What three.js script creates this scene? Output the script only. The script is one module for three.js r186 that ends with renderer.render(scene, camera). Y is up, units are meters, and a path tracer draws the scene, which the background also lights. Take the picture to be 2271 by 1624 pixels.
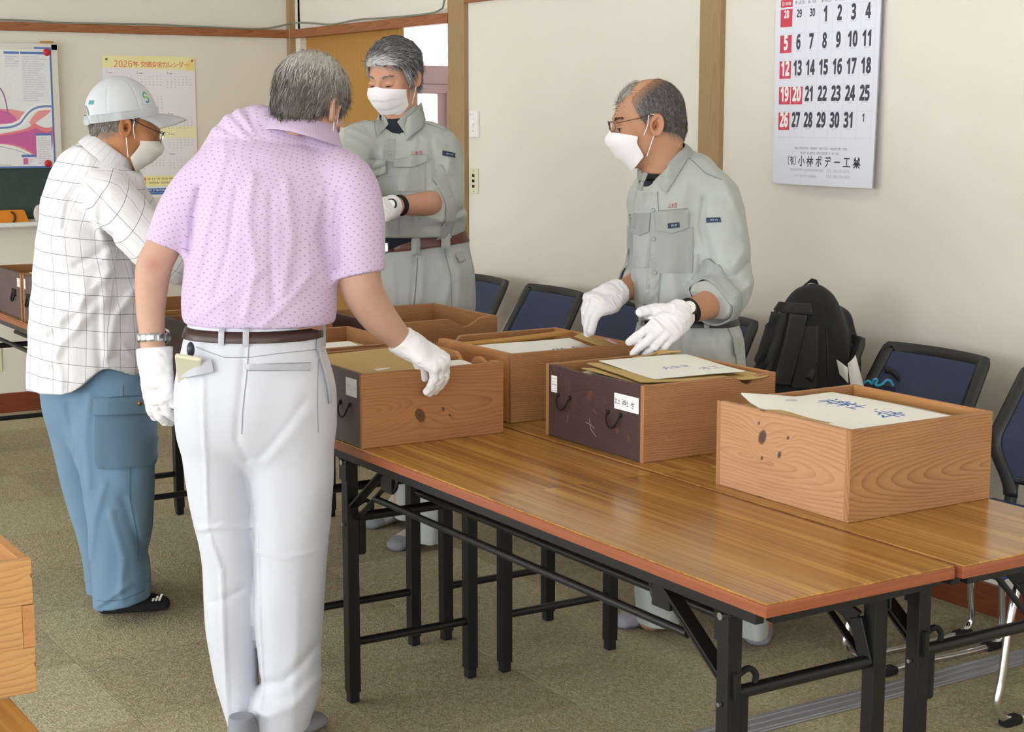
import * as THREE from 'three';
import { RoundedBoxGeometry } from 'three/addons/geometries/RoundedBoxGeometry.js';
import { mergeGeometries, mergeVertices, toCreasedNormals } from 'three/addons/utils/BufferGeometryUtils.js';
import { ImprovedNoise } from 'three/addons/math/ImprovedNoise.js';
import { RectAreaLightUniformsLib } from 'three/addons/lights/RectAreaLightUniformsLib.js';
RectAreaLightUniformsLib.init();

// ---------- camera, sky, lamps, exposure ----------
const scene = new THREE.Scene();
const camera = new THREE.PerspectiveCamera(25.49, 2271 / 1624, 0.05, 200);
camera.position.set(0, 1.5, 0);
camera.rotation.set(THREE.MathUtils.degToRad(-8.77), THREE.MathUtils.degToRad(-31.95), 0, 'YXZ');
const SKY = 8.2, LAMP = 2.6;
scene.background = new THREE.Color(0.93, 0.97, 1.0);
scene.backgroundIntensity = SKY;
const renderer = new THREE.WebGLRenderer({ antialias: true });
renderer.toneMapping = THREE.LinearToneMapping;
renderer.toneMappingExposure = 1.06;
renderer.shadowMap.enabled = true;

// ---------- helpers ----------
const V = (x, y, z) => new THREE.Vector3(x, y, z);
function rng(seed) { let a = seed >>> 0; return () => { a = (a + 0x6d2b79f5) | 0; let t = Math.imul(a ^ (a >>> 15), 1 | a); t = (t + Math.imul(t ^ (t >>> 7), 61 | t)) ^ t; return ((t ^ (t >>> 14)) >>> 0) / 4294967296; }; }
function latticeHash(i, j, k) { let h = Math.imul(i, 374761393) + Math.imul(j, 668265263) + Math.imul(k, 1274126177); h = Math.imul(h ^ (h >>> 13), 1274126177); return ((h ^ (h >>> 16)) >>> 0) / 4294967296; }
function vnoise(x, y, z = 0) {            // value noise in -1..1
  const xi = Math.floor(x), yi = Math.floor(y), zi = Math.floor(z); let u = x - xi, v = y - yi, w = z - zi;
  u = u * u * (3 - 2 * u); v = v * v * (3 - 2 * v); w = w * w * (3 - 2 * w);
  const L = (a, b, t) => a + (b - a) * t, h = latticeHash;
  return 2 * L(L(L(h(xi, yi, zi), h(xi + 1, yi, zi), u), L(h(xi, yi + 1, zi), h(xi + 1, yi + 1, zi), u), v), L(L(h(xi, yi, zi + 1), h(xi + 1, yi, zi + 1), u), L(h(xi, yi + 1, zi + 1), h(xi + 1, yi + 1, zi + 1), u), v), w) - 1;
}
const fbm = (x, y, z, o = 4) => { let s = 0, a = 0.5; for (let i = 0; i < o; i++) { s += a * vnoise(x, y, z + i * 7.3); x *= 2.03; y *= 2.03; z *= 2.03; a *= 0.5; } return s; };
const clamp = (x, a = 0, b = 1) => Math.min(b, Math.max(a, x));
const sstep = (a, b, x) => { const t = clamp((x - a) / (b - a)); return t * t * (3 - 2 * t); };
const lerp = (a, b, t) => a + (b - a) * t;

const used = new Map();
function numbered(name) { const n = used.get(name) ?? 0; used.set(name, n + 1); return n ? `${name}_${String(n).padStart(3, '0')}` : name; }
function tag(o, label, category, group) { o.userData.label = label; if (category) o.userData.category = category; if (group) o.userData.group = group; return o; }
function thing(name, label, category, pos = [0, 0, 0], turn = 0, group) {
  const o = new THREE.Group(); o.name = numbered(name); o.position.set(...pos); o.rotation.y = turn; scene.add(o); return tag(o, label, category, group);
}
function mesh(name, geo, mat, parent = scene, label) {
  const m = new THREE.Mesh(geo, mat); m.name = parent === scene ? numbered(name) : name; m.castShadow = m.receiveShadow = true; parent.add(m);
  if (label) m.userData.label = label; return m;
}
function struct(name, geo, mat, parent = scene) { const m = mesh(name, geo, mat, parent); if (parent === scene) m.userData.kind = 'structure'; return m; }
function dup(root, pos, turn, label, group) {
  const r = root.clone(); r.name = numbered(root.name.replace(/_\d{3}$/, '')); scene.add(r); r.userData = { ...root.userData }; r.position.set(...pos); if (turn !== undefined) r.rotation.y = turn;
  if (label) r.userData.label = label; if (group) r.userData.group = group; return r;
}
// planar uv in metres by the way each face looks
function planar(geo, ou = 0, ov = 0, swap = false) {
  const g = geo.index ? geo.toNonIndexed() : geo; const p = g.attributes.position, uv = new Float32Array(p.count * 2); const a = V(), b = V(), c = V(), n = V();
  for (let i = 0; i < p.count; i += 3) {
    a.fromBufferAttribute(p, i); b.fromBufferAttribute(p, i + 1); c.fromBufferAttribute(p, i + 2); n.copy(b).sub(a).cross(c.clone().sub(a));
    const ax = Math.abs(n.x), ay = Math.abs(n.y), az = Math.abs(n.z);
    for (const [k, q] of [[0, a], [1, b], [2, c]]) { let u, v; if (ay >= ax && ay >= az) { u = q.x; v = q.z; } else if (ax >= az) { u = q.z; v = q.y; } else { u = q.x; v = q.y; } if (swap) [u, v] = [v, u]; uv[(i + k) * 2] = u + ou; uv[(i + k) * 2 + 1] = v + ov; }
  }
  g.setAttribute('uv', new THREE.BufferAttribute(uv, 2)); return g;
}
const move = (g, x, y, z) => g.translate(x, y, z);
function block(w, h, d, x = 0, y = 0, z = 0, r = 0, o = {}) {
  const g = r ? new RoundedBoxGeometry(w, h, d, o.seg ?? 2, r) : new THREE.BoxGeometry(w, h, d); if (o.rot) g.rotateX(o.rot[0] || 0).rotateY(o.rot[1] || 0).rotateZ(o.rot[2] || 0);
  g.translate(x, y, z); return planar(g, o.u ?? 0, o.v ?? 0, o.swap);
}
function merged(list) { return mergeGeometries(list.map((g) => { const h = g.index ? g.toNonIndexed() : g; for (const k of Object.keys(h.attributes)) if (!['position', 'normal', 'uv'].includes(k)) h.deleteAttribute(k); return h; })); }
function pipe(pts, r, o = {}) {
  const curve = o.straight ? (() => { const c = new THREE.CurvePath(); for (let i = 1; i < pts.length; i++) c.add(new THREE.LineCurve3(V(...pts[i - 1]), V(...pts[i]))); return c; })() : new THREE.CatmullRomCurve3(pts.map((p) => V(...p)), !!o.closed, 'centripetal');
  return new THREE.TubeGeometry(curve, o.n ?? Math.max(8, pts.length * 6), r, o.k ?? 8, !!o.closed).toNonIndexed();
}
function rod(a, b, r, k = 10) { const A = V(...a), B = V(...b), d = B.clone().sub(A), g = new THREE.CylinderGeometry(r, r, d.length(), k); g.applyQuaternion(new THREE.Quaternion().setFromUnitVectors(V(0, 1, 0), d.clone().normalize())); g.translate((A.x + B.x) / 2, (A.y + B.y) / 2, (A.z + B.z) / 2); return g.toNonIndexed(); }
function bar(a, b, w, t, up = [0, 1, 0]) { // a flat bar from a to b: w across, t along up
  const A = V(...a), B = V(...b), d = B.clone().sub(A), L = d.length(); d.normalize(); const s = V(...up).cross(d).normalize(), u = d.clone().cross(s);
  const g = new RoundedBoxGeometry(w, t, L, 1, Math.min(w, t) * 0.15); g.applyMatrix4(new THREE.Matrix4().makeBasis(s, u, d)); g.translate((A.x + B.x) / 2, (A.y + B.y) / 2, (A.z + B.z) / 2); return planar(g);
}
function shapeOf(pts) { const s = new THREE.Shape(); s.moveTo(...pts[0]); for (const p of pts.slice(1)) s.lineTo(...p); return s; }
function slab(shape, depth, bevel = 0.001, seg = 1) { return new THREE.ExtrudeGeometry(shape, { depth: depth - 2 * bevel, bevelEnabled: bevel > 0, bevelThickness: bevel, bevelSize: bevel, bevelOffset: -bevel, bevelSegments: seg, curveSegments: 12 }).translate(0, 0, bevel); }
// a bent sheet of grid points: f(i/n, j/m) -> [x, y, z]; t = thickness along the normal
function sheet(n, m, f, t = 0) {
  const pos = [], uv = [], idx = [];
  const grid = []; for (let j = 0; j <= m; j++) for (let i = 0; i <= n; i++) grid.push(f(i / n, j / m));
  const at = (i, j) => V(...grid[clamp(j, 0, m) * (n + 1) + clamp(i, 0, n)]);
  for (const s of t ? [1, -1] : [1]) for (let j = 0; j <= m; j++) for (let i = 0; i <= n; i++) {
    const p = at(i, j); if (t) { const nn = at(i + 1, j).sub(at(i - 1, j)).cross(at(i, j + 1).sub(at(i, j - 1))).normalize(); p.addScaledVector(nn, s * t / 2); } pos.push(p.x, p.y, p.z); uv.push(i / n, j / m);
  }
  const N = (n + 1) * (m + 1), w = n + 1;
  for (let j = 0; j < m; j++) for (let i = 0; i < n; i++) { const a = j * w + i, b = a + 1, c = a + w, d = c + 1; idx.push(a, b, d, a, d, c); if (t) idx.push(N + a, N + d, N + b, N + a, N + c, N + d); }
  if (t) { const rim = []; for (let i = 0; i < n; i++) rim.push([i, i + 1]); for (let j = 0; j < m; j++) rim.push([j * w + n, (j + 1) * w + n]); for (let i = n; i > 0; i--) rim.push([m * w + i, m * w + i - 1]); for (let j = m; j > 0; j--) rim.push([j * w, (j - 1) * w]); for (const [a, b] of rim) idx.push(a, N + a, b, b, N + a, N + b); }
  const g = new THREE.BufferGeometry(); g.setAttribute('position', new THREE.Float32BufferAttribute(pos, 3)); g.setAttribute('uv', new THREE.Float32BufferAttribute(uv, 2)); g.setIndex(idx); g.computeVertexNormals(); return g;
}
// ---------- textures ----------
function dataTex(w, h, wm, hm, f, srgb = true) { // f(u metres, v metres) -> [r,g,b] 0..255 or a number
  const d = new Uint8Array(w * h * 4);
  for (let j = 0; j < h; j++) for (let i = 0; i < w; i++) { const c = f((i + 0.5) / w * wm, (j + 0.5) / h * hm), k = (j * w + i) * 4; if (typeof c === 'number') d[k] = d[k + 1] = d[k + 2] = clamp(c, 0, 255); else { d[k] = clamp(c[0], 0, 255); d[k + 1] = clamp(c[1], 0, 255); d[k + 2] = clamp(c[2], 0, 255); } d[k + 3] = 255; }
  const t = new THREE.DataTexture(d, w, h); t.wrapS = t.wrapT = THREE.RepeatWrapping; t.magFilter = THREE.LinearFilter; t.minFilter = THREE.LinearMipmapLinearFilter; t.generateMipmaps = true; if (srgb) t.colorSpace = THREE.SRGBColorSpace; t.repeat.set(1 / wm, 1 / hm); t.needsUpdate = true; return t;
}
function canvasTex(w, h, draw) { const c = document.createElement('canvas'); c.width = w; c.height = h; const x = c.getContext('2d'); draw(x, w, h); const t = new THREE.CanvasTexture(c); t.colorSpace = THREE.SRGBColorSpace; t.anisotropy = 8; return t; }
const hex = (s) => { const n = parseInt(s.slice(1), 16); return [n >> 16, (n >> 8) & 255, n & 255]; };
const mix3 = (a, b, t) => [lerp(a[0], b[0], t), lerp(a[1], b[1], t), lerp(a[2], b[2], t)];
// sawn softwood: u along the grain, v across, growth rings of a leaning trunk, knots
function woodTex(seed, o) {
  const light = hex(o.light), dark = hex(o.dark), W = o.w ?? 0.44, H = o.h ?? 0.22, kn = o.knots ?? [], r0 = rng(seed), s1 = r0() * 50, px = o.px ?? 512;
  return dataTex(px, Math.round(px * H / W), W, H, (u, v) => {
    let du = 0, kd = 9; for (const [ku, kv, kr] of kn) { const dx = (u - ku) / 2.2, dy = v - kv, q = dx * dx + dy * dy; du += kr * 2.2 * Math.exp(-q / (kr * kr * 7)); kd = Math.min(kd, Math.hypot(u - ku, (v - kv) * 0.85 + (u - ku) * 0.35) / kr); }
    const wob = 0.006 * vnoise(u * 7 + s1, v * 5, seed) + 0.0016 * vnoise(u * 24, v * 60, seed + 3);
    const dd = (o.d0 ?? 0.02) + (o.slope ?? 0.25) * (u - W / 2) + (o.bow ?? 0) * (u - W / 2) * (u - W / 2), yy = v - (o.pith ?? H / 2) + wob;
    const ring = Math.sqrt(yy * yy * (o.flat ?? 1) + dd * dd) / (o.gap ?? 0.007) + du / 0.007 + 0.35 * vnoise(u * 3, v * 11, seed + 9), ph = ring - Math.floor(ring);
    let t = Math.pow(ph, 3.2) * 0.62 * (o.rings ?? 1) + 0.1 * vnoise(u * 9, v * 320, seed) + 0.09 * vnoise(u * 30, v * 900, seed + 1) + 0.22 * fbm(u * 6 + s1, v * 14, seed, 3) * (o.blotch ?? 1) + 0.05;
    let c = mix3(light, dark, clamp(t)); if (kd < 1.25) c = mix3(c, [60, 36, 26], (1 - sstep(0.85, 1.25, kd)) * (0.75 + 0.25 * vnoise(kd * 8, u * 90)));
    if (o.grime) { const q = sstep(0.12, 0.5, fbm(u * 9, v * 16, seed + 20, 4)) * o.grime; c = mix3(c, [70, 58, 50], q); } return c;
  });
}
// ---------- materials ----------
const M = {};
const std = (o) => new THREE.MeshStandardMaterial(o);
const lin = (s) => new THREE.Color(s);
function bump(px, size, f, depth) { const t = dataTex(px, px, size, size, f, false); return { bumpMap: t, bumpScale: depth }; }
const weave = dataTex(64, 64, 0.008, 0.008, (u, v) => 128 + 60 * Math.sin(u / 0.008 * Math.PI * 16) * Math.cos(v / 0.008 * Math.PI * 16) + 40 * vnoise(u * 3000, v * 3000), false);
const twill = dataTex(64, 64, 0.012, 0.012, (u, v) => 128 + 70 * Math.sin((u + v) / 0.012 * Math.PI * 16) + 40 * vnoise(u * 2000, v * 2600), false);
const wallBump = dataTex(256, 256, 0.06, 0.06, (u, v) => 128 + 70 * vnoise(u * 900, v * 380, 1) + 60 * vnoise(u * 380, v * 900, 2), false);
M.wall = std({ color: 0xe6e1d6, roughness: 0.93, bumpMap: wallBump, bumpScale: 0.0006 });
M.ceiling = std({ color: 0xe4e2dc, roughness: 0.95 });
M.trim = std({ map: woodTex(3, { light: '#a0663f', dark: '#7a4426', w: 1.2, h: 0.1, gap: 0.004, slope: 0.02, d0: 0.05, px: 512, blotch: 0.6 }), roughness: 0.55 });
M.baseboard = std({ map: woodTex(5, { light: '#7f3f22', dark: '#5f2914', w: 1.2, h: 0.1, gap: 0.004, slope: 0.02, d0: 0.05, px: 512, blotch: 0.6 }), roughness: 0.5 });
M.post = std({ map: woodTex(8, { light: '#a58a65', dark: '#86683f', w: 1.0, h: 0.12, gap: 0.005, slope: 0.03, d0: 0.06, px: 512, blotch: 0.5, rings: 0.6 }), roughness: 0.6 });
M.doorPanel = std({ map: woodTex(12, { light: '#b98a43', dark: '#9c6d2c', w: 1.6, h: 0.5, gap: 0.009, slope: 0.05, d0: 0.03, px: 512, blotch: 0.6 }), roughness: 0.5 });
M.carpet = [['#a69c7e', 1], ['#9d9377', 2], ['#aaa284', 3]].map(([c, s]) => { const b = hex(c); return std({ map: dataTex(256, 256, 0.25, 0.25, (u, v) => { const g = 26 * vnoise(u * 420, v * 420, s) + 16 * vnoise(u * 900, v * 900, s + 5) + 12 * vnoise(u * 110, v * 110, s + 9), k = 9 * vnoise(u * 300, v * 300, s + 13); return [b[0] + g + k, b[1] + g, b[2] + g - k]; }), roughness: 1, ...bump(128, 0.25, (u, v) => 128 + 100 * vnoise(u * 420, v * 420, s), 0.003) }); });
M.teak = std({ map: dataTex(1024, 512, 1.8, 0.45, (u, v) => { const t = 0.5 + 0.28 * vnoise(u * 1.1, v * 60, 4) + 0.3 * vnoise(u * 2.2, v * 190, 7) + 0.16 * vnoise(u * 8, v * 420, 9), b = 0.18 * vnoise(u * 0.7, v * 14, 3); return mix3(hex('#8a5a22'), hex('#c4944c'), clamp(t + b)); }), roughness: 0.2, roughnessMap: null });
M.teakEdge = std({ map: dataTex(512, 32, 0.9, 0.03, (u, v) => { const t = 0.5 + 0.35 * vnoise(u * 4, v * 700, 4) + 0.25 * vnoise(u * 12, v * 1600, 7); return mix3(hex('#84452a'), hex('#a8623c'), clamp(t)); }), roughness: 0.42 });
M.blackMetal = std({ color: 0x1b1c1e, roughness: 0.38, metalness: 0.25 });
M.blackRubber = std({ color: 0x0d0d0e, roughness: 0.8 });
M.steel = std({ color: 0xb9bcc0, roughness: 0.28, metalness: 1 });
M.chrome = std({ color: 0xdadde0, roughness: 0.12, metalness: 1 });
M.aluminium = std({ color: 0xa9abb3, roughness: 0.42, metalness: 0.65 });
M.sash = std({ color: 0x9a8388, roughness: 0.5 });
M.glass = new THREE.MeshPhysicalMaterial({ color: 0xffffff, transmission: 1, thickness: 0, roughness: 0.02, ior: 1.45 });
M.white = std({ color: 0xf2f1ee, roughness: 0.6 });
M.ivory = std({ color: 0xdedcc0, roughness: 0.45 });
M.black = std({ color: 0x131316, roughness: 0.55 });
const W0 = { light: '#ab7c50', dark: '#76492a' };
M.wood = {
  side: std({ map: woodTex(21, { ...W0, slope: -0.13, d0: 0.03, pith: 0.075, gap: 0.0062, bow: 0.1 }), roughness: 0.62 }),
  sideB: std({ map: woodTex(22, { ...W0, slope: 0.03, d0: 0.05, pith: -0.05, gap: 0.0052 }), roughness: 0.62 }),
  knotA: std({ map: woodTex(23, { light: '#bc8e68', dark: '#91603f', slope: -0.14, d0: 0.0098, pith: 0.082, gap: 0.0075, rings: 0.75, knots: [[0.25, 0.13, 0.012], [0.195, 0.102, 0.0055], [0.262, 0.158, 0.003], [0.17, 0.142, 0.0035], [0.25, 0.085, 0.0035]] }), roughness: 0.65 }),
  knotB: std({ map: woodTex(24, { light: '#a67344', dark: '#764827', slope: 0.1, d0: 0.022, pith: 0.09, gap: 0.0075, rings: 0.65, knots: [[0.16, 0.068, 0.0135], [0.225, 0.078, 0.004], [0.245, 0.06, 0.003]] }), roughness: 0.6 }),
  pale: std({ map: woodTex(25, { light: '#c08a55', dark: '#a06c3c', slope: 0.2, d0: 0.03, gap: 0.012, rings: 0.5 }), roughness: 0.75 }),
  dark: std({ map: woodTex(26, { light: '#4a3432', dark: '#33211f', slope: 0.1, d0: 0.05, gap: 0.006, rings: 0.7, blotch: 1.4, grime: 0.25 }), roughness: 0.55 }),
  darkB: std({ map: woodTex(27, { light: '#5e4a48', dark: '#43322f', slope: 0.1, d0: 0.05, gap: 0.006, rings: 0.6, blotch: 1.5, grime: 0.3 }), roughness: 0.55 }),
  fresh: std({ map: woodTex(28, { light: '#c3955c', dark: '#966537', slope: 0.08, d0: 0.06, pith: 0.16, gap: 0.0085, rings: 0.9, knots: [[0.4, 0.04, 0.003]] }), roughness: 0.55 }),
};
M.iron = std({ color: 0x241f1e, roughness: 0.6, metalness: 0.6 });
M.paper = std({ color: 0xf1efe8, roughness: 0.9 });
M.kraft = std({ map: dataTex(128, 128, 0.1, 0.1, (u, v) => { const g = 8 * vnoise(u * 500, v * 500) + 8 * vnoise(u * 90, v * 60, 3); return [196 + g, 166 + g, 106 + g]; }), roughness: 0.85 });
M.kraftDark = std({ color: 0xb98a45, roughness: 0.85 });
// ---------- brush-like characters drawn as strokes on a 10 x 10 grid ----------
const GL = {
  '年': '3,0 1,3;2,2 9,2;3,2 3,6;3,4 8,4;0,6 10,6;6,2 6,10', '交': '5,0 5,2;0,2 10,2;3,3 1,5;7,3 9,5;7,5 1,10;3,5 9,10', '通': '1,1 2,2;0,4 2,4 1,8;1,8 3,9 10,9;4,1 9,1 7,2;4,3 9,3 9,8;4,3 4,8;4,5 9,5;6,3 6,8', '安': '5,0 5,1;1,3 1,2 9,2 9,3;0,6 10,6;4,3 3,6 8,10;7,5 6,8 1,10', '全': '5,0 0,4;5,0 10,4;3,4 7,4;2,6 8,6;5,4 5,9;1,9 9,9',
  'カ': '0,3 9,3 8,9 6,9;4,0 4,4 1,10', 'レ': '2,1 2,9 9,5', 'ン': '1,2 3,4;1,9 9,4', 'ダ': '3,0 1,5;3,2 8,2 6,7 2,10;3,5 7,7;8,0 9,1', 'タ': '3,0 1,5;3,2 8,2 6,7 2,10;3,5 7,7', 'ー': '1,5 9,5', 'ボ': '1,3 9,3;5,0 5,10 4,9;3,5 1,8;7,5 9,8;8,0 9,1', 'デ': '2,1 7,1;1,4 9,4;5,4 5,7 2,10;8,0 9,2',
  '小': '5,0 5,10 3,9;2,3 0,7;8,3 10,7', '林': '0,3 5,3;2,0 2,10;2,3 0,7;2,4 5,6;5,3 10,3;7,0 7,10;7,3 5,8;7,3 10,7', '工': '1,1 9,1;5,1 5,9;0,9 10,9', '業': '3,0 3,2;7,0 7,2;1,1 2,2;9,1 8,2;1,3 9,3;3,3 4,4;7,3 6,4;1,5 9,5;2,6 8,6;0,7 10,7;5,5 5,10;5,7 1,10;5,7 9,10', '有': '1,2 9,2;5,0 1,6;4,4 4,10;4,4 8,4 8,10;4,6 8,6;4,8 8,8', '(': '6,0 4,3 4,7 6,10', ')': '4,0 6,3 6,7 4,10',
  '北': '0,3 3,3;3,0 3,10;0,9 3,7;6,0 6,9 10,9 10,7;9,2 6,4', '土': '2,4 8,4;5,0 5,9;0,9 10,9', '神': '1,0 2,1;0,3 4,3 0,7;2,5 2,10;2,5 4,7;5,2 10,2 10,7 5,7 5,2;5,4 10,4;7,0 7,10', '社': '1,0 2,1;0,3 4,3 0,7;2,5 2,10;2,5 4,7;5,4 10,4;7,1 7,9;5,9 10,9', '寺': '3,2 8,2;5,0 5,4;1,4 10,4;0,6 10,6;7,5 7,10 5,9;3,7 4,9', '・': '5,5 5.6,5.6', '五': '1,1 9,1;5,1 3,9;2,4 8,4 8,9;0,9 10,9', '徴': '2,0 0,3;2,3 0,6;1,5 1,10;4,0 4,2 7,2 7,0;5,0 5,2;3,4 7,4;3,6 7,6;5,4 5,8;3,9 7,8;8,0 7,4;8,2 10,2;9,3 6,10;7,5 10,10', '兵': '7,0 3,1 3,6;3,3 8,3;6,3 6,6;0,6 10,6;3,7 1,10;7,7 9,10',
  '三': '2,1 8,1;2,5 8,5;0,9 10,9', '才': '0,3 10,3;6,0 6,10 4,9;6,3 1,8', '日': '2,0 2,10 8,10 8,0 2,0;2,5 8,5', '月': '3,0 3,7 1,10;3,0 8,0 8,10;3,3 8,3;3,6 8,6', '火': '5,0 5,5 1,10;5,5 9,10;2,3 3,5;8,3 7,5', '水': '5,0 5,10 3,9;1,3 4,3 1,8;9,2 6,5 10,9', '木': '0,3 10,3;5,0 5,10;5,3 1,8;5,3 9,8', '金': '5,0 0,4;5,0 10,4;3,4 7,4;2,6 8,6;5,4 5,9;1,9 9,9;3,7 4,8;7,7 6,8',
};
function ink(c, text, x, y, s, o = {}) { // writes text with strokes; s = size of a character in pixels
  c.lineCap = c.lineJoin = 'round'; c.strokeStyle = o.color ?? '#222'; c.lineWidth = o.width ?? s * 0.09; const r = rng(text.length * 77 + s | 0);
  for (const ch of text) { const g = GL[ch]; if (g) for (const st of g.split(';')) { c.beginPath(); st.split(' ').forEach((p, i) => { const [a, b] = p.split(',').map(Number), jx = (r() - 0.5) * (o.loose ?? 0), jy = (r() - 0.5) * (o.loose ?? 0), q = [x + (a + jx) / 10 * s * (o.narrow ?? 1), y + (b + jy) / 10 * s]; i ? c.lineTo(...q) : c.moveTo(...q); }); c.stroke(); } x += s * (o.step ?? 1.15); }
}
function scribble(c, x, y, w, h, color, seed) { // a line of small print too fine to read
  const r = rng(seed); c.fillStyle = color; for (let q = x; q < x + w;) { const k = h * (0.4 + r() * 0.5); if (r() > 0.12) { c.fillRect(q, y + h * r() * 0.3, k * 0.75, h * 0.18); c.fillRect(q + k * 0.3 * r(), y, h * 0.16, h * (0.6 + r() * 0.4)); c.fillRect(q, y + h * (0.5 + r() * 0.35), k * 0.7, h * 0.16); } q += k; }
}
// ---------- the room ----------
const ROOM = { x0: -3.9, x1: 3.76, z0: -8.3, z1: 3.2, h: 2.62 };
struct('floor', block(8.2, 0.12, 12.2, -0.05, -0.066, -2.55), M.carpet[0]);
const floorObj = scene.children[scene.children.length - 1];
{ // carpet tiles, half a metre square, quarter-turned by turns; alternate tints paint in the shading of the pile
  const g = planar(new RoundedBoxGeometry(0.499, 0.012, 0.499, 1, 0.002)), r = rng(4);
  for (let i = 0; i < 12; i++) for (let j = 0; j < 15; j++) {
    const x = -1.99 + i * 0.5, z = -8.05 + j * 0.5; if (x > 3.7 || x < z * -0.0 - 0.9 && z > -3 || (x < -0.4 && z > -8)) continue;
    const m = mesh('carpet_tile', g, M.carpet[r() < 0.18 ? 2 : (i + j) % 2], floorObj); m.position.set(x, -0.006, z); m.rotation.y = ((i + j) % 2) * Math.PI / 2;
  }
}
struct('ceiling', block(8.2, 0.1, 12.0, -0.05, ROOM.h + 0.05, -2.55), M.ceiling);
struct('wall_right', merged([block(0.13, ROOM.h, 0.1, 3.825, ROOM.h / 2, -8.25), block(0.13, ROOM.h - 1.955, 1.75, 3.825, (ROOM.h + 1.955) / 2, -7.35), block(0.13, ROOM.h, 9.78, 3.825, ROOM.h / 2, -1.66)]), M.wall);
struct('wall_back', block(8.0, ROOM.h, 0.12, -0.04, ROOM.h / 2, -8.36), M.wall);
{ // the daylight side: wide window openings in the left wall and in the wall behind the camera
  const g = [block(0.12, 0.42, 11.5, -3.96, 0.21, -2.55), block(0.12, ROOM.h - 2.25, 11.5, -3.96, (ROOM.h + 2.25) / 2, -2.55)];
  for (const z of [-8.1, -4.5, -0.9, 2.9]) g.push(block(0.12, 1.83, z === -8.1 || z === 2.9 ? 0.6 : 0.5, -3.96, 1.335, z));
  struct('wall_left', merged(g), M.wall);
  let n = 1; for (const z of [-6.35, -2.7, 0.95]) { const f = []; for (const y of [0.44, 2.23]) f.push(block(0.08, 0.05, 3.2, -3.95, y, z)); for (const dz of [-1.55, 0, 1.55]) f.push(block(0.08, 1.83, 0.05, -3.95, 1.335, z + dz)); struct('window_' + n++, merged(f), M.aluminium); }
  struct('wall_front', merged([block(8.0, 0.9, 0.12, -0.04, 0.45, 3.26), block(8.0, ROOM.h - 2.1, 0.12, -0.04, (ROOM.h + 2.1) / 2, 3.26), block(0.9, 1.2, 0.12, -3.55, 1.5, 3.26), block(2.5, 1.2, 0.12, 2.6, 1.5, 3.26)]), M.wall);
  struct('window_' + n++, merged([block(4.5, 0.05, 0.08, -0.9, 0.92, 3.25), block(4.5, 0.05, 0.08, -0.9, 2.08, 3.25), block(0.05, 1.2, 0.08, -0.9, 1.5, 3.25)]), M.aluminium);
}
// posts, rails and skirting
let trimN = 1; const trimName = () => 'trim_' + trimN++;
{
  const post = (z0, z1) => { const d = z1 - z0, p = struct(trimName(), block(0.044, ROOM.h, d, 3.758, ROOM.h / 2, (z0 + z1) / 2, 0.003, { swap: true }), M.post); return p; };
  post(-6.548, -6.4); post(-4.709, -4.591); post(-2.89, -2.77);
  struct(trimName(), block(0.05, ROOM.h, 0.05, 3.75, ROOM.h / 2, -8.285, 0.003, { swap: true }), M.post);
  struct(trimName(), block(7.6, 0.042, 0.03, -0.07, 1.943, -8.287, 0.003), M.trim);
  struct(trimName(), block(0.05, 0.046, 1.72, 3.752, 1.943, -7.4, 0.003), M.trim);
  struct(trimName(), block(0.03, 0.045, 1.7, 3.75, 2.024, -5.55, 0.003), M.trim);
  struct(trimName(), block(0.03, 0.045, 1.7, 3.75, 2.024, -3.74, 0.003), M.trim);
  struct('baseboard_back', block(7.6, 0.1, 0.022, -0.07, 0.05, -8.29, 0.003), M.baseboard);
  struct('baseboard_right', block(0.022, 0.095, 9.5, 3.752, 0.0475, -1.65, 0.003), M.baseboard);
}
{ // aluminium cover strip across the carpet, with three ridges
  const s = struct('trim_strip', merged([block(6, 0.005, 0.092, 0.72, 0.0027, -2.943, 0.002), ...[-0.03, 0, 0.03].map((d) => block(6, 0.004, 0.012, 0.72, 0.0062, -2.943 + d, 0.0015))]), M.aluminium); s.name = trimName();
}
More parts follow.
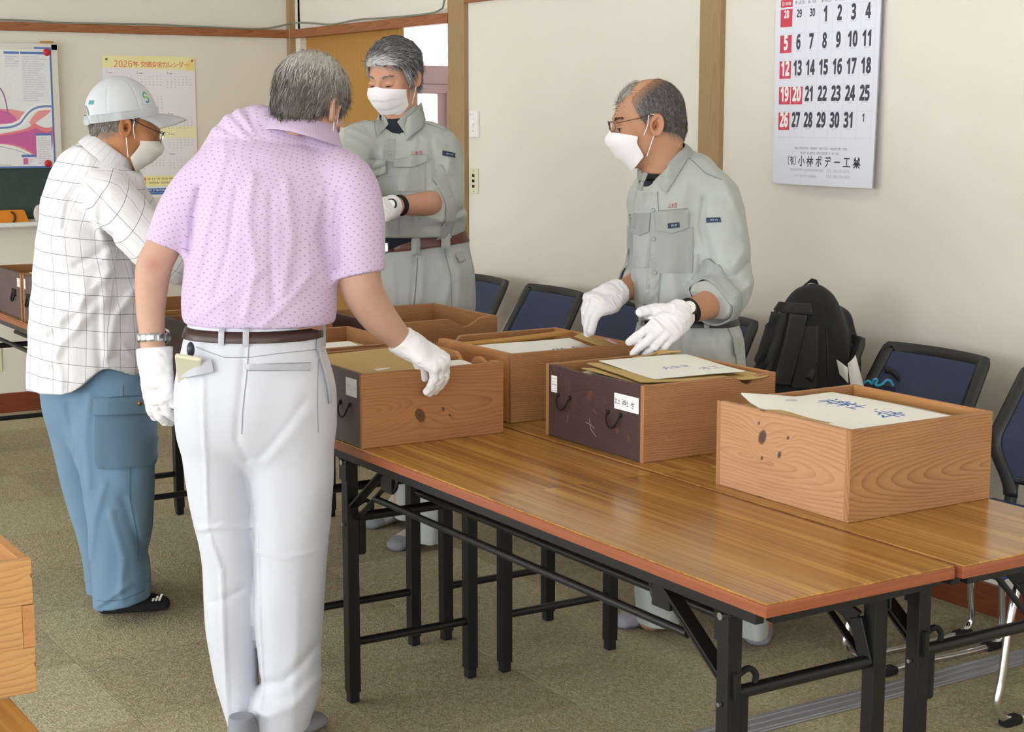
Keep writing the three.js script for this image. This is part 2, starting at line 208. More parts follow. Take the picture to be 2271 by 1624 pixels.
// sliding door, half open, and the entrance hall behind it
{
  const d = struct('door_1', block(0.03, 1.94, 1.1, 3.81, 0.985, -7.68, 0.004, { swap: true }), M.doorPanel);
  struct('door_handle', merged([block(0.006, 0.09, 0.022, 3.794, 0.95, -7.34, 0.002)]), M.iron, d);
  struct('door_track', block(0.05, 0.03, 1.7, 3.81, 0.005, -7.38), M.post, d);
  const hall = new THREE.Group(); hall.name = 'entrance_hall'; hall.userData.kind = 'structure'; scene.add(hall);
  struct('hall_floor', block(2.2, 0.1, 3.2, 4.95, -0.1, -7.75), M.carpet[1], hall);
  struct('hall_wall', merged([block(0.1, 2.5, 3.2, 6.05, 1.2, -7.75), block(2.2, 2.5, 0.1, 4.95, 1.2, -6.1), block(0.13, 2.5, 1.0, 3.825, 1.25, -8.86)]), M.wall, hall);
  struct('hall_ceiling', block(2.3, 0.1, 3.3, 4.95, 2.5, -7.75), M.ceiling, hall);
  const sash = new THREE.Group(); sash.name = 'window_' + 5; sash.userData.kind = 'structure'; sash.position.set(0, 0, -9.3); scene.add(sash);
  struct('frame', merged([block(2.3, 0.06, 0.09, 4.95, 2.42, 0), block(2.3, 0.1, 0.09, 4.95, 0.0, 0), block(0.06, 2.4, 0.09, 3.93, 1.2, 0), block(0.06, 2.4, 0.09, 5.97, 1.2, 0)]), M.sash, sash);
  struct('transom', block(2.2, 0.118, 0.08, 4.95, 1.765, 0, 0.004), M.sash, sash);
  struct('rail', block(2.2, 0.062, 0.05, 4.95, 1.675, 0.01, 0.004), M.sash, sash);
  for (const x of [4.1, 4.66, 5.245, 5.82]) struct('mullion', block(x === 5.245 ? 0.062 : 0.05, 1.66, 0.06, x, 0.83, 0, 0.004), M.sash, sash);
  struct('meeting_stile', block(0.03, 1.66, 0.05, 5.29, 0.83, 0.03, 0.004), M.sash, sash);
  struct('bottom_rail', block(2.2, 0.3, 0.05, 4.95, 0.2, 0, 0.004), M.sash, sash);
  for (const [x, w] of [[4.38, 0.5], [4.95, 0.53], [5.53, 0.5]]) struct('pane', block(w, 1.3, 0.004, x, 1.0, 0), M.glass, sash);
  struct('pane', block(2.0, 0.56, 0.004, 4.95, 2.1, 0), M.glass, sash);
  const nb = thing('neighbour_house', 'pale grey roof ridge of a neighbouring house outside the entrance glass', 'house', [9.3, -0.5, -17.5]);
  mesh('wall', block(5, 2.4, 1.2, 0, 1.2, 0), std({ color: 0xd8d8dc, roughness: 0.9 }), nb);
  const rf = mesh('roof', slab(shapeOf([[-2.8, 0], [2.8, 0], [2.2, 0.32], [-2.2, 0.32]]), 1.6, 0.01).translate(0, 2.4, -0.8), std({ color: 0xb9b9c0, roughness: 0.85 }), nb);
  mesh('ridge', block(4.4, 0.06, 0.2, 0, 2.74, 0), std({ color: 0xc6c6cc, roughness: 0.85 }), rf);
  tag(mesh('power_line', pipe([[4.0, 2.72, -13.5], [6.9, 2.30, -13.5], [9.6, 2.02, -13.5], [12.5, 2.25, -13.5]], 0.006), std({ color: 0x8f9096, roughness: 0.7 })), 'thin overhead wire seen through the transom above the door', 'wire');
}
// ceiling lamps: each a housing, two glowing tubes and an area light just under them
const tubeMat = std({ color: 0xffffff, emissive: 0xfff6e8, emissiveIntensity: 3, roughness: 0.4 });
let lampIndex = 0;
for (const x of [-2.2, 0.4, 2.6]) for (const z of [-6.6, -3.9, -1.2, 1.4]) {
  const l = thing('ceiling_lamp', `white twin tube ceiling lamp, number ${++lampIndex} counting from the far left corner`, 'lamp', [x, ROOM.h - 0.04, z], 0, 'ceiling lamps');
  l.userData.label = 'white twin tube lamp fixed to the ceiling above the picture';
  mesh('housing', block(0.2, 0.06, 1.25, 0, 0.005, 0, 0.01), M.white, l);
  for (const s of [-1, 1]) mesh('lamp_tube', rod([s * 0.05, -0.045, -0.6], [s * 0.05, -0.045, 0.6], 0.016, 10), tubeMat, l);
  const a = new THREE.RectAreaLight(0xfffaf4, LAMP, 0.2, 1.2); a.name = 'tube_light'; a.position.set(0, -0.07, 0); a.rotation.x = -Math.PI / 2; l.add(a);
}
// ---------- things on the walls ----------
{ // blackboard
  const b = thing('blackboard', 'dark green blackboard in a pale frame with a chalk ledge', 'blackboard', [1.335, 0.96, -8.3]);
  mesh('board', block(2.16, 0.86, 0.02, 0, 0.45, 0.02), std({ map: dataTex(256, 128, 2.2, 0.9, (u, v) => { const g = 6 * fbm(u * 5, v * 8, 2) + 5 * vnoise(u * 60, v * 60); return [50 + g, 72 + g, 68 + g]; }), roughness: 0.75 }), b);
  for (const [w, h, x, y] of [[2.24, 0.035, 0, 0.885], [0.035, 0.9, -1.1, 0.45], [0.035, 0.9, 1.1, 0.45], [2.24, 0.03, 0, 0.01]]) mesh('frame_bar', block(w, h, 0.04, x, y, 0.022, 0.003), std({ color: 0xd9d8cf, roughness: 0.5 }), b);
  mesh('chalk_ledge', merged([block(2.2, 0.012, 0.075, 0, -0.004, 0.06, 0.003), block(2.2, 0.022, 0.008, 0, 0.004, 0.096, 0.003)]), std({ color: 0xe4e6e4, roughness: 0.4 }), b);
  mesh('corner_clip', block(0.06, 0.012, 0.03, 1.07, 0.908, 0.02, 0.002), M.kraftDark, b);
}
{ // hazard map sheet held by magnets on the upper half of the board
  const t = canvasTex(1024, 900, (c, w, h) => {
    c.fillStyle = '#5a77b8'; c.fillRect(0, 0, w, h); c.fillStyle = '#e6e9ea'; c.fillRect(14, 14, w - 30, h - 28);
    const r = rng(6); c.globalAlpha = 0.5; for (let i = 0; i < 900; i++) { c.strokeStyle = ['#b9c4c4', '#c9c3b0', '#aebcc8', '#c7cfc0'][i % 4]; c.lineWidth = 1; const x = r() * w, y = r() * h; c.beginPath(); c.moveTo(x, y); c.bezierCurveTo(x + 20 * r(), y + 30 * r() - 15, x + 30 * r(), y + 30 * r() - 15, x + 50 * r() - 20, y + 50 * r() - 20); c.stroke(); } c.globalAlpha = 1;
    const blob = (col, p) => { c.fillStyle = col; c.beginPath(); c.moveTo(...p[0]); for (let i = 1; i < p.length; i += 3) c.bezierCurveTo(...p[i], ...p[i + 1], ...p[i + 2]); c.fill(); };
    blob('#e79a9c', [[380, 470], [600, 440], [700, 480], [790, 490], [760, 560], [620, 560], [380, 600]]); blob('#cf6aa6', [[300, 480], [500, 450], [620, 470], [660, 540], [600, 580], [480, 590], [300, 600]]);
    blob('#e79a9c', [[780, 560], [850, 470], [930, 430], [1008, 452], [1000, 500], [900, 520], [800, 590]]);
    blob('#e3828a', [[200, 700], [500, 620], [760, 640], [830, 560], [900, 600], [960, 610], [1008, 590], [1008, 760], [960, 900], [880, 860], [700, 700], [420, 690], [200, 760]]); blob('#c964a4', [[430, 660], [640, 650], [790, 620], [850, 600], [900, 640], [960, 640], [1008, 620], [1008, 860], [940, 820], [860, 830], [760, 740], [600, 700], [430, 720]]);
    c.strokeStyle = '#6c79a8'; c.lineWidth = 13; c.beginPath(); c.moveTo(440, 40); c.bezierCurveTo(380, 160, 470, 240, 500, 300); c.bezierCurveTo(560, 340, 560, 420, 580, 500); c.stroke(); c.strokeStyle = '#b06a94'; c.lineWidth = 6; c.stroke();
    c.strokeStyle = '#f0f1ee'; c.lineWidth = 56; c.beginPath(); c.moveTo(200, 610); c.bezierCurveTo(450, 590, 600, 620, 700, 560); c.bezierCurveTo(780, 480, 820, 430, 1006, 440); c.stroke(); c.strokeStyle = '#6a86c4'; c.lineWidth = 15; c.stroke();
    c.strokeStyle = '#8a7f8a'; c.lineWidth = 3; c.beginPath(); c.moveTo(300, 720); c.bezierCurveTo(560, 740, 640, 760, 860, 830); c.stroke();
    const panel = (x, y, ww, hh, s) => { c.fillStyle = '#e2e6ec'; c.fillRect(x, y, ww, hh); c.fillStyle = '#5a77b8'; c.fillRect(x, y, ww, 18); for (let q = y + 34; q < y + hh - 12; q += 17) scribble(c, x + 14, q, ww * (0.5 + 0.4 * r()), 8, '#a9adb8', s + q); };
    panel(560, 36, 150, 130, 2); panel(722, 36, 280, 380, 3); panel(840, 640, 150, 240, 4); panel(690, 800, 140, 84, 5); blob('#d06a9e', [[706, 826], [720, 826], [740, 826], [752, 826], [752, 850], [752, 860], [752, 872], [740, 872], [720, 872], [706, 872]]); scribble(c, 24, 872, 560, 9, '#8890a0', 9);
  });
  const s = thing('map_sheet', 'printed flood hazard map with pink zones and blue border', 'map', [2.157, 1.243, -8.262]);
  mesh('sheet', sheet(6, 6, (a, b) => [(a - 0.5) * 0.52, b * 0.6, 0.004 + 0.001 * Math.sin(a * 7)], 0.0008), std({ map: t, roughness: 0.55 }), s);
  const red = std({ color: 0xc1182c, roughness: 0.3 });
  for (const [x, y, w] of [[2.395, 1.818, 'upper'], [2.378, 1.264, 'lower']]) { const g = new THREE.LatheGeometry([[0, 0], [0.017, 0], [0.0185, 0.004], [0.016, 0.011], [0.009, 0.0145], [0, 0.0155]].map(([a, b]) => new THREE.Vector2(a, b)), 24).rotateX(Math.PI / 2).translate(x, y, -8.257); tag(mesh('magnet', g, red), `round red magnet holding the ${w} right corner of the map`, 'magnet'); }
}
{ // orange spectacle-like case with a dark strap on the chalk ledge
  const k = thing('chalk_eraser', 'orange case with a dark band lying on the chalk ledge', 'eraser', [2.165, 0.962, -8.245], 0.04);
  mesh('body', slab(shapeOf([[-0.09, 0], [0.09, 0], [0.094, 0.008], [0.075, 0.062], [0.066, 0.068], [-0.07, 0.068], [-0.092, 0.01]]), 0.05, 0.004, 2).translate(0, 0.006, -0.02), std({ color: 0xe08a1e, roughness: 0.6 }), k);
  mesh('base', block(0.178, 0.008, 0.05, 0, 0.004, 0.004, 0.002), M.black, k);
  mesh('strap', pipe([[0.005, 0.002, 0.032], [0.02, 0.03, 0.036], [0.018, 0.055, 0.034], [-0.004, 0.07, 0.02]], 0.006), std({ color: 0x4a2b18, roughness: 0.7 }), k);
}
{ // yearly traffic safety calendar, two pins (its mascots are left out)
  const t = canvasTex(900, 1300, (c, w, h) => {
    c.fillStyle = '#ecebf0'; c.fillRect(0, 0, w, h); c.fillStyle = '#f0ebb2'; c.beginPath(); c.moveTo(0, 0); c.lineTo(w, 0); c.lineTo(w, 130); c.quadraticCurveTo(w * 0.5, 105, 0, 110); c.fill();
    c.fillStyle = '#f2e79a'; c.beginPath(); c.ellipse(370, 24, 46, 24, 0, 0, 7); c.fill(); for (const [x, y] of [[850, 80], [870, 690]]) { c.save(); c.beginPath(); c.arc(x, y, 46, 0, 7); c.clip(); c.strokeStyle = '#ecd774'; c.lineWidth = 5; for (let q = -100; q < 100; q += 12) { c.beginPath(); c.moveTo(x - 60, y + q + 60); c.lineTo(x + 60, y + q - 60); c.stroke(); } c.restore(); }
    c.fillStyle = '#e0785a'; c.font = '82px sans-serif'; c.fillText('2026', 108, 102); ink(c, '年', 290, 46, 58, { color: '#e0785a', width: 6 }); ink(c, '交通安全カレンダー', 368, 48, 52, { color: '#e0785a', width: 6, step: 1.02 });
    const first = [4, 0, 0, 3, 5, 1, 3, 6, 2, 4, 0, 2], days = [31, 28, 31, 30, 31, 30, 31, 31, 30, 31, 30, 31], at = [[0, 0], [1, 0], [2, 0], [0, 1], [1, 1], [0, 2], [2, 2], [0, 3], [2, 3], [0, 4], [1, 4], [2, 4]];
    c.fillStyle = '#f4f0c8'; c.fillRect(0, 640, w, 110);
    at.forEach(([i, j], m) => { const x = 34 + i * 292, y = 160 + j * 186; c.fillStyle = '#5b565e'; c.font = '26px sans-serif'; c.fillText(String(m + 1), x, y); c.fillRect(x + 24, y - 7, 34, 4); c.font = '13px sans-serif'; for (let d = 1; d <= days[m]; d++) { const k = d - 1 + first[m], cx = x + (k % 7) * 38, cy = y + 28 + Math.floor(k / 7) * 25; c.fillStyle = k % 7 === 0 ? '#c8756e' : '#7d7880'; c.fillText(String(d), cx, cy); } });
    c.fillStyle = '#f3edac'; c.fillRect(200, 1096, 680, 96); c.fillStyle = '#d9583c'; c.fillRect(230, 1112, 150, 26); c.fillStyle = '#e8c52c'; c.fillRect(230, 1152, 150, 24); scribble(c, 242, 1117, 126, 14, '#f6e4da', 3); scribble(c, 242, 1156, 126, 14, '#8a7a20', 4); scribble(c, 400, 1116, 300, 18, '#6a6248', 5); scribble(c, 400, 1154, 300, 18, '#6a6248', 6);
    c.fillStyle = '#2f62a8'; c.fillRect(180, 1214, 640, 56); c.fillStyle = '#4b8f8a'; c.beginPath(); c.moveTo(180, 1270); c.lineTo(300, 1230); c.lineTo(420, 1270); c.fill(); c.fillStyle = '#e8eef6'; c.font = 'bold 24px sans-serif'; c.fillText('NAGANO AT NATURAL', 330, 1240); scribble(c, 360, 1250, 200, 12, '#cfdcee', 7);
  });
  const s = thing('wall_calendar', 'yearly calendar sheet with yellow header pinned to the back wall', 'calendar', [2.94, 1.075, -8.3]);
  mesh('sheet', sheet(8, 10, (a, b) => [(a - 0.5) * 0.5, b * 0.735, 0.004 + 0.006 * Math.pow(1 - b, 3) * a], 0.001), std({ map: t, roughness: 0.7 }), s);
  for (const [x, c] of [[-0.228, 0x55503c], [0.235, 0xc4502c]]) mesh('pin', new THREE.SphereGeometry(0.006, 12, 8).translate(x, 0.716, 0.008), std({ color: c, roughness: 0.4 }), s);
}
{ // the large month calendar on the right wall
  const t = canvasTex(1200, 1640, (c, w, h) => {
    c.fillStyle = '#e3e6f2'; c.fillRect(0, 0, w, h); const y0 = 300, ch = 196, cw = 156, x0 = 62;
    c.strokeStyle = '#cfd5e6'; c.lineWidth = 3; for (let i = 0; i <= 7; i++) { c.beginPath(); c.moveTo(x0 + i * cw, y0); c.lineTo(x0 + i * cw, y0 + ch * 5 + 30); c.stroke(); } for (let j = 0; j <= 5; j++) { c.beginPath(); c.moveTo(x0, y0 + j * ch); c.lineTo(x0 + 7 * cw, y0 + j * ch); c.stroke(); }
    c.fillStyle = '#4b4a58'; c.font = 'bold 150px sans-serif'; c.fillText('7', 130, 190); c.font = '44px sans-serif'; c.fillText('JULY', 520, 220); c.font = 'bold 60px sans-serif'; c.fillText('2026', 940, 120);
    ['SUN', 'MON', 'TUE', 'WED', 'THU', 'FRI', 'SAT'].forEach((s, i) => { const x = x0 + i * cw; if (!i) { c.fillStyle = '#cf4358'; c.fillRect(x, y0 - 64, cw - 10, 58); } c.fillStyle = i ? '#5a5866' : '#f3eef4'; c.font = (i ? '' : 'bold ') + '34px sans-serif'; c.fillText(s, x + 58, y0 - 22); ink(c, '日月火水木金土'[i], x + 18, y0 - 48, 26, { color: i ? '#5a5866' : '#f3eef4', width: 3.5 }); c.fillRect(x + 48, y0 - 36, 5, 5); });
    for (let k = 0; k < 35; k++) { const d = k - 2, i = k % 7, j = Math.floor(k / 7), x = x0 + i * cw, y = y0 + j * ch, out = d < 1 || d > 31, n = d < 1 ? d + 30 : d > 31 ? d - 31 : d, hol = i === 0 || d === 20; if (hol && !(out && i)) { c.fillStyle = '#cf4358'; c.fillRect(x + 1, y + 8, cw - 10, ch * 0.68); }
      c.fillStyle = hol ? '#f4f1f6' : '#3e3d4a'; const s = String(n); c.save(); c.translate(x + cw / 2 - 4, y + (out ? 74 : 116)); c.scale(out ? 0.74 : 0.66, 1); c.font = `bold ${out ? 80 : 150}px sans-serif`; c.textAlign = 'center'; c.fillText(s, 0, 0); c.strokeStyle = c.fillStyle; c.lineWidth = out ? 2 : 7; c.strokeText(s, 0, 0); c.restore(); c.textAlign = 'left'; if (!out) scribble(c, x + 48, y + 124, 54, 12, hol ? '#e58a96' : '#b9bccb', k + 4); }
    scribble(c, 290, 1352, 620, 20, '#8e90a0', 71); scribble(c, 370, 1388, 460, 20, '#8e90a0', 72); ink(c, '(有)', 190, 1424, 66, { color: '#33323e', width: 7, narrow: 0.8, step: 0.66 }); ink(c, '小林ボデー工業', 350, 1422, 74, { color: '#2c2b36', width: 9, step: 1.44 });
    c.fillStyle = '#71727f'; c.font = '30px serif'; scribble(c, 240, 1516, 420, 20, '#a9abb9', 73); scribble(c, 300, 1562, 280, 20, '#a9abb9', 74); c.fillText('TEL  026-241-9741', 700, 1536); c.fillText('FAX  026-259-1019', 700, 1578);
  });
  const k = thing('wall_calendar', 'large month calendar with bold dates hanging on the right wall', 'calendar', [3.76, 1.272, -4.05], -Math.PI / 2);
  const H = 0.72, bend = (a, b) => [(a - 0.5) * 0.498, b * H, 0.018 + 0.012 * Math.sin(a * Math.PI) * (1 - b) + 0.012 * a * Math.pow(1 - b, 2) - 0.006 * Math.pow(1 - a, 2) * (1 - b)];
  mesh('page', sheet(14, 14, (a, b) => { const p = bend(a, b); p[2] += 0.004; return p; }, 0.0008), std({ map: t, roughness: 0.6 }), k);
  mesh('page_block', sheet(14, 14, bend, 0.006), std({ color: 0xbfc1d8, roughness: 0.85 }), k);
  mesh('top_strip', block(0.51, 0.03, 0.03, 0, H, 0.016, 0.003), M.aluminium, k);
}
{ // control plates by the door post
  const a = thing('wall_thermostat', 'white remote control plate on the wall by the door post', 'switch', [3.76, 1.465, -6.335], -Math.PI / 2);
  mesh('plate', block(0.07, 0.118, 0.016, 0, 0, 0.008, 0.004), M.white, a);
  mesh('print', new THREE.PlaneGeometry(0.06, 0.1).translate(0, 0, 0.0168), std({ map: canvasTex(120, 200, (c) => { c.fillStyle = '#f0efec'; c.fillRect(0, 0, 120, 200); scribble(c, 10, 6, 60, 12, '#7c8088', 2); c.strokeStyle = '#9a9ca2'; c.lineWidth = 2; for (let i = 0; i < 12; i++) { const q = i / 12 * 6.283; c.beginPath(); c.moveTo(60 + 24 * Math.cos(q), 90 + 34 * Math.sin(q)); c.lineTo(60 + 32 * Math.cos(q), 90 + 46 * Math.sin(q)); c.stroke(); } c.fillStyle = '#55585e'; c.fillRect(46, 158, 26, 5); }), roughness: 0.5 }), a);
  mesh('dial', new THREE.CylinderGeometry(0.011, 0.012, 0.008, 20).rotateX(Math.PI / 2).translate(0, 0.006, 0.02), M.white, a);
  const b = thing('light_switch', 'ivory switch plate with three dark buttons by the door post', 'switch', [3.76, 1.211, -6.345], -Math.PI / 2);
  mesh('plate', block(0.07, 0.116, 0.008, 0, 0, 0.004, 0.003), M.ivory, b);
  for (const y of [0.024, 0, -0.024]) mesh('button', block(0.017, 0.013, 0.006, 0, y, 0.009, 0.002), M.black, b);
  for (const y of [0.046, -0.046]) mesh('screw', new THREE.CylinderGeometry(0.003, 0.003, 0.002, 10).rotateX(Math.PI / 2).translate(0, y, 0.009), M.steel, b);
  const c = thing('wall_outlet', 'ivory socket plate low on the back wall at left', 'outlet', [2.075, 0.275, -8.3]);
  mesh('plate', block(0.072, 0.12, 0.008, 0, 0, 0.004, 0.003), M.ivory, c); for (const y of [-0.03, 0, 0.03]) mesh('socket', merged([block(0.003, 0.011, 0.003, -0.006, y, 0.008), block(0.003, 0.011, 0.003, 0.006, y, 0.008)]), M.black, c);
}
tag(mesh('loose_cable', pipe([[-1.5, 1.968, -8.275], [0.6, 1.969, -8.272], [1.7, 1.97, -8.272], [2.3, 1.972, -8.27], [2.48, 1.966, -8.27], [2.9, 1.972, -8.27], [3.3, 1.967, -8.27], [3.58, 1.968, -8.268], [3.66, 1.982, -8.268], [3.725, 1.998, -8.25], [3.722, 2.0, -8.2], [3.724, 1.985, -7.95], [3.724, 1.969, -7.75], [3.724, 1.978, -7.45], [3.724, 1.972, -7.1], [3.724, 1.97, -6.72], [3.724, 1.976, -6.62], [3.724, 1.995, -6.56], [3.726, 2.05, -6.552], [3.73, 2.3, -6.552]], 0.0045, { n: 160 }), std({ color: 0x85897a, roughness: 0.6 })), 'thin grey green cable lying along the top of the wood rail', 'cable');
{ const p = thing('plastic_bag', 'corner of a pale bag sticking out behind the man in the cap', 'bag', [2.295, 0.98, -8.2]); mesh('body', (() => { const g = new THREE.SphereGeometry(0.03, 16, 12); g.scale(0.9, 1.5, 0.5); return g.translate(0.01, 0.035, 0); })(), std({ color: 0xcfc8c8, roughness: 0.7 }), p); }
// ---------- folding tables ----------
// local axes: x across the table (0.45 m), z along it; base at the floor under its centre
const TL = 1.795, TW = 0.446;
function makeTable(label) {
  const t = thing('folding_table', label, 'table', [0, 0, 0], 0);
  mesh('tabletop', block(TW - 0.004, 0.004, TL - 0.004, 0, 0.6985, 0, 0.0015, { seg: 1, swap: true }), M.teak, t);
  mesh('edge_band', block(TW, 0.0215, TL, 0, 0.6863, 0, 0.0025), M.teakEdge, t);
  for (const s of [-1, 1]) mesh('apron_rail', block(0.02, 0.02, TL - 0.06, s * (TW / 2 - 0.014), 0.666, 0, 0.002), M.blackMetal, t);
  for (const e of [-1, 1]) mesh('apron_rail', block(TW - 0.07, 0.02, 0.02, 0, 0.666, e * (TL / 2 - 0.03), 0.002), M.blackMetal, t);
  const lx = 0.176, lz = TL / 2 - 0.147;
  for (const e of [-1, 1]) for (const s of [-1, 1]) {
    const leg = mesh('leg', block(0.032, 0.63, 0.032, s * lx, 0.343, e * lz, 0.002), M.blackMetal, t);
    mesh('foot_cap', block(0.027, 0.03, 0.027, s * lx, 0.016, e * lz, 0.004), M.blackRubber, leg);
    mesh('hinge_plate', merged([block(0.004, 0.08, 0.04, s * (lx + 0.018), 0.63, e * lz, 0.001), block(0.04, 0.03, 0.046, s * lx, 0.655, e * lz, 0.002)]), M.blackMetal, leg);
    for (const [y, r] of [[0.637, 0.007], [0.475, 0.004]]) mesh('bolt', new THREE.CylinderGeometry(r, r, 0.006, 12).rotateZ(Math.PI / 2).translate(s * (lx + 0.021), y, e * lz), M.steel, leg);
    mesh('folding_brace', merged([bar([s * (lx - 0.002), 0.655, e * (lz - 0.2)], [s * (lx - 0.002), 0.52, e * (lz - 0.012)], 0.006, 0.03, [s, 0, 0]), bar([s * (lx - 0.012), 0.612, e * (lz - 0.185)], [s * (lx - 0.012), 0.485, e * (lz - 0.01)], 0.005, 0.016, [s, 0, 0])]), M.blackMetal, t);
    mesh('brace_bracket', merged([block(0.012, 0.07, 0.055, s * (lx - 0.004), 0.63, e * (lz - 0.2), 0.003), pipe([[s * (lx - 0.008), 0.655, e * (lz - 0.235)], [s * (lx - 0.008), 0.62, e * (lz - 0.24)], [s * (lx - 0.008), 0.6, e * (lz - 0.22)], [s * (lx - 0.008), 0.612, e * (lz - 0.19)]], 0.005, { k: 6 })]), M.blackMetal, t);
  }
  for (const e of [-1, 1]) {
    mesh('cross_bar', rod([-lx, 0.16, e * lz], [lx, 0.16, e * lz], 0.011), M.blackMetal, t);
    mesh('cross_bar', rod([-lx, 0.49, e * lz], [lx, 0.49, e * lz], 0.0125), M.blackMetal, t);
    mesh('lock_lever', merged([bar([0.09, 0.655, e * (lz - 0.16)], [0.15, 0.57, e * (lz - 0.02)], 0.012, 0.028), bar([0.148, 0.572, e * (lz - 0.022)], [0.158, 0.485, e * lz], 0.014, 0.026), bar([-0.02, 0.66, e * (lz - 0.25)], [0.1, 0.62, e * (lz - 0.1)], 0.012, 0.014)]), M.blackMetal, t);
    mesh('stack_hook', merged([pipe([[-lx + 0.018, 0.52, e * lz], [-lx + 0.045, 0.53, e * lz], [-lx + 0.062, 0.515, e * lz], [-lx + 0.055, 0.495, e * lz], [-lx + 0.03, 0.498, e * lz]], 0.006, { k: 6 }), block(0.024, 0.1, 0.02, -lx + 0.03, 0.44, e * lz, 0.008), block(0.01, 0.05, 0.04, -lx, 0.51, e * (lz + 0.004), 0.002)]), M.blackRubber, t);
  }
  for (const x of [-0.166, -0.046]) mesh('shelf_rail', rod([x, 0.563, -lz + 0.12], [x, 0.563, lz - 0.13], 0.0085), M.blackMetal, t);
  return t;
}
const table0 = makeTable('brown topped folding table nearest the camera, with a bare top stretch');
table0.position.set(1.95, 0, -2.872);
const LT = 'folding tables set out in two rows';
table0.userData.group = LT;
dup(table0, [2.405, 0, -2.862], 0, 'brown topped folding table behind the front one, under the three right hand boxes', LT);
dup(table0, [1.95, 0, -4.69], 0, 'brown topped folding table partly behind the man in the lilac shirt', LT);
dup(table0, [2.405, 0, -4.685], 0, 'brown topped folding table in front of the tall man in grey', LT);
dup(table0, [1.93, 0, -6.52], 0, 'brown topped folding table at far left, behind the man in the cap', LT);
dup(table0, [0.327, 0, -1.305], 0, 'brown table corner at the bottom left under the finger jointed box', LT);
// ---------- old wooden document boxes (drawers) ----------
// a board w long, h high, t thick in the xy plane, its top edge dipped at the notches [centre, half width, depth, rough]
function board(w, h, t, notches = [], seed = 1, cham = 0) {
  const pts = [[0, 0], [w, 0]], n = 60, r = rng(seed);
  for (let i = n; i >= 0; i--) { const x = w * i / n; let y = h; for (const [c, hw, d, k] of notches) { const q = Math.abs(x - c) / hw; if (q < 1) y = Math.min(y, h - d * Math.pow(0.5 + 0.5 * Math.cos(Math.PI * q), k ?? 0.8) + (r() - 0.5) * 0.0016); } if (notches.length && i && i < n) y -= r() * 0.0006; pts.push([x, y]); }
  return slab(shapeOf(pts), t, 0.0012);
}
// the box lies at x 0..w, z 0..-d (z 0 is the side towards the camera), y from 0
function makeBox(o) {
  const { w = 0.4, d = 0.4, h = 0.185, t = 0.013 } = o, b = thing('wooden_box', o.label, 'box', o.pos, 0, o.group);
  const put = (name, g, m, l) => { const q = mesh(name, g, m, b, l); return q; };
  put('side_panel', board(w, h, t, o.nearNotch, o.seed + 1).translate(0, 0, -t), o.near ?? M.wood.side);
  put('side_panel', board(w, h, t, o.farNotch, o.seed + 2).translate(0, 0, -d), o.far ?? M.wood.sideB);
  const left = put('front_panel', board(d - 2 * t, h, t, o.leftNotch, o.seed + 3).rotateY(Math.PI / 2).translate(0, 0, -t), o.left ?? M.wood.dark, o.leftLabel);
  left.geometry.translate(0, 0, 0);
  put('back_panel', board(d - 2 * t, h, t, o.rightNotch, o.seed + 4).rotateY(Math.PI / 2).translate(w - t, 0, -t), o.right ?? M.wood.pale);
  put('bottom_board', block(w - 2 * t, 0.01, d - 2 * t, w / 2, 0.008, -d / 2), M.wood.pale);
  for (const [z, y] of o.rings ?? []) { // drop handles on the dark front
    const q = put('ring_handle', merged([pipe([[-0.004, y + 0.024, z - 0.026], [-0.009, y + 0.012, z - 0.024], [-0.012, y - 0.004, z - 0.013], [-0.013, y - 0.008, z], [-0.012, y - 0.004, z + 0.013], [-0.009, y + 0.012, z + 0.024], [-0.004, y + 0.024, z + 0.026]], 0.0021, { n: 40 })]), M.iron);
    for (const s of [-1, 1]) mesh('rosette', new THREE.SphereGeometry(0.006, 12, 8).scale(0.6, 1, 1).translate(-0.002, y + 0.025, z + s * 0.026), M.iron, q);
  }
  if (o.plate) for (const [z, y] of o.plate) put('handle_plate', merged([block(0.004, 0.03, 0.055, -0.002, y, z, 0.001), pipe([[-0.003, y - 0.002, z - 0.02], [-0.012, y - 0.03, z - 0.012], [-0.012, y - 0.03, z + 0.012], [-0.003, y - 0.002, z + 0.02]], 0.004, { k: 6 })]), M.iron);
  for (const [z, y, lw, lh, draw, tilt] of o.stickers ?? []) put('paper_label', new THREE.PlaneGeometry(lw, lh).rotateY(-Math.PI / 2).rotateX(tilt ?? 0).translate(-0.0008, y, z), std({ map: canvasTex(Math.round(lw * 4000), Math.round(lh * 4000), draw), roughness: 0.85 }));
  return b;
}
const lined = (c, w, h) => { c.fillStyle = '#f1eff0'; c.fillRect(0, 0, w, h); c.strokeStyle = '#4c5470'; c.lineWidth = 3; for (const y of [0.18, 0.52, 0.57, 0.9]) { c.beginPath(); c.moveTo(w * 0.12, h * y); c.lineTo(w * 0.9, h * y); c.stroke(); } scribble(c, w * 0.3, h * 0.32, w * 0.4, h * 0.1, '#9a9cb0', 5); scribble(c, w * 0.3, h * 0.72, w * 0.4, h * 0.08, '#9a9cb0', 6); };
const BG = 'old wooden document boxes on the tables', T0 = 0.7008;
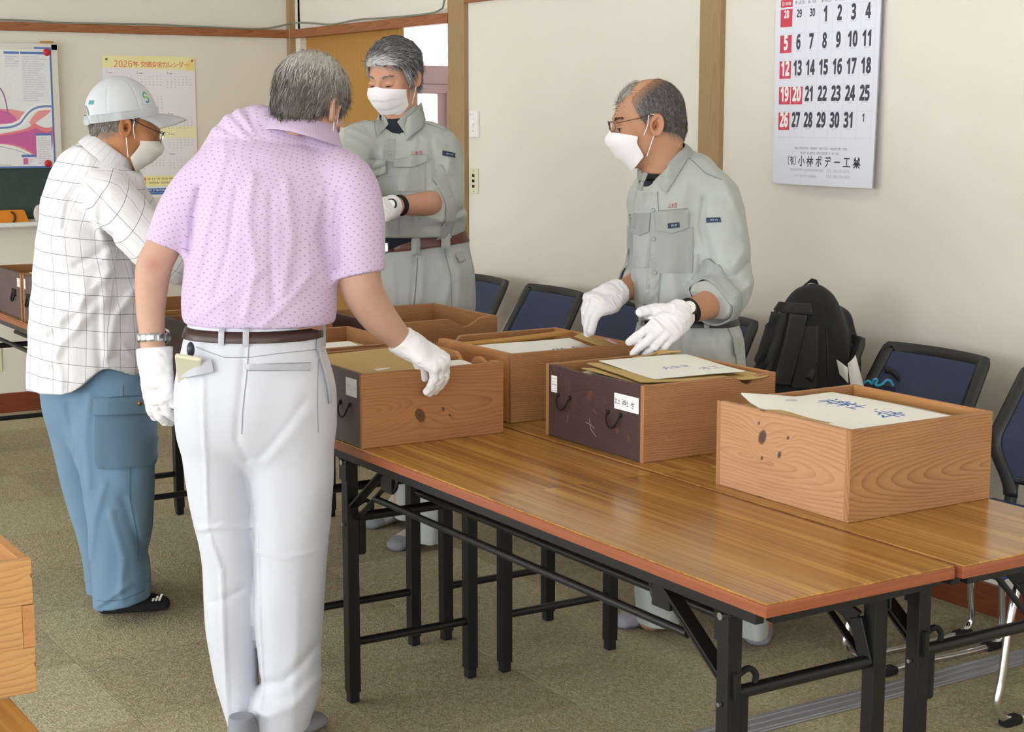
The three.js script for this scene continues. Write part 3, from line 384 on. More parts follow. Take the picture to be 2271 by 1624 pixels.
// scratches on the dark front of the middle box, as in the photograph
const scratched = M.wood.dark.clone();
scratched.map = (() => { const src = M.wood.dark.map.image, t = canvasTex(1024, 512, (c, w, h) => {
  for (let j = 0; j < h; j += 2) for (let i = 0; i < w; i += 2) { const k = ((j * src.height / h | 0) * src.width + (i * src.width / w | 0)) * 4; c.fillStyle = `rgb(${src.data[k]},${src.data[k + 1]},${src.data[k + 2]})`; c.fillRect(i, h - j - 2, 2, 2); }
  const r = rng(12); c.lineCap = 'round'; const X = (z) => z / 0.44 * w, Y = (y) => h - y / 0.22 * h;
  const st = (a, col, lw) => { c.strokeStyle = col; c.lineWidth = lw; c.beginPath(); a.forEach(([z, y], i) => i ? c.lineTo(X(z), Y(y)) : c.moveTo(X(z), Y(y))); c.stroke(); };
  st([[0.207, 0.07], [0.204, 0.055], [0.2, 0.045], [0.18, 0.032]], 'rgba(190,175,172,.75)', 5); st([[0.222, 0.06], [0.2, 0.056], [0.185, 0.05]], 'rgba(170,155,150,.7)', 6); st([[0.19, 0.098], [0.178, 0.086]], 'rgba(170,150,146,.5)', 4);
  for (const z of [0.31, 0.295, 0.3]) st([[z, 0.17 - r() * 0.03], [z - 0.001, 0.1 + r() * 0.03]], 'rgba(165,150,150,.35)', 3); st([[0.3, 0.065], [0.306, 0.045]], 'rgba(180,165,160,.55)', 4);
  for (let i = 0; i < 60; i++) { const z = r() * 0.4, y = r() * 0.18; st([[z, y], [z + (r() - 0.5) * 0.006, y - r() * 0.014]], `rgba(${r() < 0.5 ? '150,96,60' : '165,150,150'},${0.12 + r() * 0.2})`, 2 + r() * 2); }
  for (const [z, y] of [[0.21, 0.125], [0.2, 0.135], [0.09, 0.06], [0.045, 0.05]]) { c.fillStyle = 'rgba(140,88,52,.4)'; c.beginPath(); c.ellipse(X(z), Y(y), 10 + r() * 8, 16 + r() * 10, r(), 0, 7); c.fill(); }
}); t.wrapS = t.wrapT = THREE.RepeatWrapping; t.repeat.set(1 / 0.44, 1 / 0.22); return t; })();
const boxN = makeBox({ label: 'reddish box with plain knotty front, nearest at right, holding a white handwritten envelope', group: BG, pos: [2.222, T0, -2.302], w: 0.404, d: 0.415, h: 0.187, seed: 11, near: M.wood.side, left: M.wood.knotA, leftLabel: 'knotty pinkish panel', far: M.wood.sideB, farNotch: [[0.06, 0.055, 0.03, 0.5]], right: M.wood.pale });
makeBox({ label: 'wooden box with scratched dark front, two ring handles and a handwritten label', group: BG, pos: [2.213, T0, -2.972], w: 0.4, d: 0.415, h: 0.182, seed: 21, near: M.wood.sideB, nearNotch: [[0.31, 0.05, 0.022, 1.4]], left: scratched, leftLabel: 'dark scratched front', leftNotch: [[0.245, 0.07, 0.004, 0.4]], farNotch: [[0.36, 0.05, 0.01, 0.6]], rightNotch: [[0.37, 0.05, 0.012, 0.5]],
  rings: [[-0.33, 0.085], [-0.115, 0.075]], stickers: [[-0.375, 0.135, 0.026, 0.042, lined], [-0.067, 0.132, 0.098, 0.038, (c, w, h) => { c.fillStyle = '#f2f0f1'; c.fillRect(0, 0, w, h); ink(c, '北土', w * 0.03, h * 0.32, h * 0.36, { color: '#1d1c22', width: 4.5, step: 0.85, narrow: 0.75 }); ink(c, '神社', w * 0.33, h * 0.3, h * 0.42, { color: '#1d1c22', width: 4.5, step: 0.8, narrow: 0.75 }); ink(c, '寺', w * 0.67, h * 0.3, h * 0.46, { color: '#1d1c22', width: 4.5, narrow: 0.75 }); c.fillStyle = '#1d1c22'; c.fillRect(w * 0.27, h * 0.68, 5, 5); c.fillRect(w * 0.61, h * 0.68, 5, 5); }]] });
makeBox({ label: 'wooden box behind the middle one, holding white envelope lettered in blue', group: BG, pos: [2.214, T0, -3.556], w: 0.403, d: 0.4, h: 0.184, seed: 31, near: M.wood.sideB, left: M.wood.pale, leftNotch: [[0.37, 0.02, 0.004, 1]], farNotch: [[0.03, 0.045, 0.03, 0.55]], right: M.wood.pale });
const boxH = makeBox({ label: 'wooden box with dark front and knotted side under the reaching gloved hand', group: BG, pos: [1.731, T0, -3.461], w: 0.402, d: 0.4, h: 0.183, seed: 41, near: M.wood.knotB, left: M.wood.darkB, leftLabel: 'dark front', rightNotch: [[0.16, 0.06, 0.034, 0.9], [0.06, 0.03, 0.008, 0.7]], far: M.wood.side, farNotch: [[0.34, 0.06, 0.03, 0.6]], rings: [[-0.09, 0.075], [-0.3, 0.075]], stickers: [[-0.055, 0.145, 0.06, 0.045, (c, w, h) => { c.fillStyle = '#eceae6'; c.fillRect(0, 0, w, h); ink(c, '北土', w * 0.12, h * 0.35, h * 0.34, { color: '#b9b7b4', width: 4 }); ink(c, '寺', w * 0.68, h * 0.35, h * 0.34, { color: '#b9b7b4', width: 4 }); }]] });
makeBox({ label: 'wooden box with a worn dip in its side before the tall man', group: BG, pos: [2.216, T0, -4.287], w: 0.404, d: 0.405, h: 0.184, seed: 51, near: M.wood.sideB, nearNotch: [[0.29, 0.07, 0.028, 1.2]], left: M.wood.dark, leftLabel: 'dark front', right: M.wood.side, stickers: [[-0.06, 0.14, 0.06, 0.04, lined]] });
makeBox({ label: 'wooden box right behind the one with the reaching hand, its corners worn down', group: BG, pos: [1.715, T0, -3.905], w: 0.396, d: 0.4, h: 0.184, seed: 61, near: M.wood.side, far: M.wood.knotB, farNotch: [[0.1, 0.2, 0.014, 0.5]], rightNotch: [[0.13, 0.1, 0.014, 1]], right: M.wood.side, left: M.wood.darkB, leftLabel: 'dark front' });
makeBox({ label: 'wooden box mostly hidden behind the lilac shirt, a sliver seen at its right', group: BG, pos: [1.715, T0, -4.41], w: 0.396, d: 0.4, h: 0.186, seed: 71, near: M.wood.side, left: M.wood.dark, leftLabel: 'dark front', right: M.wood.pale });
makeBox({ label: 'wooden box with light rim seen between the forearm and lilac shirt', group: BG, pos: [1.72, T0, -4.95], w: 0.4, d: 0.4, h: 0.184, seed: 81, near: M.wood.fresh, left: M.wood.dark, leftLabel: 'dark front' });
makeBox({ label: 'wooden box with grey brown front and white slip, right of the pair at far left', group: BG, pos: [1.722, T0, -5.985], w: 0.4, d: 0.41, h: 0.184, seed: 91, near: M.wood.side, left: M.wood.darkB, leftLabel: 'grey brown front', plate: [[-0.33, 0.1], [-0.1, 0.1]], stickers: [[-0.38, 0.15, 0.02, 0.04, lined], [-0.2, 0.12, 0.05, 0.03, lined]] });
makeBox({ label: 'wooden box with grey brown front cut by the left picture edge', group: BG, pos: [1.73, T0, -6.455], w: 0.4, d: 0.41, h: 0.184, seed: 101, near: M.wood.sideB, left: M.wood.darkB, leftLabel: 'grey brown front', plate: [[-0.1, 0.1]], stickers: [[-0.03, 0.145, 0.04, 0.035, lined]] });
// the newer finger jointed box at the bottom left
{
  const b = thing('wooden_box', 'light pine box with finger joints at the bottom left corner', 'box', [0.587, T0, -2.2], 0, BG), h = 0.192, t = 0.016, w = 0.4, d = 0.4;
  const nears = [[0, 0.066], [0.066, 0.128], [0.128, h]];
  nears.forEach(([a, c], i) => mesh('side_panel', board(w - (i === 1 ? t : 0), c - a, t, [], 5 + i).translate(-w, a, -t), M.wood.fresh, b));
  const end = mesh('end_panel', board(d - t, h, t, [], 8).rotateY(Math.PI / 2).translate(-t, 0, -t), M.wood.pale, b); mesh('finger', block(t, 0.06, t, -t / 2, 0.097, -t / 2), M.wood.pale, end);
  mesh('end_panel', board(d - t, h, t, [], 8).rotateY(Math.PI / 2).translate(-w, 0, -t), M.wood.pale, b);
  mesh('side_panel', board(w - 2 * t, h, t, [], 9).translate(-w + t, 0, -d), M.wood.fresh, b);
  mesh('bottom_board', block(w - 2 * t, 0.01, d - 2 * t, -w / 2, 0.008, -d / 2), M.wood.pale, b);
}
// ---------- envelopes and sheets in the boxes ----------
let envCount = 0;
function flat(name, label, cat, c, w, d, y, turn, mat, o = {}) { // a limp sheet or envelope, w along x, d along z
  const g = thing(name, label, cat, [c[0], y, c[1]], turn, o.group); const r = rng(++envCount * 31), p = r() * 6;
  mesh(o.part ?? 'paper', sheet(12, 12, (a, b) => { const x = (a - 0.5) * w, z = (0.5 - b) * d; return [x, (o.f ? o.f(a, b) : 0) + 0.0015 * Math.sin(a * 4 + p) + 0.001 * Math.sin(b * 5 + p * 2) + (o.tx ?? 0) * x + (o.tz ?? 0) * z, z]; }, o.t ?? 0.0012), mat, g); return g;
}
const writing = (w, h, draw) => std({ map: canvasTex(w, h, (c) => { c.fillStyle = '#f4f3ee'; c.fillRect(0, 0, w, h); draw(c, w, h); }), roughness: 0.85 });
const blue = '#3a66b4';
{
  // near right box: a stack filling it nearly to the rim
  const S = 'brown envelopes stacked in the near right box';
  for (let i = 0; i < 7; i++) flat('kraft_envelope', 'brown envelope under the white envelope in the near right box', 'envelope', [2.424 + 0.004 * Math.sin(i * 2), -2.512 + 0.004 * Math.cos(i * 3)], 0.31, 0.33, 0.735 + i * 0.02, 0.02 * Math.sin(i * 5), M.kraft, { t: 0.016, group: S });
  flat('paper_envelope', 'large white envelope with blue handwriting filling the near right box', 'envelope', [2.395, -2.5], 0.27, 0.36, 0.879, 0.02, writing(700, 900, (c, w, h) => { c.save(); c.translate(w * 0.6, h * 0.2); c.rotate(1.5708); ink(c, '神社', 0, -h * 0.13, 150, { color: blue, width: 13, loose: 1.2, step: 0.95 }); ink(c, '・', 310, -h * 0.13, 100, { color: blue, width: 12 }); ink(c, '寺', 400, -h * 0.14, 170, { color: blue, width: 14, loose: 1.2 }); c.restore(); scribble(c, w * 0.2, h * 0.55, 20, 12, '#e0b8a0', 3); }), { t: 0.004, tx: 0.02, f: (a, b) => 0.05 * Math.pow(Math.max(0, b - 0.72) / 0.28, 2) * Math.max(0, 0.6 - a) });
  flat('kraft_envelope', 'brown envelope edge showing at the left of the white envelope', 'envelope', [2.34, -2.56], 0.16, 0.26, 0.878, 0.1, M.kraft, {});
  flat('folded_sheet', 'grey folded sheet along the far side of the near right box', 'sheet', [2.565, -2.47], 0.03, 0.3, 0.871, 0.03, std({ color: 0xb9b2a6, roughness: 0.85 }), { t: 0.004 });
  tag(mesh('paper_clip', pipe([[2.335, 0.8915, -2.612], [2.352, 0.8915, -2.604], [2.356, 0.8915, -2.611], [2.338, 0.8915, -2.622], [2.332, 0.8915, -2.617], [2.348, 0.8915, -2.608]], 0.0007, { k: 5, n: 40 }), M.steel), 'small wire paper clip on the large white envelope', 'clip');
  // middle box
  for (let i = 0; i < 6; i++) flat('kraft_envelope', 'brown envelope deep in the stack of the middle box', 'envelope', [2.41, -3.17], 0.34, 0.35, 0.735 + i * 0.021, 0.02 * Math.sin(i * 3), M.kraft, { t: 0.016, group: 'brown envelopes stacked in the middle box' });
  flat('loose_sheet', 'pale grey sheet poking out at the left of the middle box', 'sheet', [2.29, -3.2], 0.13, 0.25, 0.862, 0.1, std({ color: 0xd8d0c4, roughness: 0.9 }));
  flat('kraft_envelope', 'brown envelope slanting out of the middle box, under the topmost', 'envelope', [2.36, -3.135], 0.22, 0.31, 0.868, -0.06, M.kraft, { t: 0.003, f: (a) => 0.008 * (1 - a) });
  flat('kraft_envelope', 'topmost brown envelope slanting out of the middle box', 'envelope', [2.385, -3.15], 0.24, 0.32, 0.878, -0.2, M.kraft, { t: 0.003, f: (a) => 0.006 * (1 - a) });
  flat('paper_envelope', 'white envelope with faint blue handwriting lying slanted on the middle box', 'envelope', [2.435, -3.16], 0.25, 0.3, 0.887, -0.16, writing(700, 700, (c, w, h) => { c.save(); c.translate(w * 0.36, h * 0.66); c.rotate(-0.1); ink(c, '兵安全', 0, -80, 66, { color: '#5a6fb4', width: 6, loose: 2 }); ink(c, '才工・土', 210, 40, 80, { color: '#4a62b0', width: 7, loose: 2 }); c.restore(); }), { t: 0.003 });
  flat('kraft_envelope', 'brown envelope at the far right corner of the middle box', 'envelope', [2.53, -3.08], 0.09, 0.24, 0.876, 0.1, M.kraft, { t: 0.003 });
  tag(mesh('straw_bundle', merged([0, 1, 2, 3].map((i) => pipe([[2.44, 0.882 + i * 0.0016, -3.335 + i * 0.004], [2.5, 0.886 + i * 0.002, -3.33 + i * 0.003], [2.545, 0.893 + i * 0.001, -3.32 - i * 0.006], [2.575, 0.897 - i * 0.003, -3.3 - i * 0.004]], 0.0025, { k: 6 }))), M.kraft), 'frayed tan paper twist at the back of the middle box', 'paper');
  // box behind the middle
  for (let i = 0; i < 6; i++) flat('kraft_envelope', 'brown envelope in the stack of the box behind the middle one', 'envelope', [2.41, -3.755], 0.34, 0.35, 0.735 + i * 0.02, 0.01 * Math.sin(i * 3), M.kraft, { t: 0.016, group: 'brown envelopes in the box behind the middle one' });
  flat('paper_envelope', 'white envelope lettered in blue in the box behind the middle one', 'envelope', [2.4, -3.7], 0.335, 0.2, 0.864, 0.02, writing(1000, 600, (c, w, h) => { ink(c, '北', w * 0.24, h * 0.62, 120, { color: blue, width: 12, loose: 1.5 }); ink(c, '五', w * 0.44, h * 0.56, 130, { color: blue, width: 12, loose: 1.5 }); ink(c, '徴', w * 0.6, h * 0.48, 150, { color: blue, width: 11, loose: 0.8 }); ink(c, '兵', w * 0.78, h * 0.46, 120, { color: blue, width: 11, loose: 1.2 }); }), { t: 0.003, tz: -0.09 });
  flat('kraft_envelope', 'long rolled brown paper along the back of the box behind the middle one', 'envelope', [2.41, -3.85], 0.36, 0.04, 0.872, 0.0, M.kraftDark, { t: 0.007, f: (a) => 0.012 * a });
  flat('kraft_envelope', 'tan folded paper in the right corner of the box behind the middle one', 'envelope', [2.565, -3.68], 0.05, 0.1, 0.872, 0.4, M.kraft, { t: 0.002, f: (a, b) => 0.02 * b });
  flat('pink_slip', 'pinkish paper slip in the right corner of the box behind the middle one', 'sheet', [2.585, -3.61], 0.02, 0.05, 0.874, 0.5, std({ color: 0xd9b9c4, roughness: 0.9 }), { t: 0.002, f: (a, b) => 0.015 * b });
  // box with the reaching hand
  for (let i = 0; i < 8; i++) flat('kraft_folder', 'brown folder standing in the box with the reaching hand', 'folder', [1.87, -3.56 - i * 0.022], 0.22, 0.02, 0.735 + i * 0.0, 0, M.kraft, { t: 0.002, group: 'brown folders in the box with the reaching hand' }).visible = i < 0 ? false : true;
  flat('kraft_folder', 'light brown folder lying flat on top in the box with the reaching hand', 'folder', [1.88, -3.65], 0.25, 0.3, 0.868, 0.0, M.kraft, { t: 0.014, f: (a, b) => 0.012 * b });
  flat('paper_envelope', 'white sheet under the reaching gloved hand', 'sheet', [1.95, -3.53], 0.26, 0.09, 0.874, 0.05, M.paper, { t: 0.002, tz: -0.05 });
  // small sheets in the farther boxes
  flat('paper_envelope', 'white sheet edge with a tan strip in the box behind the reaching hand', 'sheet', [1.88, -4.02], 0.26, 0.12, 0.868, 0.06, M.paper, { t: 0.003, tz: -0.06 });
  flat('kraft_envelope', 'brown envelope below the white sheet behind the reaching hand', 'envelope', [1.9, -4.05], 0.28, 0.2, 0.852, 0.04, M.kraft, { t: 0.02 });
  for (let i = 0; i < 5; i++) flat('kraft_envelope', 'brown envelope in the stack at far left', 'envelope', [1.92, -6.19], 0.33, 0.34, 0.735 + i * 0.027, 0.02 * Math.sin(i * 4), M.kraft, { t: 0.022, group: 'brown envelopes in the box at far left' });
  flat('paper_envelope', 'white sheet with blue writing over the box at far left', 'sheet', [1.9, -6.2], 0.3, 0.36, 0.894, 0.03, writing(500, 600, (c, w, h) => ink(c, '土北寺', w * 0.3, h * 0.2, 60, { color: blue, width: 7, loose: 2 })), { t: 0.003 });
  flat('paper_envelope', 'small white sheet in the box cut by the left picture edge', 'sheet', [2.0, -6.62], 0.2, 0.25, 0.885, 0.2, M.paper, { t: 0.003, f: (a, b) => 0.02 * Math.sin(b * 3.1) });
}
// ---------- blue mesh-back chairs along the right wall ----------
// local axes: the chair looks along -x; origin on the floor under the seat
const meshTex = dataTex(128, 128, 0.02, 0.02, (u, v) => { const k = Math.sin(u / 0.02 * 50.26) * Math.sin(v / 0.02 * 50.26), q = k > 0.25 ? 26 : 0; return [52 + q, 60 + q, 88 + q * 1.3]; });
M.meshBlue = std({ map: meshTex, roughness: 0.8, bumpMap: dataTex(64, 64, 0.01, 0.01, (u, v) => 128 + 110 * Math.sin(u / 0.01 * 25.13) * Math.sin(v / 0.01 * 25.13), false), bumpScale: 0.0008 });
M.chairPlastic = std({ color: 0x2a2b2d, roughness: 0.38 });
M.seatBlue = std({ map: dataTex(128, 128, 0.05, 0.05, (u, v) => { const g = 10 * vnoise(u * 900, v * 900) + 5 * vnoise(u * 200, v * 200, 3); return [46 + g, 60 + g, 104 + g]; }), roughness: 0.9 });
const backX = (b, a) => (b < 0.45 ? lerp(0.17, 0.185, b / 0.45) : lerp(0.185, 0.295, (b - 0.45) / 0.55)) + 0.03 * Math.pow(Math.abs(a - 0.5) * 2, 2) * -0.6;   // leaning, slightly dished
const backW = (b) => b < 0.42 ? lerp(0.15, 0.225, sstep(0, 0.42, b)) : lerp(0.226, 0.21, (b - 0.42) / 0.58);
const backAt = (a, b, inset = 0, off = 0) => { const w = backW(b) - inset, y = lerp(0.47, 0.815, b); return [backX(b, a) + off, y, (a - 0.5) * 2 * w]; };
const chair0 = thing('mesh_chair', 'blue mesh-backed chair, far one half hidden behind the tall man', 'chair', [3.31, 0, -5.98], 0, 'blue mesh-backed chairs along the wall');
mesh('seat', (() => { const g = new RoundedBoxGeometry(0.44, 0.055, 0.45, 4, 0.025), p = g.attributes.position; for (let i = 0; i < p.count; i++) { const x = p.getX(i), z = p.getZ(i); p.setY(i, p.getY(i) + 0.43 - 0.02 * Math.exp(-(x * x + z * z) / 0.02) - 0.03 * sstep(-0.12, -0.22, x)); p.setZ(i, z * (1 - 0.12 * sstep(0, 0.22, x))); } g.translate(-0.06, 0, 0); g.computeVertexNormals(); return planar(g); })(), M.seatBlue, chair0);
mesh('seat_pan', block(0.4, 0.02, 0.4, -0.05, 0.396, 0, 0.008), M.chairPlastic, chair0);
mesh('mesh_panel', sheet(16, 20, (a, b) => backAt(a, lerp(0.12, 0.93, b), 0.036, 0), 0.004), M.meshBlue, chair0);
chair0.children[chair0.children.length - 1].geometry = planar(chair0.children[chair0.children.length - 1].geometry);
{ // closed frame around the mesh: wide flat band
  const ring = []; const N = 24; for (let i = 0; i <= N; i++) ring.push([0, i / N]); for (let i = 1; i < 8; i++) ring.push([i / 8, 1]); for (let i = N; i >= 0; i--) ring.push([1, i / N]);
  const P = (k, inset, off) => { let [a, b] = ring[k]; const cut = b > 0.93 ? (b - 0.93) / 0.07 : 0; const p = backAt(a, b, inset + (a === 0 || a === 1 ? cut * cut * 0.014 : 0), off); if (b === 1) { p[1] += 0.004 * Math.sin(a * Math.PI); p[1] -= inset * 0.95; } return p; };
  mesh('back_frame', sheet(ring.length - 1, 3, (u, v) => { const k = Math.round(u * (ring.length - 1)); return P(k, v * 0.042, -0.006 * Math.sin(v * Math.PI)); }, 0.012), M.chairPlastic, chair0);
  mesh('lower_bar', sheet(10, 2, (u, v) => backAt(lerp(0.06, 0.94, u), 0.1 + 0.06 * v, 0, 0), 0.014), M.chairPlastic, chair0);
  for (const s of [-1, 1]) mesh('back_upright', pipe([[0.18, 0.5, s * 0.15], [0.17, 0.46, s * 0.145], [0.15, 0.42, s * 0.14], [0.08, 0.4, s * 0.14]], 0.017), M.chairPlastic, chair0);
}
for (const s of [-1, 1]) {
  const l = mesh('leg_frame', pipe([[0.12, 0.39, s * 0.19], [0.16, 0.37, s * 0.2], [0.2, 0.3, s * 0.205], [0.235, 0.1, s * 0.21], [0.235, 0.035, s * 0.21], [0.2, 0.014, s * 0.21], [-0.1, 0.013, s * 0.215], [-0.22, 0.016, s * 0.215], [-0.262, 0.05, s * 0.214], [-0.25, 0.12, s * 0.212], [-0.2, 0.33, s * 0.2], [-0.17, 0.375, s * 0.195], [-0.12, 0.39, s * 0.19]], 0.0105, { n: 110, k: 10 }), M.chrome, chair0);
  for (const x of [0.2, -0.21]) mesh('glide', block(0.06, 0.024, 0.034, x, 0.012, s * 0.213, 0.008), M.blackRubber, l);
}
{ const G = 'blue mesh-backed chairs along the wall'; [[-5.42, 'blue mesh-backed chair left of the outstretched glove'], [-4.885, 'blue mesh-backed chair between the outstretched glove and the shorter man'], [-4.37, 'blue mesh-backed chair hidden mostly behind the shorter man, its right edge showing'], [-3.87, 'blue mesh-backed chair carrying the black backpack'], [-3.37, 'blue mesh-backed chair with the small bag, behind the near right box'], [-2.825, 'blue mesh-backed chair cut by the right picture edge']].forEach(([z, l], i) => dup(chair0, [3.31 + 0.006 * Math.sin(i * 2.2), 0, z], 0, l, G)); }
// ---------- implicit bodies: tapered tubes joined smoothly, meshed with surface nets ----------
const RIGHT = [0.8485, 0, 0.5292], FWD = [0.5292, 0, -0.8485];    // axes of the floor seen from the camera
const smin = (a, b, k) => { const h = Math.max(k - Math.abs(a - b), 0) / k; return Math.min(a, b) - h * h * k * 0.25; };
const dot3 = (a, b) => a[0] * b[0] + a[1] * b[1] + a[2] * b[2], sub3 = (a, b) => [a[0] - b[0], a[1] - b[1], a[2] - b[2]], add3 = (a, b, s = 1) => [a[0] + b[0] * s, a[1] + b[1] * s, a[2] + b[2] * s], cross3 = (a, b) => [a[1] * b[2] - a[2] * b[1], a[2] * b[0] - a[0] * b[2], a[0] * b[1] - a[1] * b[0]], len3 = (a) => Math.hypot(...a), norm3 = (a) => { const l = len3(a) || 1; return [a[0] / l, a[1] / l, a[2] / l]; };
// nodes: [[x, y, z], a, b]; a = half width along lat, b = half depth (b left out: round)
function tube(nodes, lat = RIGHT, sub = 4) {
  const N = []; const g = (i) => nodes[clamp(i, 0, nodes.length - 1)];
  for (let i = 0; i < nodes.length - 1; i++) for (let k = 0; k < (sub || 1); k++) {
    const t = k / (sub || 1), P = [g(i - 1), g(i), g(i + 1), g(i + 2)], cr = (f) => { const [a, b, c, d] = P.map(f); return 0.5 * (2 * b + (c - a) * t + (2 * a - 5 * b + 4 * c - d) * t * t + (3 * b - a - 3 * c + d) * t * t * t); };
    N.push([[cr((q) => q[0][0]), cr((q) => q[0][1]), cr((q) => q[0][2])], Math.max(0.004, cr((q) => q[1])), Math.max(0.004, cr((q) => q[2] ?? q[1]))]);
  }
  const e = nodes[nodes.length - 1]; N.push([e[0], e[1], e[2] ?? e[1]]);
  const S = []; let cum = 0, lo = [9, 9, 9], hi = [-9, -9, -9], rmax = 0;
  for (let i = 0; i < N.length; i++) { rmax = Math.max(rmax, N[i][1], N[i][2]); for (let c = 0; c < 3; c++) { lo[c] = Math.min(lo[c], N[i][0][c]); hi[c] = Math.max(hi[c], N[i][0][c]); } }
  for (let i = 0; i < N.length - 1; i++) { const [p, a0, b0] = N[i], [q, a1, b1] = N[i + 1], d = sub3(q, p), L = len3(d) || 1e-6, ax = [d[0] / L, d[1] / L, d[2] / L]; let u = sub3(lat, [ax[0] * dot3(lat, ax), ax[1] * dot3(lat, ax), ax[2] * dot3(lat, ax)]); u = len3(u) < 0.1 ? norm3(cross3(ax, [0, 1, 0.01])) : norm3(u); const v = cross3(ax, u); S.push({ p, d, L, L2: L * L, ax, u, v, a0, a1, b0, b1, cum, round: Math.abs(a0 - b0) + Math.abs(a1 - b1) < 1e-4 }); cum += L; }
  const c = [(lo[0] + hi[0]) / 2, (lo[1] + hi[1]) / 2, (lo[2] + hi[2]) / 2], R = Math.hypot(hi[0] - lo[0], hi[1] - lo[1], hi[2] - lo[2]) / 2 + rmax;
  let last = 0;
  const f = (x, y, z) => {
    const far = Math.hypot(x - c[0], y - c[1], z - c[2]) - R; if (far > 0.12) return far + 0.02;
    let best = 9;
    for (let i = 0; i < S.length; i++) { const s = S[i], qx = x - s.p[0], qy = y - s.p[1], qz = z - s.p[2]; let t = (qx * s.d[0] + qy * s.d[1] + qz * s.d[2]) / s.L2; t = t < 0 ? 0 : t > 1 ? 1 : t; const ex = qx - s.d[0] * t, ey = qy - s.d[1] * t, ez = qz - s.d[2] * t, a = s.a0 + (s.a1 - s.a0) * t; let d;
      if (s.round) d = Math.sqrt(ex * ex + ey * ey + ez * ez) - a;
      else { const b = s.b0 + (s.b1 - s.b0) * t, m = Math.min(a, b), ku = (ex * s.u[0] + ey * s.u[1] + ez * s.u[2]) / a, kv = (ex * s.v[0] + ey * s.v[1] + ez * s.v[2]) / b, ka = (ex * s.ax[0] + ey * s.ax[1] + ez * s.ax[2]) / m, k0 = Math.sqrt(ku * ku + kv * kv + ka * ka), k1 = Math.sqrt(ku * ku / (a * a) + kv * kv / (b * b) + ka * ka / (m * m)); d = k1 > 1e-6 ? k0 * (k0 - 1) / k1 : -m; }
      if (d < best) { best = d; last = i; } }
    return best;
  };
  const p0 = N[0][0], main = norm3(sub3(N[N.length - 1][0], p0)); let mu = sub3(lat, [main[0] * dot3(lat, main), main[1] * dot3(lat, main), main[2] * dot3(lat, main)]); mu = len3(mu) < 0.1 ? norm3(cross3(main, [0, 1, 0.01])) : norm3(mu); const mv = cross3(main, mu);
  const cs = N.map((n) => dot3(sub3(n[0], p0), main));
  f.uv = (x, y, z) => { const s = dot3([x - p0[0], y - p0[1], z - p0[2]], main); let i = 1; while (i < N.length - 1 && s > cs[i]) i++; const t = clamp((s - cs[i - 1]) / ((cs[i] - cs[i - 1]) || 1)), A = N[i - 1][0], B = N[i][0], q = [x - lerp(A[0], B[0], t), y - lerp(A[1], B[1], t), z - lerp(A[2], B[2], t)]; return [Math.atan2(dot3(q, mv), dot3(q, mu)), s]; };
  f.lo = lo.map((v) => v - rmax); f.hi = hi.map((v) => v + rmax); f.len = cum; f.girth = 2 * Math.PI * S.reduce((m, s) => m + (s.a0 + s.b0) / 2, 0) / S.length;
  return f;
}
function ball(c, r, axes) { // ellipsoid; axes: three unit vectors
  const R = Array.isArray(r) ? r : [r, r, r], m = Math.max(...R);
  const f = (x, y, z) => { let q = [x - c[0], y - c[1], z - c[2]]; if (axes) q = [dot3(q, axes[0]), dot3(q, axes[1]), dot3(q, axes[2])]; const k0 = Math.hypot(q[0] / R[0], q[1] / R[1], q[2] / R[2]), k1 = Math.hypot(q[0] / (R[0] * R[0]), q[1] / (R[1] * R[1]), q[2] / (R[2] * R[2])); return k1 > 1e-6 ? k0 * (k0 - 1) / k1 : -Math.min(...R); };
  f.lo = c.map((v) => v - m); f.hi = c.map((v) => v + m); return f;
}
function join(list, k) { const f = (x, y, z) => { let d = list[0](x, y, z); for (let i = 1; i < list.length; i++) d = smin(d, list[i](x, y, z), k); return d; }; f.lo = [0, 1, 2].map((c) => Math.min(...list.map((q) => q.lo[c]))); f.hi = [0, 1, 2].map((c) => Math.max(...list.map((q) => q.hi[c]))); f.parts = list; return f; }
function modify(f, g) { const h = (x, y, z) => g(f(x, y, z), x, y, z); h.lo = f.lo; h.hi = f.hi; h.parts = f.parts; return h; }
function folded(f, ...fns) { return modify(f, (d, x, y, z) => { if (d > 0.03 || d < -0.03) return d; for (const g of fns) d -= g(x, y, z); return d; }); }
// a sleeve or leg end: cut the tube square, and afterwards hollow its mouth
function endCut(t, p, n, k = 0.003) { const c = cutBy(t, p, n, k); c.uv = t.uv; c.girth = t.girth; return c; }
function hollow(f, t, p, n, keep, wall = 0.004, deep = 0.05) { const m = norm3(n), o = dot3(p, m); return modify(f, (d, x, y, z) => { if (d > 0.01) return d; const e = x * m[0] + y * m[1] + z * m[2] - o; if (e < -deep || e > 0.03) return d; const i = t(x, y, z) + wall; return i < 0.01 && (!keep || keep(x, y, z) > 0.004) ? Math.max(d, -i) : d; }); }
function cutBy(f, p, n, k = 0.004) { const m = norm3(n), o = dot3(p, m); return modify(f, (d, x, y, z) => -smin(-d, -(x * m[0] + y * m[1] + z * m[2] - o), k)); }
// local frame: origin c, rows X (left), Y (up), Z (forward)
function framed(c, X, Y, Z, local, rad) { const f = (x, y, z) => { const q = [x - c[0], y - c[1], z - c[2]]; return local(dot3(q, X), dot3(q, Y), dot3(q, Z)); }; f.lo = c.map((v) => v - rad); f.hi = c.map((v) => v + rad); return f; }
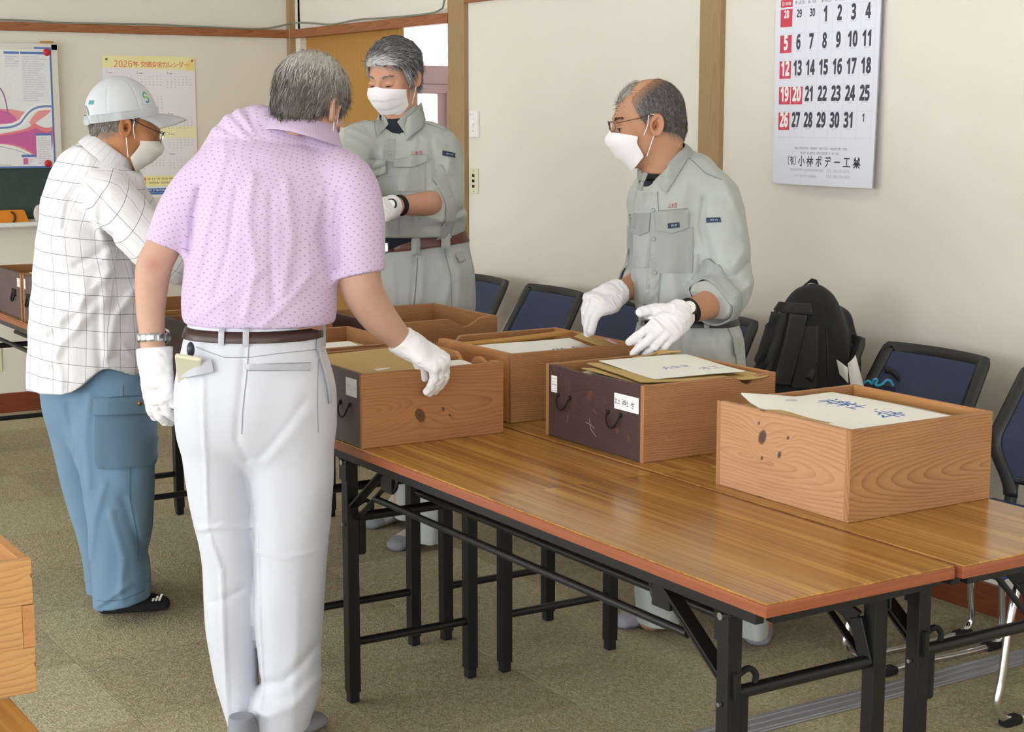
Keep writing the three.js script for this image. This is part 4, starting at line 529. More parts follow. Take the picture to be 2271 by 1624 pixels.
// cloth folds: ridged noise stretched along dir, and drawn ridges
function foldNoise(dir, across, along, amp, seed) { const u = norm3(dir), a = norm3(cross3(u, [0.3, 0.1, 1])), b = cross3(u, a), [ux, uy, uz] = u, [ax, ay, az] = a, [bx, by, bz] = b; return (x, y, z) => { const s = (x * ux + y * uy + z * uz) / along, q = (x * ax + y * ay + z * az) / across, w = (x * bx + y * by + z * bz) / across, n = vnoise(q + 0.6 * vnoise(s * 1.3, q * 0.4, seed + 2), w, s + seed), m = vnoise(q * 2.1, w * 2.1, s * 2 + seed + 7); return amp * (1 - 2 * Math.abs(n)) + amp * 0.35 * m; }; }
function ridges(lines) { // lines: [amp, width, [r, y], [r, y] ...] in metres along RIGHT and up
  const L = lines.map(([amp, w, ...p]) => { const s = []; for (let i = 1; i < p.length; i++) { const dx = p[i][0] - p[i - 1][0], dy = p[i][1] - p[i - 1][1]; s.push(p[i - 1][0], p[i - 1][1], dx, dy, 1 / (dx * dx + dy * dy)); } const X = p.map((q) => q[0]), Y = p.map((q) => q[1]), m = 2.6 * w; return { amp, w, s: new Float64Array(s), x0: Math.min(...X) - m, x1: Math.max(...X) + m, y0: Math.min(...Y) - m, y1: Math.max(...Y) + m }; });
  return (x, y, z) => { const r = x * RIGHT[0] + z * RIGHT[2]; let sum = 0; for (let k = 0; k < L.length; k++) { const l = L[k]; if (r < l.x0 || r > l.x1 || y < l.y0 || y > l.y1) continue; const s = l.s; let best = 9; for (let i = 0; i < s.length; i += 5) { const px = r - s[i], py = y - s[i + 1]; let t = (px * s[i + 2] + py * s[i + 3]) * s[i + 4]; t = t < 0 ? 0 : t > 1 ? 1 : t; const ex = px - s[i + 2] * t, ey = py - s[i + 3] * t, d = ex * ex + ey * ey; if (d < best) best = d; } sum += l.amp * Math.exp(-best / (l.w * l.w)); } return sum; };
}
function skin(f, cell, o = {}) {
  const pad = 0.02, lo = (o.lo ?? f.lo).map((v) => v - pad), hi = (o.hi ?? f.hi).map((v) => v + pad), n = [0, 1, 2].map((c) => Math.ceil((hi[c] - lo[c]) / cell / 8) * 8 + 1), [nx, ny, nz] = n, val = new Float32Array(nx * ny * nz).fill(NaN), B = 2, at = (i, j, k) => (k * ny + j) * nx + i;
  const active = [], visit = (i, j, k, b) => {
    if (Math.abs(f(lo[0] + (i + b / 2) * cell, lo[1] + (j + b / 2) * cell, lo[2] + (k + b / 2) * cell)) > b * cell * 0.87 * 1.25 + 0.006 + 0.1 * b * cell) return;
    if (b > 2) { const h = b / 2; for (let c = 0; c < 8; c++) visit(i + (c & 1) * h, j + ((c >> 1) & 1) * h, k + (c >> 2) * h, h); return; }
    active.push([i, j, k]); for (let c = k; c <= k + b; c++) for (let e = j; e <= j + b; e++) for (let a = i; a <= i + b; a++) { const q = at(a, e, c); if (val[q] !== val[q]) val[q] = f(lo[0] + a * cell, lo[1] + e * cell, lo[2] + c * cell); }
  };
  for (let k = 0; k + 8 < nz; k += 8) for (let j = 0; j + 8 < ny; j += 8) for (let i = 0; i + 8 < nx; i += 8) visit(i, j, k, 8);
  const vid = new Int32Array(nx * ny * nz).fill(-1), pos = [], idx = [], E = [[0, 1], [2, 3], [4, 5], [6, 7], [0, 2], [1, 3], [4, 6], [5, 7], [0, 4], [1, 5], [2, 6], [3, 7]], g = new Float64Array(8);
  for (const [bi, bj, bk] of active) for (let k = bk; k < bk + B; k++) for (let j = bj; j < bj + B; j++) for (let i = bi; i < bi + B; i++) {
    let mask = 0; for (let c = 0; c < 8; c++) { g[c] = val[at(i + (c & 1), j + ((c >> 1) & 1), k + (c >> 2))]; if (g[c] < 0) mask |= 1 << c; } if (!mask || mask === 255) continue;
    let sx = 0, sy = 0, sz = 0, m = 0; for (const [a, b] of E) if (((mask >> a) & 1) !== ((mask >> b) & 1)) { const t = g[a] / (g[a] - g[b]); sx += (a & 1) + ((b & 1) - (a & 1)) * t; sy += ((a >> 1) & 1) + (((b >> 1) & 1) - ((a >> 1) & 1)) * t; sz += (a >> 2) + ((b >> 2) - (a >> 2)) * t; m++; }
    vid[at(i, j, k)] = pos.length / 3; pos.push(lo[0] + (i + sx / m) * cell, lo[1] + (j + sy / m) * cell, lo[2] + (k + sz / m) * cell);
  }
  for (const [bi, bj, bk] of active) for (let k = bk; k < bk + B; k++) for (let j = bj; j < bj + B; j++) for (let i = bi; i < bi + B; i++) {
    const v0 = val[at(i, j, k)]; const quad = (a, b, c, d, flip) => { if (a < 0 || b < 0 || c < 0 || d < 0) return; flip ? idx.push(a, c, b, a, d, c) : idx.push(a, b, c, a, c, d); };
    if (i + 1 < nx && j && k) { const v1 = val[at(i + 1, j, k)]; if ((v0 < 0) !== (v1 < 0)) quad(vid[at(i, j - 1, k - 1)], vid[at(i, j, k - 1)], vid[at(i, j, k)], vid[at(i, j - 1, k)], v1 < 0); }
    if (j + 1 < ny && i && k) { const v1 = val[at(i, j + 1, k)]; if ((v0 < 0) !== (v1 < 0)) quad(vid[at(i - 1, j, k - 1)], vid[at(i - 1, j, k)], vid[at(i, j, k)], vid[at(i, j, k - 1)], v1 < 0); }
    if (k + 1 < nz && i && j) { const v1 = val[at(i, j, k + 1)]; if ((v0 < 0) !== (v1 < 0)) quad(vid[at(i - 1, j - 1, k)], vid[at(i, j - 1, k)], vid[at(i, j, k)], vid[at(i - 1, j, k)], v1 < 0); }
  }
  const nor = new Float32Array(pos.length), e = o.eps ?? cell * 0.6;
  for (let i = 0; i < pos.length; i += 3) { const x = pos[i], y = pos[i + 1], z = pos[i + 2], a = f(x + e, y, z) - f(x - e, y, z), b = f(x, y + e, z) - f(x, y - e, z), c = f(x, y, z + e) - f(x, y, z - e), l = Math.hypot(a, b, c) || 1; nor[i] = a / l; nor[i + 1] = b / l; nor[i + 2] = c / l; }
  let geo = new THREE.BufferGeometry(); geo.setAttribute('position', new THREE.Float32BufferAttribute(pos, 3)); geo.setAttribute('normal', new THREE.BufferAttribute(nor, 3));
  if (o.color) { const col = new Float32Array(pos.length); for (let i = 0; i < pos.length; i += 3) { const c = o.color(pos[i], pos[i + 1], pos[i + 2]); col[i] = c[0]; col[i + 1] = c[1]; col[i + 2] = c[2]; } geo.setAttribute('color', new THREE.BufferAttribute(col, 3)); }
  geo.setIndex(idx);
  if (o.parts) { // cloth pattern along each piece of the garment: the piece nearest to a triangle gives its uv
    geo = geo.toNonIndexed(); const p = geo.attributes.position, uv = new Float32Array(p.count * 2);
    for (let i = 0; i < p.count; i += 3) { const q = [0, 1, 2].map((k) => [p.getX(i + k), p.getY(i + k), p.getZ(i + k)]), cx = (q[0][0] + q[1][0] + q[2][0]) / 3, cy = (q[0][1] + q[1][1] + q[2][1]) / 3, cz = (q[0][2] + q[1][2] + q[2][2]) / 3; let bi = 0, bd = 9; o.parts.forEach((t, k) => { const d = t(cx, cy, cz); if (d < bd) { bd = d; bi = k; } }); const T = o.parts[bi], c0 = T.uv(cx, cy, cz)[0]; q.forEach((v, k) => { let [a, s] = T.uv(...v); while (a - c0 > Math.PI) a -= 2 * Math.PI; while (a - c0 < -Math.PI) a += 2 * Math.PI; uv[(i + k) * 2] = a / (2 * Math.PI) * T.girth + bi * 0.37; uv[(i + k) * 2 + 1] = s; }); }
    geo.setAttribute('uv', new THREE.BufferAttribute(uv, 2));
  } else { const p = geo.attributes.position, uv = new Float32Array(p.count * 2); for (let i = 0; i < p.count; i++) { uv[i * 2] = p.getX(i) * RIGHT[0] + p.getZ(i) * RIGHT[2]; uv[i * 2 + 1] = p.getY(i); } geo.setAttribute('uv', new THREE.BufferAttribute(uv, 2)); }
  return geo;
}
// a piece of cloth laid on a garment: grid around c, pushed along -n until it meets f
function patch(f, c, n, up, w, h, o = {}) {
  n = norm3(n); const U = norm3(cross3(up, n)), W = cross3(n, U), off = o.off ?? 0.002, N = o.n ?? 8, K = o.m ?? 8;
  return sheet(N, K, (a, b) => { let x = (a - 0.5) * w, y = (b - 0.5) * h; if (o.warp) [x, y] = o.warp(x, y, a, b); let p = add3(add3(add3(c, U, x), W, y), n, 0.09), t = 0; for (let i = 0; i < 60 && t < 0.2; i++) { const d = f(...p); if (d < 0.0006) break; const s = Math.max(0.0006, d * 0.7); p = add3(p, n, -s); t += s; } return add3(p, n, off + (o.puff ? o.puff(a, b) : 0)); }, o.t ?? 0.0016);
}
// a band round a limb or waist at c, axis ax: every ray from the middle meets f
function band(f, c, ax, h, o = {}) {
  ax = norm3(ax); const U = norm3(cross3(ax, Math.abs(ax[1]) > 0.8 ? FWD : [0, 1, 0])), W = cross3(ax, U), N = o.n ?? 48, off = o.off ?? 0.003, [a0, a1] = o.arc ?? [0, 1];
  return sheet(N, o.m ?? 3, (a, b) => { const q = lerp(a0, a1, a) * 2 * Math.PI, d = add3([U[0] * Math.cos(q), U[1] * Math.cos(q), U[2] * Math.cos(q)], W, Math.sin(q)), base = add3(c, ax, (b - 0.5) * h + (o.tilt ? o.tilt(q) : 0)); let lo = 0, hi = o.max ?? 0.3; for (let i = 0; i < 26; i++) { const m = (lo + hi) / 2; if (f(...add3(base, d, m)) < 0) lo = m; else hi = m; } return add3(base, d, lo + off); }, o.t ?? 0.002);
}
// ---------- heads ----------
function headLocal(x, y, z, o) {
  const ax = Math.abs(x); const el = (cx, cy, cz, a, b, c, X = x) => { const p = (X - cx) / a, q = (y - cy) / b, r = (z - cz) / c, k0 = Math.sqrt(p * p + q * q + r * r), k1 = Math.sqrt(p * p / (a * a) + q * q / (b * b) + r * r / (c * c)); return k1 > 1e-6 ? k0 * (k0 - 1) / k1 : -Math.min(a, b, c); };
  const cone = (a, b, ra, rb, X = x) => { const dx = b[0] - a[0], dy = b[1] - a[1], dz = b[2] - a[2], t = clamp(((X - a[0]) * dx + (y - a[1]) * dy + (z - a[2]) * dz) / (dx * dx + dy * dy + dz * dz)); return Math.hypot(X - a[0] - dx * t, y - a[1] - dy * t, z - a[2] - dz * t) - (ra + (rb - ra) * t); };
  let d = el(0, 0.03, -0.012, 0.075, 0.087, 0.094); if (d > 0.1) return d - 0.03;
  d = smin(d, el(0, -0.03, 0.03, 0.06, 0.082, 0.062), 0.03); d = smin(d, cone([0.046, -0.05, 0.002], [0.012, -0.098, 0.062], 0.02, 0.018, ax), 0.03);
  d = smin(d, el(0.04, -0.024, 0.062, 0.024, 0.022, 0.02, ax), 0.022); d = smin(d, cone([0, 0.022, 0.083], [0.034, 0.02, 0.068], 0.011, 0.01, ax), 0.016);
  d = smin(d, cone([0, 0.006, 0.09], [0, -0.033, 0.106], 0.0075, 0.0125), 0.012); d = smin(d, el(0.013, -0.037, 0.096, 0.008, 0.008, 0.01, ax), 0.008);
  d = -smin(-d, el(0.031, 0.001, 0.097, 0.017, 0.01, 0.013, ax), 0.012); d = smin(d, el(0.031, -0.0005, 0.0735, 0.0155, 0.0105, 0.0125, ax), 0.004);
  // ears: a rim, a bowl and a lobe
  const rot = 0.25, ey = (y + 0.008) * Math.cos(rot) - (z + 0.012) * Math.sin(rot), ez = (y + 0.008) * Math.sin(rot) + (z + 0.012) * Math.cos(rot), out = ax - 0.072 - 0.3 * Math.max(0, -ez);
  if (ax > 0.05 && Math.abs(ez) < 0.05) { const k = Math.hypot(ey / 0.031, ez / 0.019), plate = Math.max((k - 1) * 0.019, Math.abs(out - 0.008) - 0.009 + 0.003 * k), bowl = Math.min(Math.hypot((ey + 0.002) / 0.013, (ez - 0.004) / 0.0085, (out - 0.016) / 0.015) - 1, Math.hypot((ey - 0.012) / 0.011, (ez + 0.003) / 0.0075, (out - 0.018) / 0.0075) - 1); let e = -smin(-plate, bowl * 0.009, 0.002); d = smin(d, e, 0.006); }
  return d;
}
const HAIRLINE = [[0, 0.07], [35, 0.062], [55, 0.05], [66, 0.02], [75, 0.0], [84, 0.02], [97, 0.028], [108, 0.0], [125, -0.04], [150, -0.062], [180, -0.07]];
function hairline(phi, tab = HAIRLINE) { for (let i = 1; i < tab.length; i++) if (phi <= tab[i][0]) return lerp(tab[i - 1][1], tab[i][1], (phi - tab[i - 1][0]) / (tab[i][0] - tab[i - 1][0])); return tab[tab.length - 1][1]; }
// ---------- people: shared pieces ----------
const cloth = (color, o = {}) => new THREE.MeshPhysicalMaterial({ color, roughness: 0.92, sheen: 0.25, sheenRoughness: 0.7, sheenColor: new THREE.Color(0xffffff), bumpMap: o.bump ?? weave, bumpScale: o.depth ?? 0.0003, map: o.map ?? null, side: THREE.DoubleSide });
M.skin = new THREE.MeshPhysicalMaterial({ color: 0xffffff, vertexColors: true, roughness: 0.5, specularIntensity: 0.6, bumpMap: dataTex(128, 128, 0.02, 0.02, (u, v) => 128 + 60 * vnoise(u * 2500, v * 2500) + 50 * vnoise(u * 900, v * 900, 4), false), bumpScale: 0.00025 });
M.glove = cloth(0xf0eff2, { depth: 0.0004 });
M.mask = cloth(0xf3f1f3, { depth: 0.00015 });
M.hair = std({ color: 0xffffff, vertexColors: true, roughness: 0.55, side: THREE.DoubleSide });
const srgb = (s) => { const c = new THREE.Color(s); return [c.r, c.g, c.b]; };
const up0 = [0, 1, 0];
function headFrame(c, fwd, up) { const Z = norm3(fwd), X = norm3(cross3(up, Z)), Y = cross3(Z, X); return { c, X, Y, Z, at: (x, y, z) => add3(add3(add3(c, X, x), Y, y), Z, z), dir: (x, y, z) => add3(add3([X[0] * x, X[1] * x, X[2] * x], Y, y), Z, z), loc: (x, y, z) => { const q = [x - c[0], y - c[1], z - c[2]]; return [dot3(q, X), dot3(q, Y), dot3(q, Z)]; } }; }
function headField(H, s = 1) { return framed(H.c, H.X, H.Y, H.Z, (x, y, z) => headLocal(x / s, y / s, z / s) * s, 0.15 * s); }
function skinColor(H, base, o = {}) {
  const b = srgb(base), red = [b[0] * 1.04, b[1] * 0.8, b[2] * 0.76], st = srgb(o.stubble ?? '#5a5350');
  return (x, y, z) => { let k = 1 + 0.06 * fbm(x * 30, y * 30, z * 30, 3) + 0.05 * vnoise(x * 220, y * 220, z * 220); let c = [b[0] * k, b[1] * k, b[2] * k]; if (!H) return c; const [lx, ly, lz] = H.loc(x, y, z); if (Math.hypot(lx, ly, lz) > 0.17) return c;
    const rd = 0.6 * Math.exp(-((Math.abs(lx) - 0.075) ** 2) / 0.0003 - (ly + 0.01) ** 2 / 0.0012 - (lz + 0.01) ** 2 / 0.001) + 0.45 * Math.exp(-((Math.abs(lx) - 0.04) ** 2 + (ly + 0.03) ** 2) / 0.0008) * (lz > 0.03 ? 1 : 0); c = c.map((v, i) => lerp(v, red[i] * k, clamp(rd)));
    if (o.shave) { const phi = Math.atan2(Math.abs(lx), lz) * 57.3, q = sstep(-0.008, 0.006, ly - hairline(phi, o.shave) + 0.006 * vnoise(x * 120, y * 120, z * 120)) * (o.shaveTop ? sstep(o.shaveTop[0] + 0.012, o.shaveTop[0] - 0.012, ly - o.shaveTop[1] * lz) : 1) * (Math.abs(lx) > 0.081 && ly < 0.03 ? 0 : 1); const g = 0.85 + 0.25 * vnoise(x * 700, y * 700, z * 700); c = c.map((v, i) => lerp(v, st[i] * g, q * (o.shaveAmount ?? 0.8))); }
    if (o.extra) c = o.extra(c, lx, ly, lz); return c; };
}
// hair: a cap that follows the skull plus thousands of short locks combed along flow()
function makeHair(H, o) {
  const s = o.s ?? 1, tab = o.line ?? HAIRLINE, lift = o.lift ?? 0.012;
  const local = (x, y, z) => { x /= s; y /= s; z /= s; const k = (a, b, c, cy, cz) => { const p = x / a, q = (y - cy) / b, r = (z - cz) / c, k0 = Math.sqrt(p * p + q * q + r * r), k1 = Math.sqrt(p * p / (a * a) + q * q / (b * b) + r * r / (c * c)); return k1 > 1e-6 ? k0 * (k0 - 1) / k1 : -a; }; const t = clamp((y + 0.06) / 0.12), L = lift * (o.sideLift ?? 0.55) + lift * (1 - (o.sideLift ?? 0.55)) * t; let d = smin(k(0.075, 0.087, 0.094, 0.03, -0.012) - L, k(0.06, 0.07, 0.075, -0.02, -0.03) - L * 0.7, 0.02); const phi = Math.atan2(Math.abs(x), z) * 57.3; d = -smin(-d, y - hairline(phi, tab) + 0.004 * vnoise(phi * 0.2, x * 40, 3), 0.008); if (o.top) d = -smin(-d, o.top(x, y, z), 0.006); return d * s; };
  const f0 = framed(H.c, H.X, H.Y, H.Z, local, 0.16 * s), f = modify(f0, (d, x, y, z) => d + (o.rough ?? 0.002) * vnoise(x * 95, y * 95, z * 95) + 0.0015 * vnoise(x * 240, y * 240, z * 240));
  const col = (x, y, z, j = 0) => { const [a, b, c] = H.loc(x, y, z); return o.color(a / s, b / s, c / s, j); };
  const g = skin(f, o.cell ?? 0.0045, { color: (x, y, z) => col(x, y, z, 0.5 * vnoise(x * 300, y * 300, z * 300)) }), p = g.attributes.position, nn = g.attributes.normal, r = rng(o.seed), pos = [], nor = [], cl = [];
  for (let i = 0; i < o.count; i++) {
    const v = Math.floor(r() * p.count); let q = [p.getX(v) + (r() - 0.5) * 0.005, p.getY(v) + (r() - 0.5) * 0.005, p.getZ(v) + (r() - 0.5) * 0.005], n = [nn.getX(v), nn.getY(v), nn.getZ(v)]; const lo = H.loc(...q).map((w) => w / s), fl = o.flow(...lo), jit = [r() - 0.5, r() - 0.5, r() - 0.5];
    let d = H.dir(fl[0] + jit[0] * 0.5, fl[1] + jit[1] * 0.5, fl[2] + jit[2] * 0.5); const out = (o.stand ?? 0.25) * (0.5 + r()); d = norm3(add3(add3(d, n, -dot3(d, n)), n, out)); const L = (o.len ?? 0.025) * (0.6 + 0.8 * r()), w = 0.0007 + 0.0006 * r(), sd = norm3(cross3(d, n)), c = col(...q, (r() - 0.5) * 2), bend = add3([0, -0.35 * L, 0], n, -(o.cling ?? 0.25) * L);
    const P = [0, 0.5, 1].map((t) => add3(add3(q, d, L * t), bend, t * t)), W = [w, w * 0.8, w * 0.12];
    const side = [0, 1, 2].map((k) => [add3(P[k], sd, W[k]), add3(P[k], sd, -W[k])]);
    for (const k of [0, 1]) { for (const t of [side[k][0], side[k + 1][1], side[k][1], side[k][0], side[k + 1][0], side[k + 1][1]]) { pos.push(...t); nor.push(...n); cl.push(...c); } }
  }
  const st = new THREE.BufferGeometry(); st.setAttribute('position', new THREE.Float32BufferAttribute(pos, 3)); st.setAttribute('normal', new THREE.Float32BufferAttribute(nor, 3)); st.setAttribute('color', new THREE.Float32BufferAttribute(cl, 3)); st.setAttribute('uv', new THREE.Float32BufferAttribute(new Float32Array(pos.length / 3 * 2), 2));
  return mergeGeometries([g.toNonIndexed(), st]);
}
function maskSheet(H, s = 1, o = {}) { // pleated face mask
  return sheet(28, 26, (a, b) => { const q = (a - 0.5) * 2, A = Math.abs(q), top = -0.008 - 0.022 * A * A + 0.006 * Math.exp(-q * q / 0.02), bot = -0.124 + 0.036 * A * A, y = lerp(bot, top, b), zc = lerp(0.094, 0.1225, sstep(0, 0.8, b)) - 0.014 * sstep(0.8, 1, b) - 0.026 * Math.pow(1 - b, 3), z = 0.022 + (zc - 0.022) * Math.pow(Math.cos(q * 1.42), 0.75), x = 0.0735 * Math.sin(q * 1.3) / Math.sin(1.3) * (0.88 + 0.12 * b), pl = (b * 3.2) % 1; return H.at(x * s, y * s, (z + 0.0035 * (1 - pl) * (1 - A * A) * (b > 0.12 && b < 0.92 ? 1 : 0) + 0.0012 * vnoise(q * 5, b * 7, o.seed ?? 1)) * s); }, 0.0016);
}
function earLoops(H, s = 1, sides = [-1, 1]) { return merged(sides.flatMap((k) => [[-0.03, 0.022, 0.024], [-0.088, -0.03, -0.016]].map(([y, ty, tz]) => pipe([H.at(k * 0.0735 * s, y * s, 0.026 * s), H.at(k * 0.079 * s, (y + ty) / 2 * s * 1.0, 0.012 * s), H.at(k * 0.0835 * s, ty * s, (tz > 0 ? 0.004 : -0.004) * s), H.at(k * 0.082 * s, ty * 0.8 * s, -0.016 * s)], 0.0014, { k: 5, n: 18 })))); }
function glassesParts(H, s, o, parent) {
  const fr = [], rim = (k) => { const P = []; for (let i = 0; i < 24; i++) { const q = i / 24 * 6.283, w = o.w ?? 0.024, h = o.h ?? 0.016; P.push(H.at((k * 0.034 + w * Math.sign(Math.cos(q)) * Math.pow(Math.abs(Math.cos(q)), 0.7)) * s, (o.y + h * Math.sign(Math.sin(q)) * Math.pow(Math.abs(Math.sin(q)), 0.75)) * s, (o.z - 0.008 * Math.abs(Math.cos(q)) * (k * Math.cos(q) > 0 ? 1 : 0)) * s)); } return P; };
  for (const k of [-1, 1]) { fr.push(pipe(rim(k), 0.0011, { closed: true, n: 60, k: 6 })); fr.push(pipe([H.at(k * 0.058 * s, (o.y + 0.008) * s, (o.z - 0.008) * s), H.at(k * 0.07 * s, (o.y + 0.009) * s, (o.z - 0.022) * s), H.at(k * 0.078 * s, (o.y + 0.012) * s, 0.03 * s), H.at(k * 0.0845 * s, (o.y + 0.016) * s, 0.002 * s), H.at(k * 0.082 * s, (o.y + 0.006) * s, -0.02 * s)], 0.0012, { k: 6, n: 30 })); }
  fr.push(pipe([H.at(-0.011 * s, (o.y + 0.004) * s, o.z * s), H.at(0, (o.y + 0.008) * s, (o.z + 0.003) * s), H.at(0.011 * s, (o.y + 0.004) * s, o.z * s)], 0.0011, { k: 6 }));
  const g = mesh('glasses', merged(fr), o.mat, parent); for (const k of [-1, 1]) { const R = rim(k), c = H.at(k * 0.034 * s, o.y * s, o.z * s); mesh('lens', sheet(24, 1, (a, b) => { const p = R[Math.round(a * 24) % 24]; return add3(c, sub3(p, c), lerp(0.02, 0.97, b)); }), new THREE.MeshPhysicalMaterial({ color: 0xffffff, roughness: 0.03, transmission: 1, thickness: 0, ior: 1.5, side: THREE.DoubleSide }), g); }
}
// hand: w wrist, d towards the knuckles, b back of the hand, t +1/-1 which side the thumb is on
function handTubes(w, d, b, t, o = {}) {
  d = norm3(d); let X = norm3(cross3(d, b)); b = cross3(X, d); if (t < 0) X = X.map((v) => -v); const s = o.s ?? 1, g = o.slack ?? 0.0018, P = (x, y, z) => add3(add3(add3(w, X, x * s), d, y * s), b, z * s), out = [], K = [[0.027, 0.088, 0], [0.008, 0.093, 0.003], [-0.011, 0.088, 0.002], [-0.028, 0.078, -0.002]], L = [[0.041, 0.025, 0.02], [0.045, 0.028, 0.021], [0.042, 0.026, 0.02], [0.033, 0.02, 0.018]], R = [0.0095, 0.0098, 0.0094, 0.0082];
  K.forEach((k, i) => out.push(tube([[P(k[0] * 0.62, -0.002, 0), 0.0165 + g], [P(k[0] * 0.95, 0.045, -0.001), 0.015 + g], [P(...k), 0.0115 + g]], up0, 2)));
  const cu = o.curl ?? [20, 25, 28, 32], sp = o.spread ?? [6, 1, -4, -10];
  K.forEach((k, i) => { const c = Array.isArray(cu[i]) ? cu[i] : [cu[i], cu[i] * 1.15, cu[i] * 0.8]; let ang = 0, p = [...k], nodes = [[P(...p), R[i] + g + 0.0012]]; const yaw = sp[i] * Math.PI / 180; for (let j = 0; j < 3; j++) { ang += c[j] * Math.PI / 180; const l = L[i][j], fy = Math.cos(ang), fz = -Math.sin(ang); p = [p[0] + l * fy * Math.sin(yaw), p[1] + l * fy * Math.cos(yaw), p[2] + l * fz]; nodes.push([P(...p), R[i] * (1 - 0.08 * (j + 1)) + g]); } out.push(tube(nodes, up0, 1)); });
  const th = o.thumb ?? [[0.02, 0.018, -0.008], [0.042, 0.045, -0.018], [0.05, 0.072, -0.022], [0.05, 0.096, -0.024]]; out.push(tube(th.map((q, i) => [P(...q), [0.0175, 0.014, 0.0112, 0.009][i] + g]), up0, 2));
  return { tubes: out, P };
}
function gloveField(w, d, b, t, o = {}) { const h = handTubes(w, d, b, t, o), palm = join(h.tubes.slice(0, 4), 0.012), fing = h.tubes.slice(4); let f = (x, y, z) => { let q = palm(x, y, z); q = smin(q, fing[4](x, y, z), 0.014); let e = fing[0](x, y, z); for (let i = 1; i < 4; i++) e = smin(e, fing[i](x, y, z), 0.0035); return smin(q, e, 0.006); }; const all = join(h.tubes, 0.01); f.lo = all.lo; f.hi = all.hi; if (o.cuff) { const c = tube(o.cuff, up0, 3), g0 = f; f = (x, y, z) => smin(g0(x, y, z), c(x, y, z), 0.012); f.lo = [0, 1, 2].map((k) => Math.min(all.lo[k], c.lo[k])); f.hi = [0, 1, 2].map((k) => Math.max(all.hi[k], c.hi[k])); } const n1 = foldNoise(o.fold ?? cross3(norm3(d), norm3(b)), 0.014, 0.05, 0.0018, 5); return modify(f, (q, x, y, z) => q - n1(x, y, z)); }
function watch(parent, f, c, ax, face, o = {}) { // strap band + case + dial
  const w = mesh('wristwatch', band(f, c, ax, o.h ?? 0.019, { off: 0.0026, t: 0.003, n: 40 }), o.strap ?? M.blackRubber, parent, o.label), n = norm3(face); let p = add3(c, n, 0.08), t = 0; for (let i = 0; i < 80; i++) { const d = f(...p); if (d < 0.0005) break; p = add3(p, n, -Math.max(0.0005, d * 0.7)); } p = add3(p, n, 0.006); const q = new THREE.Quaternion().setFromUnitVectors(V(0, 0, 1), V(...n));
  const put = (nm, g, m) => mesh(nm, g.applyQuaternion(q).translate(...p), m, w), R = o.r ?? 0.0185; put('watch_case', new THREE.CylinderGeometry(R, R * 1.04, 0.009, 28).rotateX(Math.PI / 2), o.case ?? M.black); if (o.dial !== false) { put('dial', new THREE.CircleGeometry(R * 0.82, 28).translate(0, 0, 0.0047), std({ map: canvasTex(128, 128, (x) => { x.fillStyle = '#ecebe6'; x.fillRect(0, 0, 128, 128); x.strokeStyle = '#3a3a3e'; x.lineWidth = 3; for (let i = 0; i < 12; i++) { const a = i * Math.PI / 6; x.beginPath(); x.moveTo(64 + 44 * Math.cos(a), 64 + 44 * Math.sin(a)); x.lineTo(64 + 54 * Math.cos(a), 64 + 54 * Math.sin(a)); x.stroke(); } x.lineWidth = 5; x.beginPath(); x.moveTo(64, 64); x.lineTo(64, 100); x.moveTo(64, 64); x.lineTo(84, 50); x.stroke(); }), roughness: 0.3 })); } return w;
}
function person(label, base) { return thing('person', label, 'person', base); }
// children were modelled in the room's own metres: bring them into the person's frame
function settle(g) { const p = g.position; g.traverse((m) => { if (m.isMesh && !m.userData.done) { m.geometry.translate(-p.x, -p.y, -p.z); m.userData.done = 1; } }); g.traverse((m) => delete m.userData.done); return g; }
const toCam = norm3([-0.52, 0.1, 0.845]);
function foot(parent, heel, toe, mat, o = {}) { // sock on a foot: heel and toe on the floor
  const d = norm3(sub3(toe, heel)), L = len3(sub3(toe, heel)), at = (s, y) => { const p = add3(heel, d, L * s); p[1] = y; return p; }, side = norm3(cross3(up0, d));
  const f = join([tube([[at(0.12, 0.034), 0.031, 0.033], [at(0.4, 0.034), 0.034, 0.034], [at(0.68, 0.028), 0.044, 0.028], [at(0.9, 0.02), 0.036, 0.02]], side, 4), tube([[at(0.2, 0.13), 0.031], [at(0.2, 0.09), 0.032], [at(0.3, 0.06), 0.034]], side, 3)], 0.03), g = cutBy(f, [0, 0.003, 0], [0, -1, 0], 0.003); mesh('sock', skin(o.top ? cutBy(g, [0, o.top, 0], [0, 1, 0]) : g, 0.0055, { color: o.color }), mat, parent, o.label); return f;
}
function merged2(list) { const keys = ['position', 'normal', 'uv', 'color']; return mergeGeometries(list.map((g) => { const h = g.index ? g.toNonIndexed() : g; for (const k of Object.keys(h.attributes)) if (!keys.includes(k)) h.deleteAttribute(k); return h; })); }
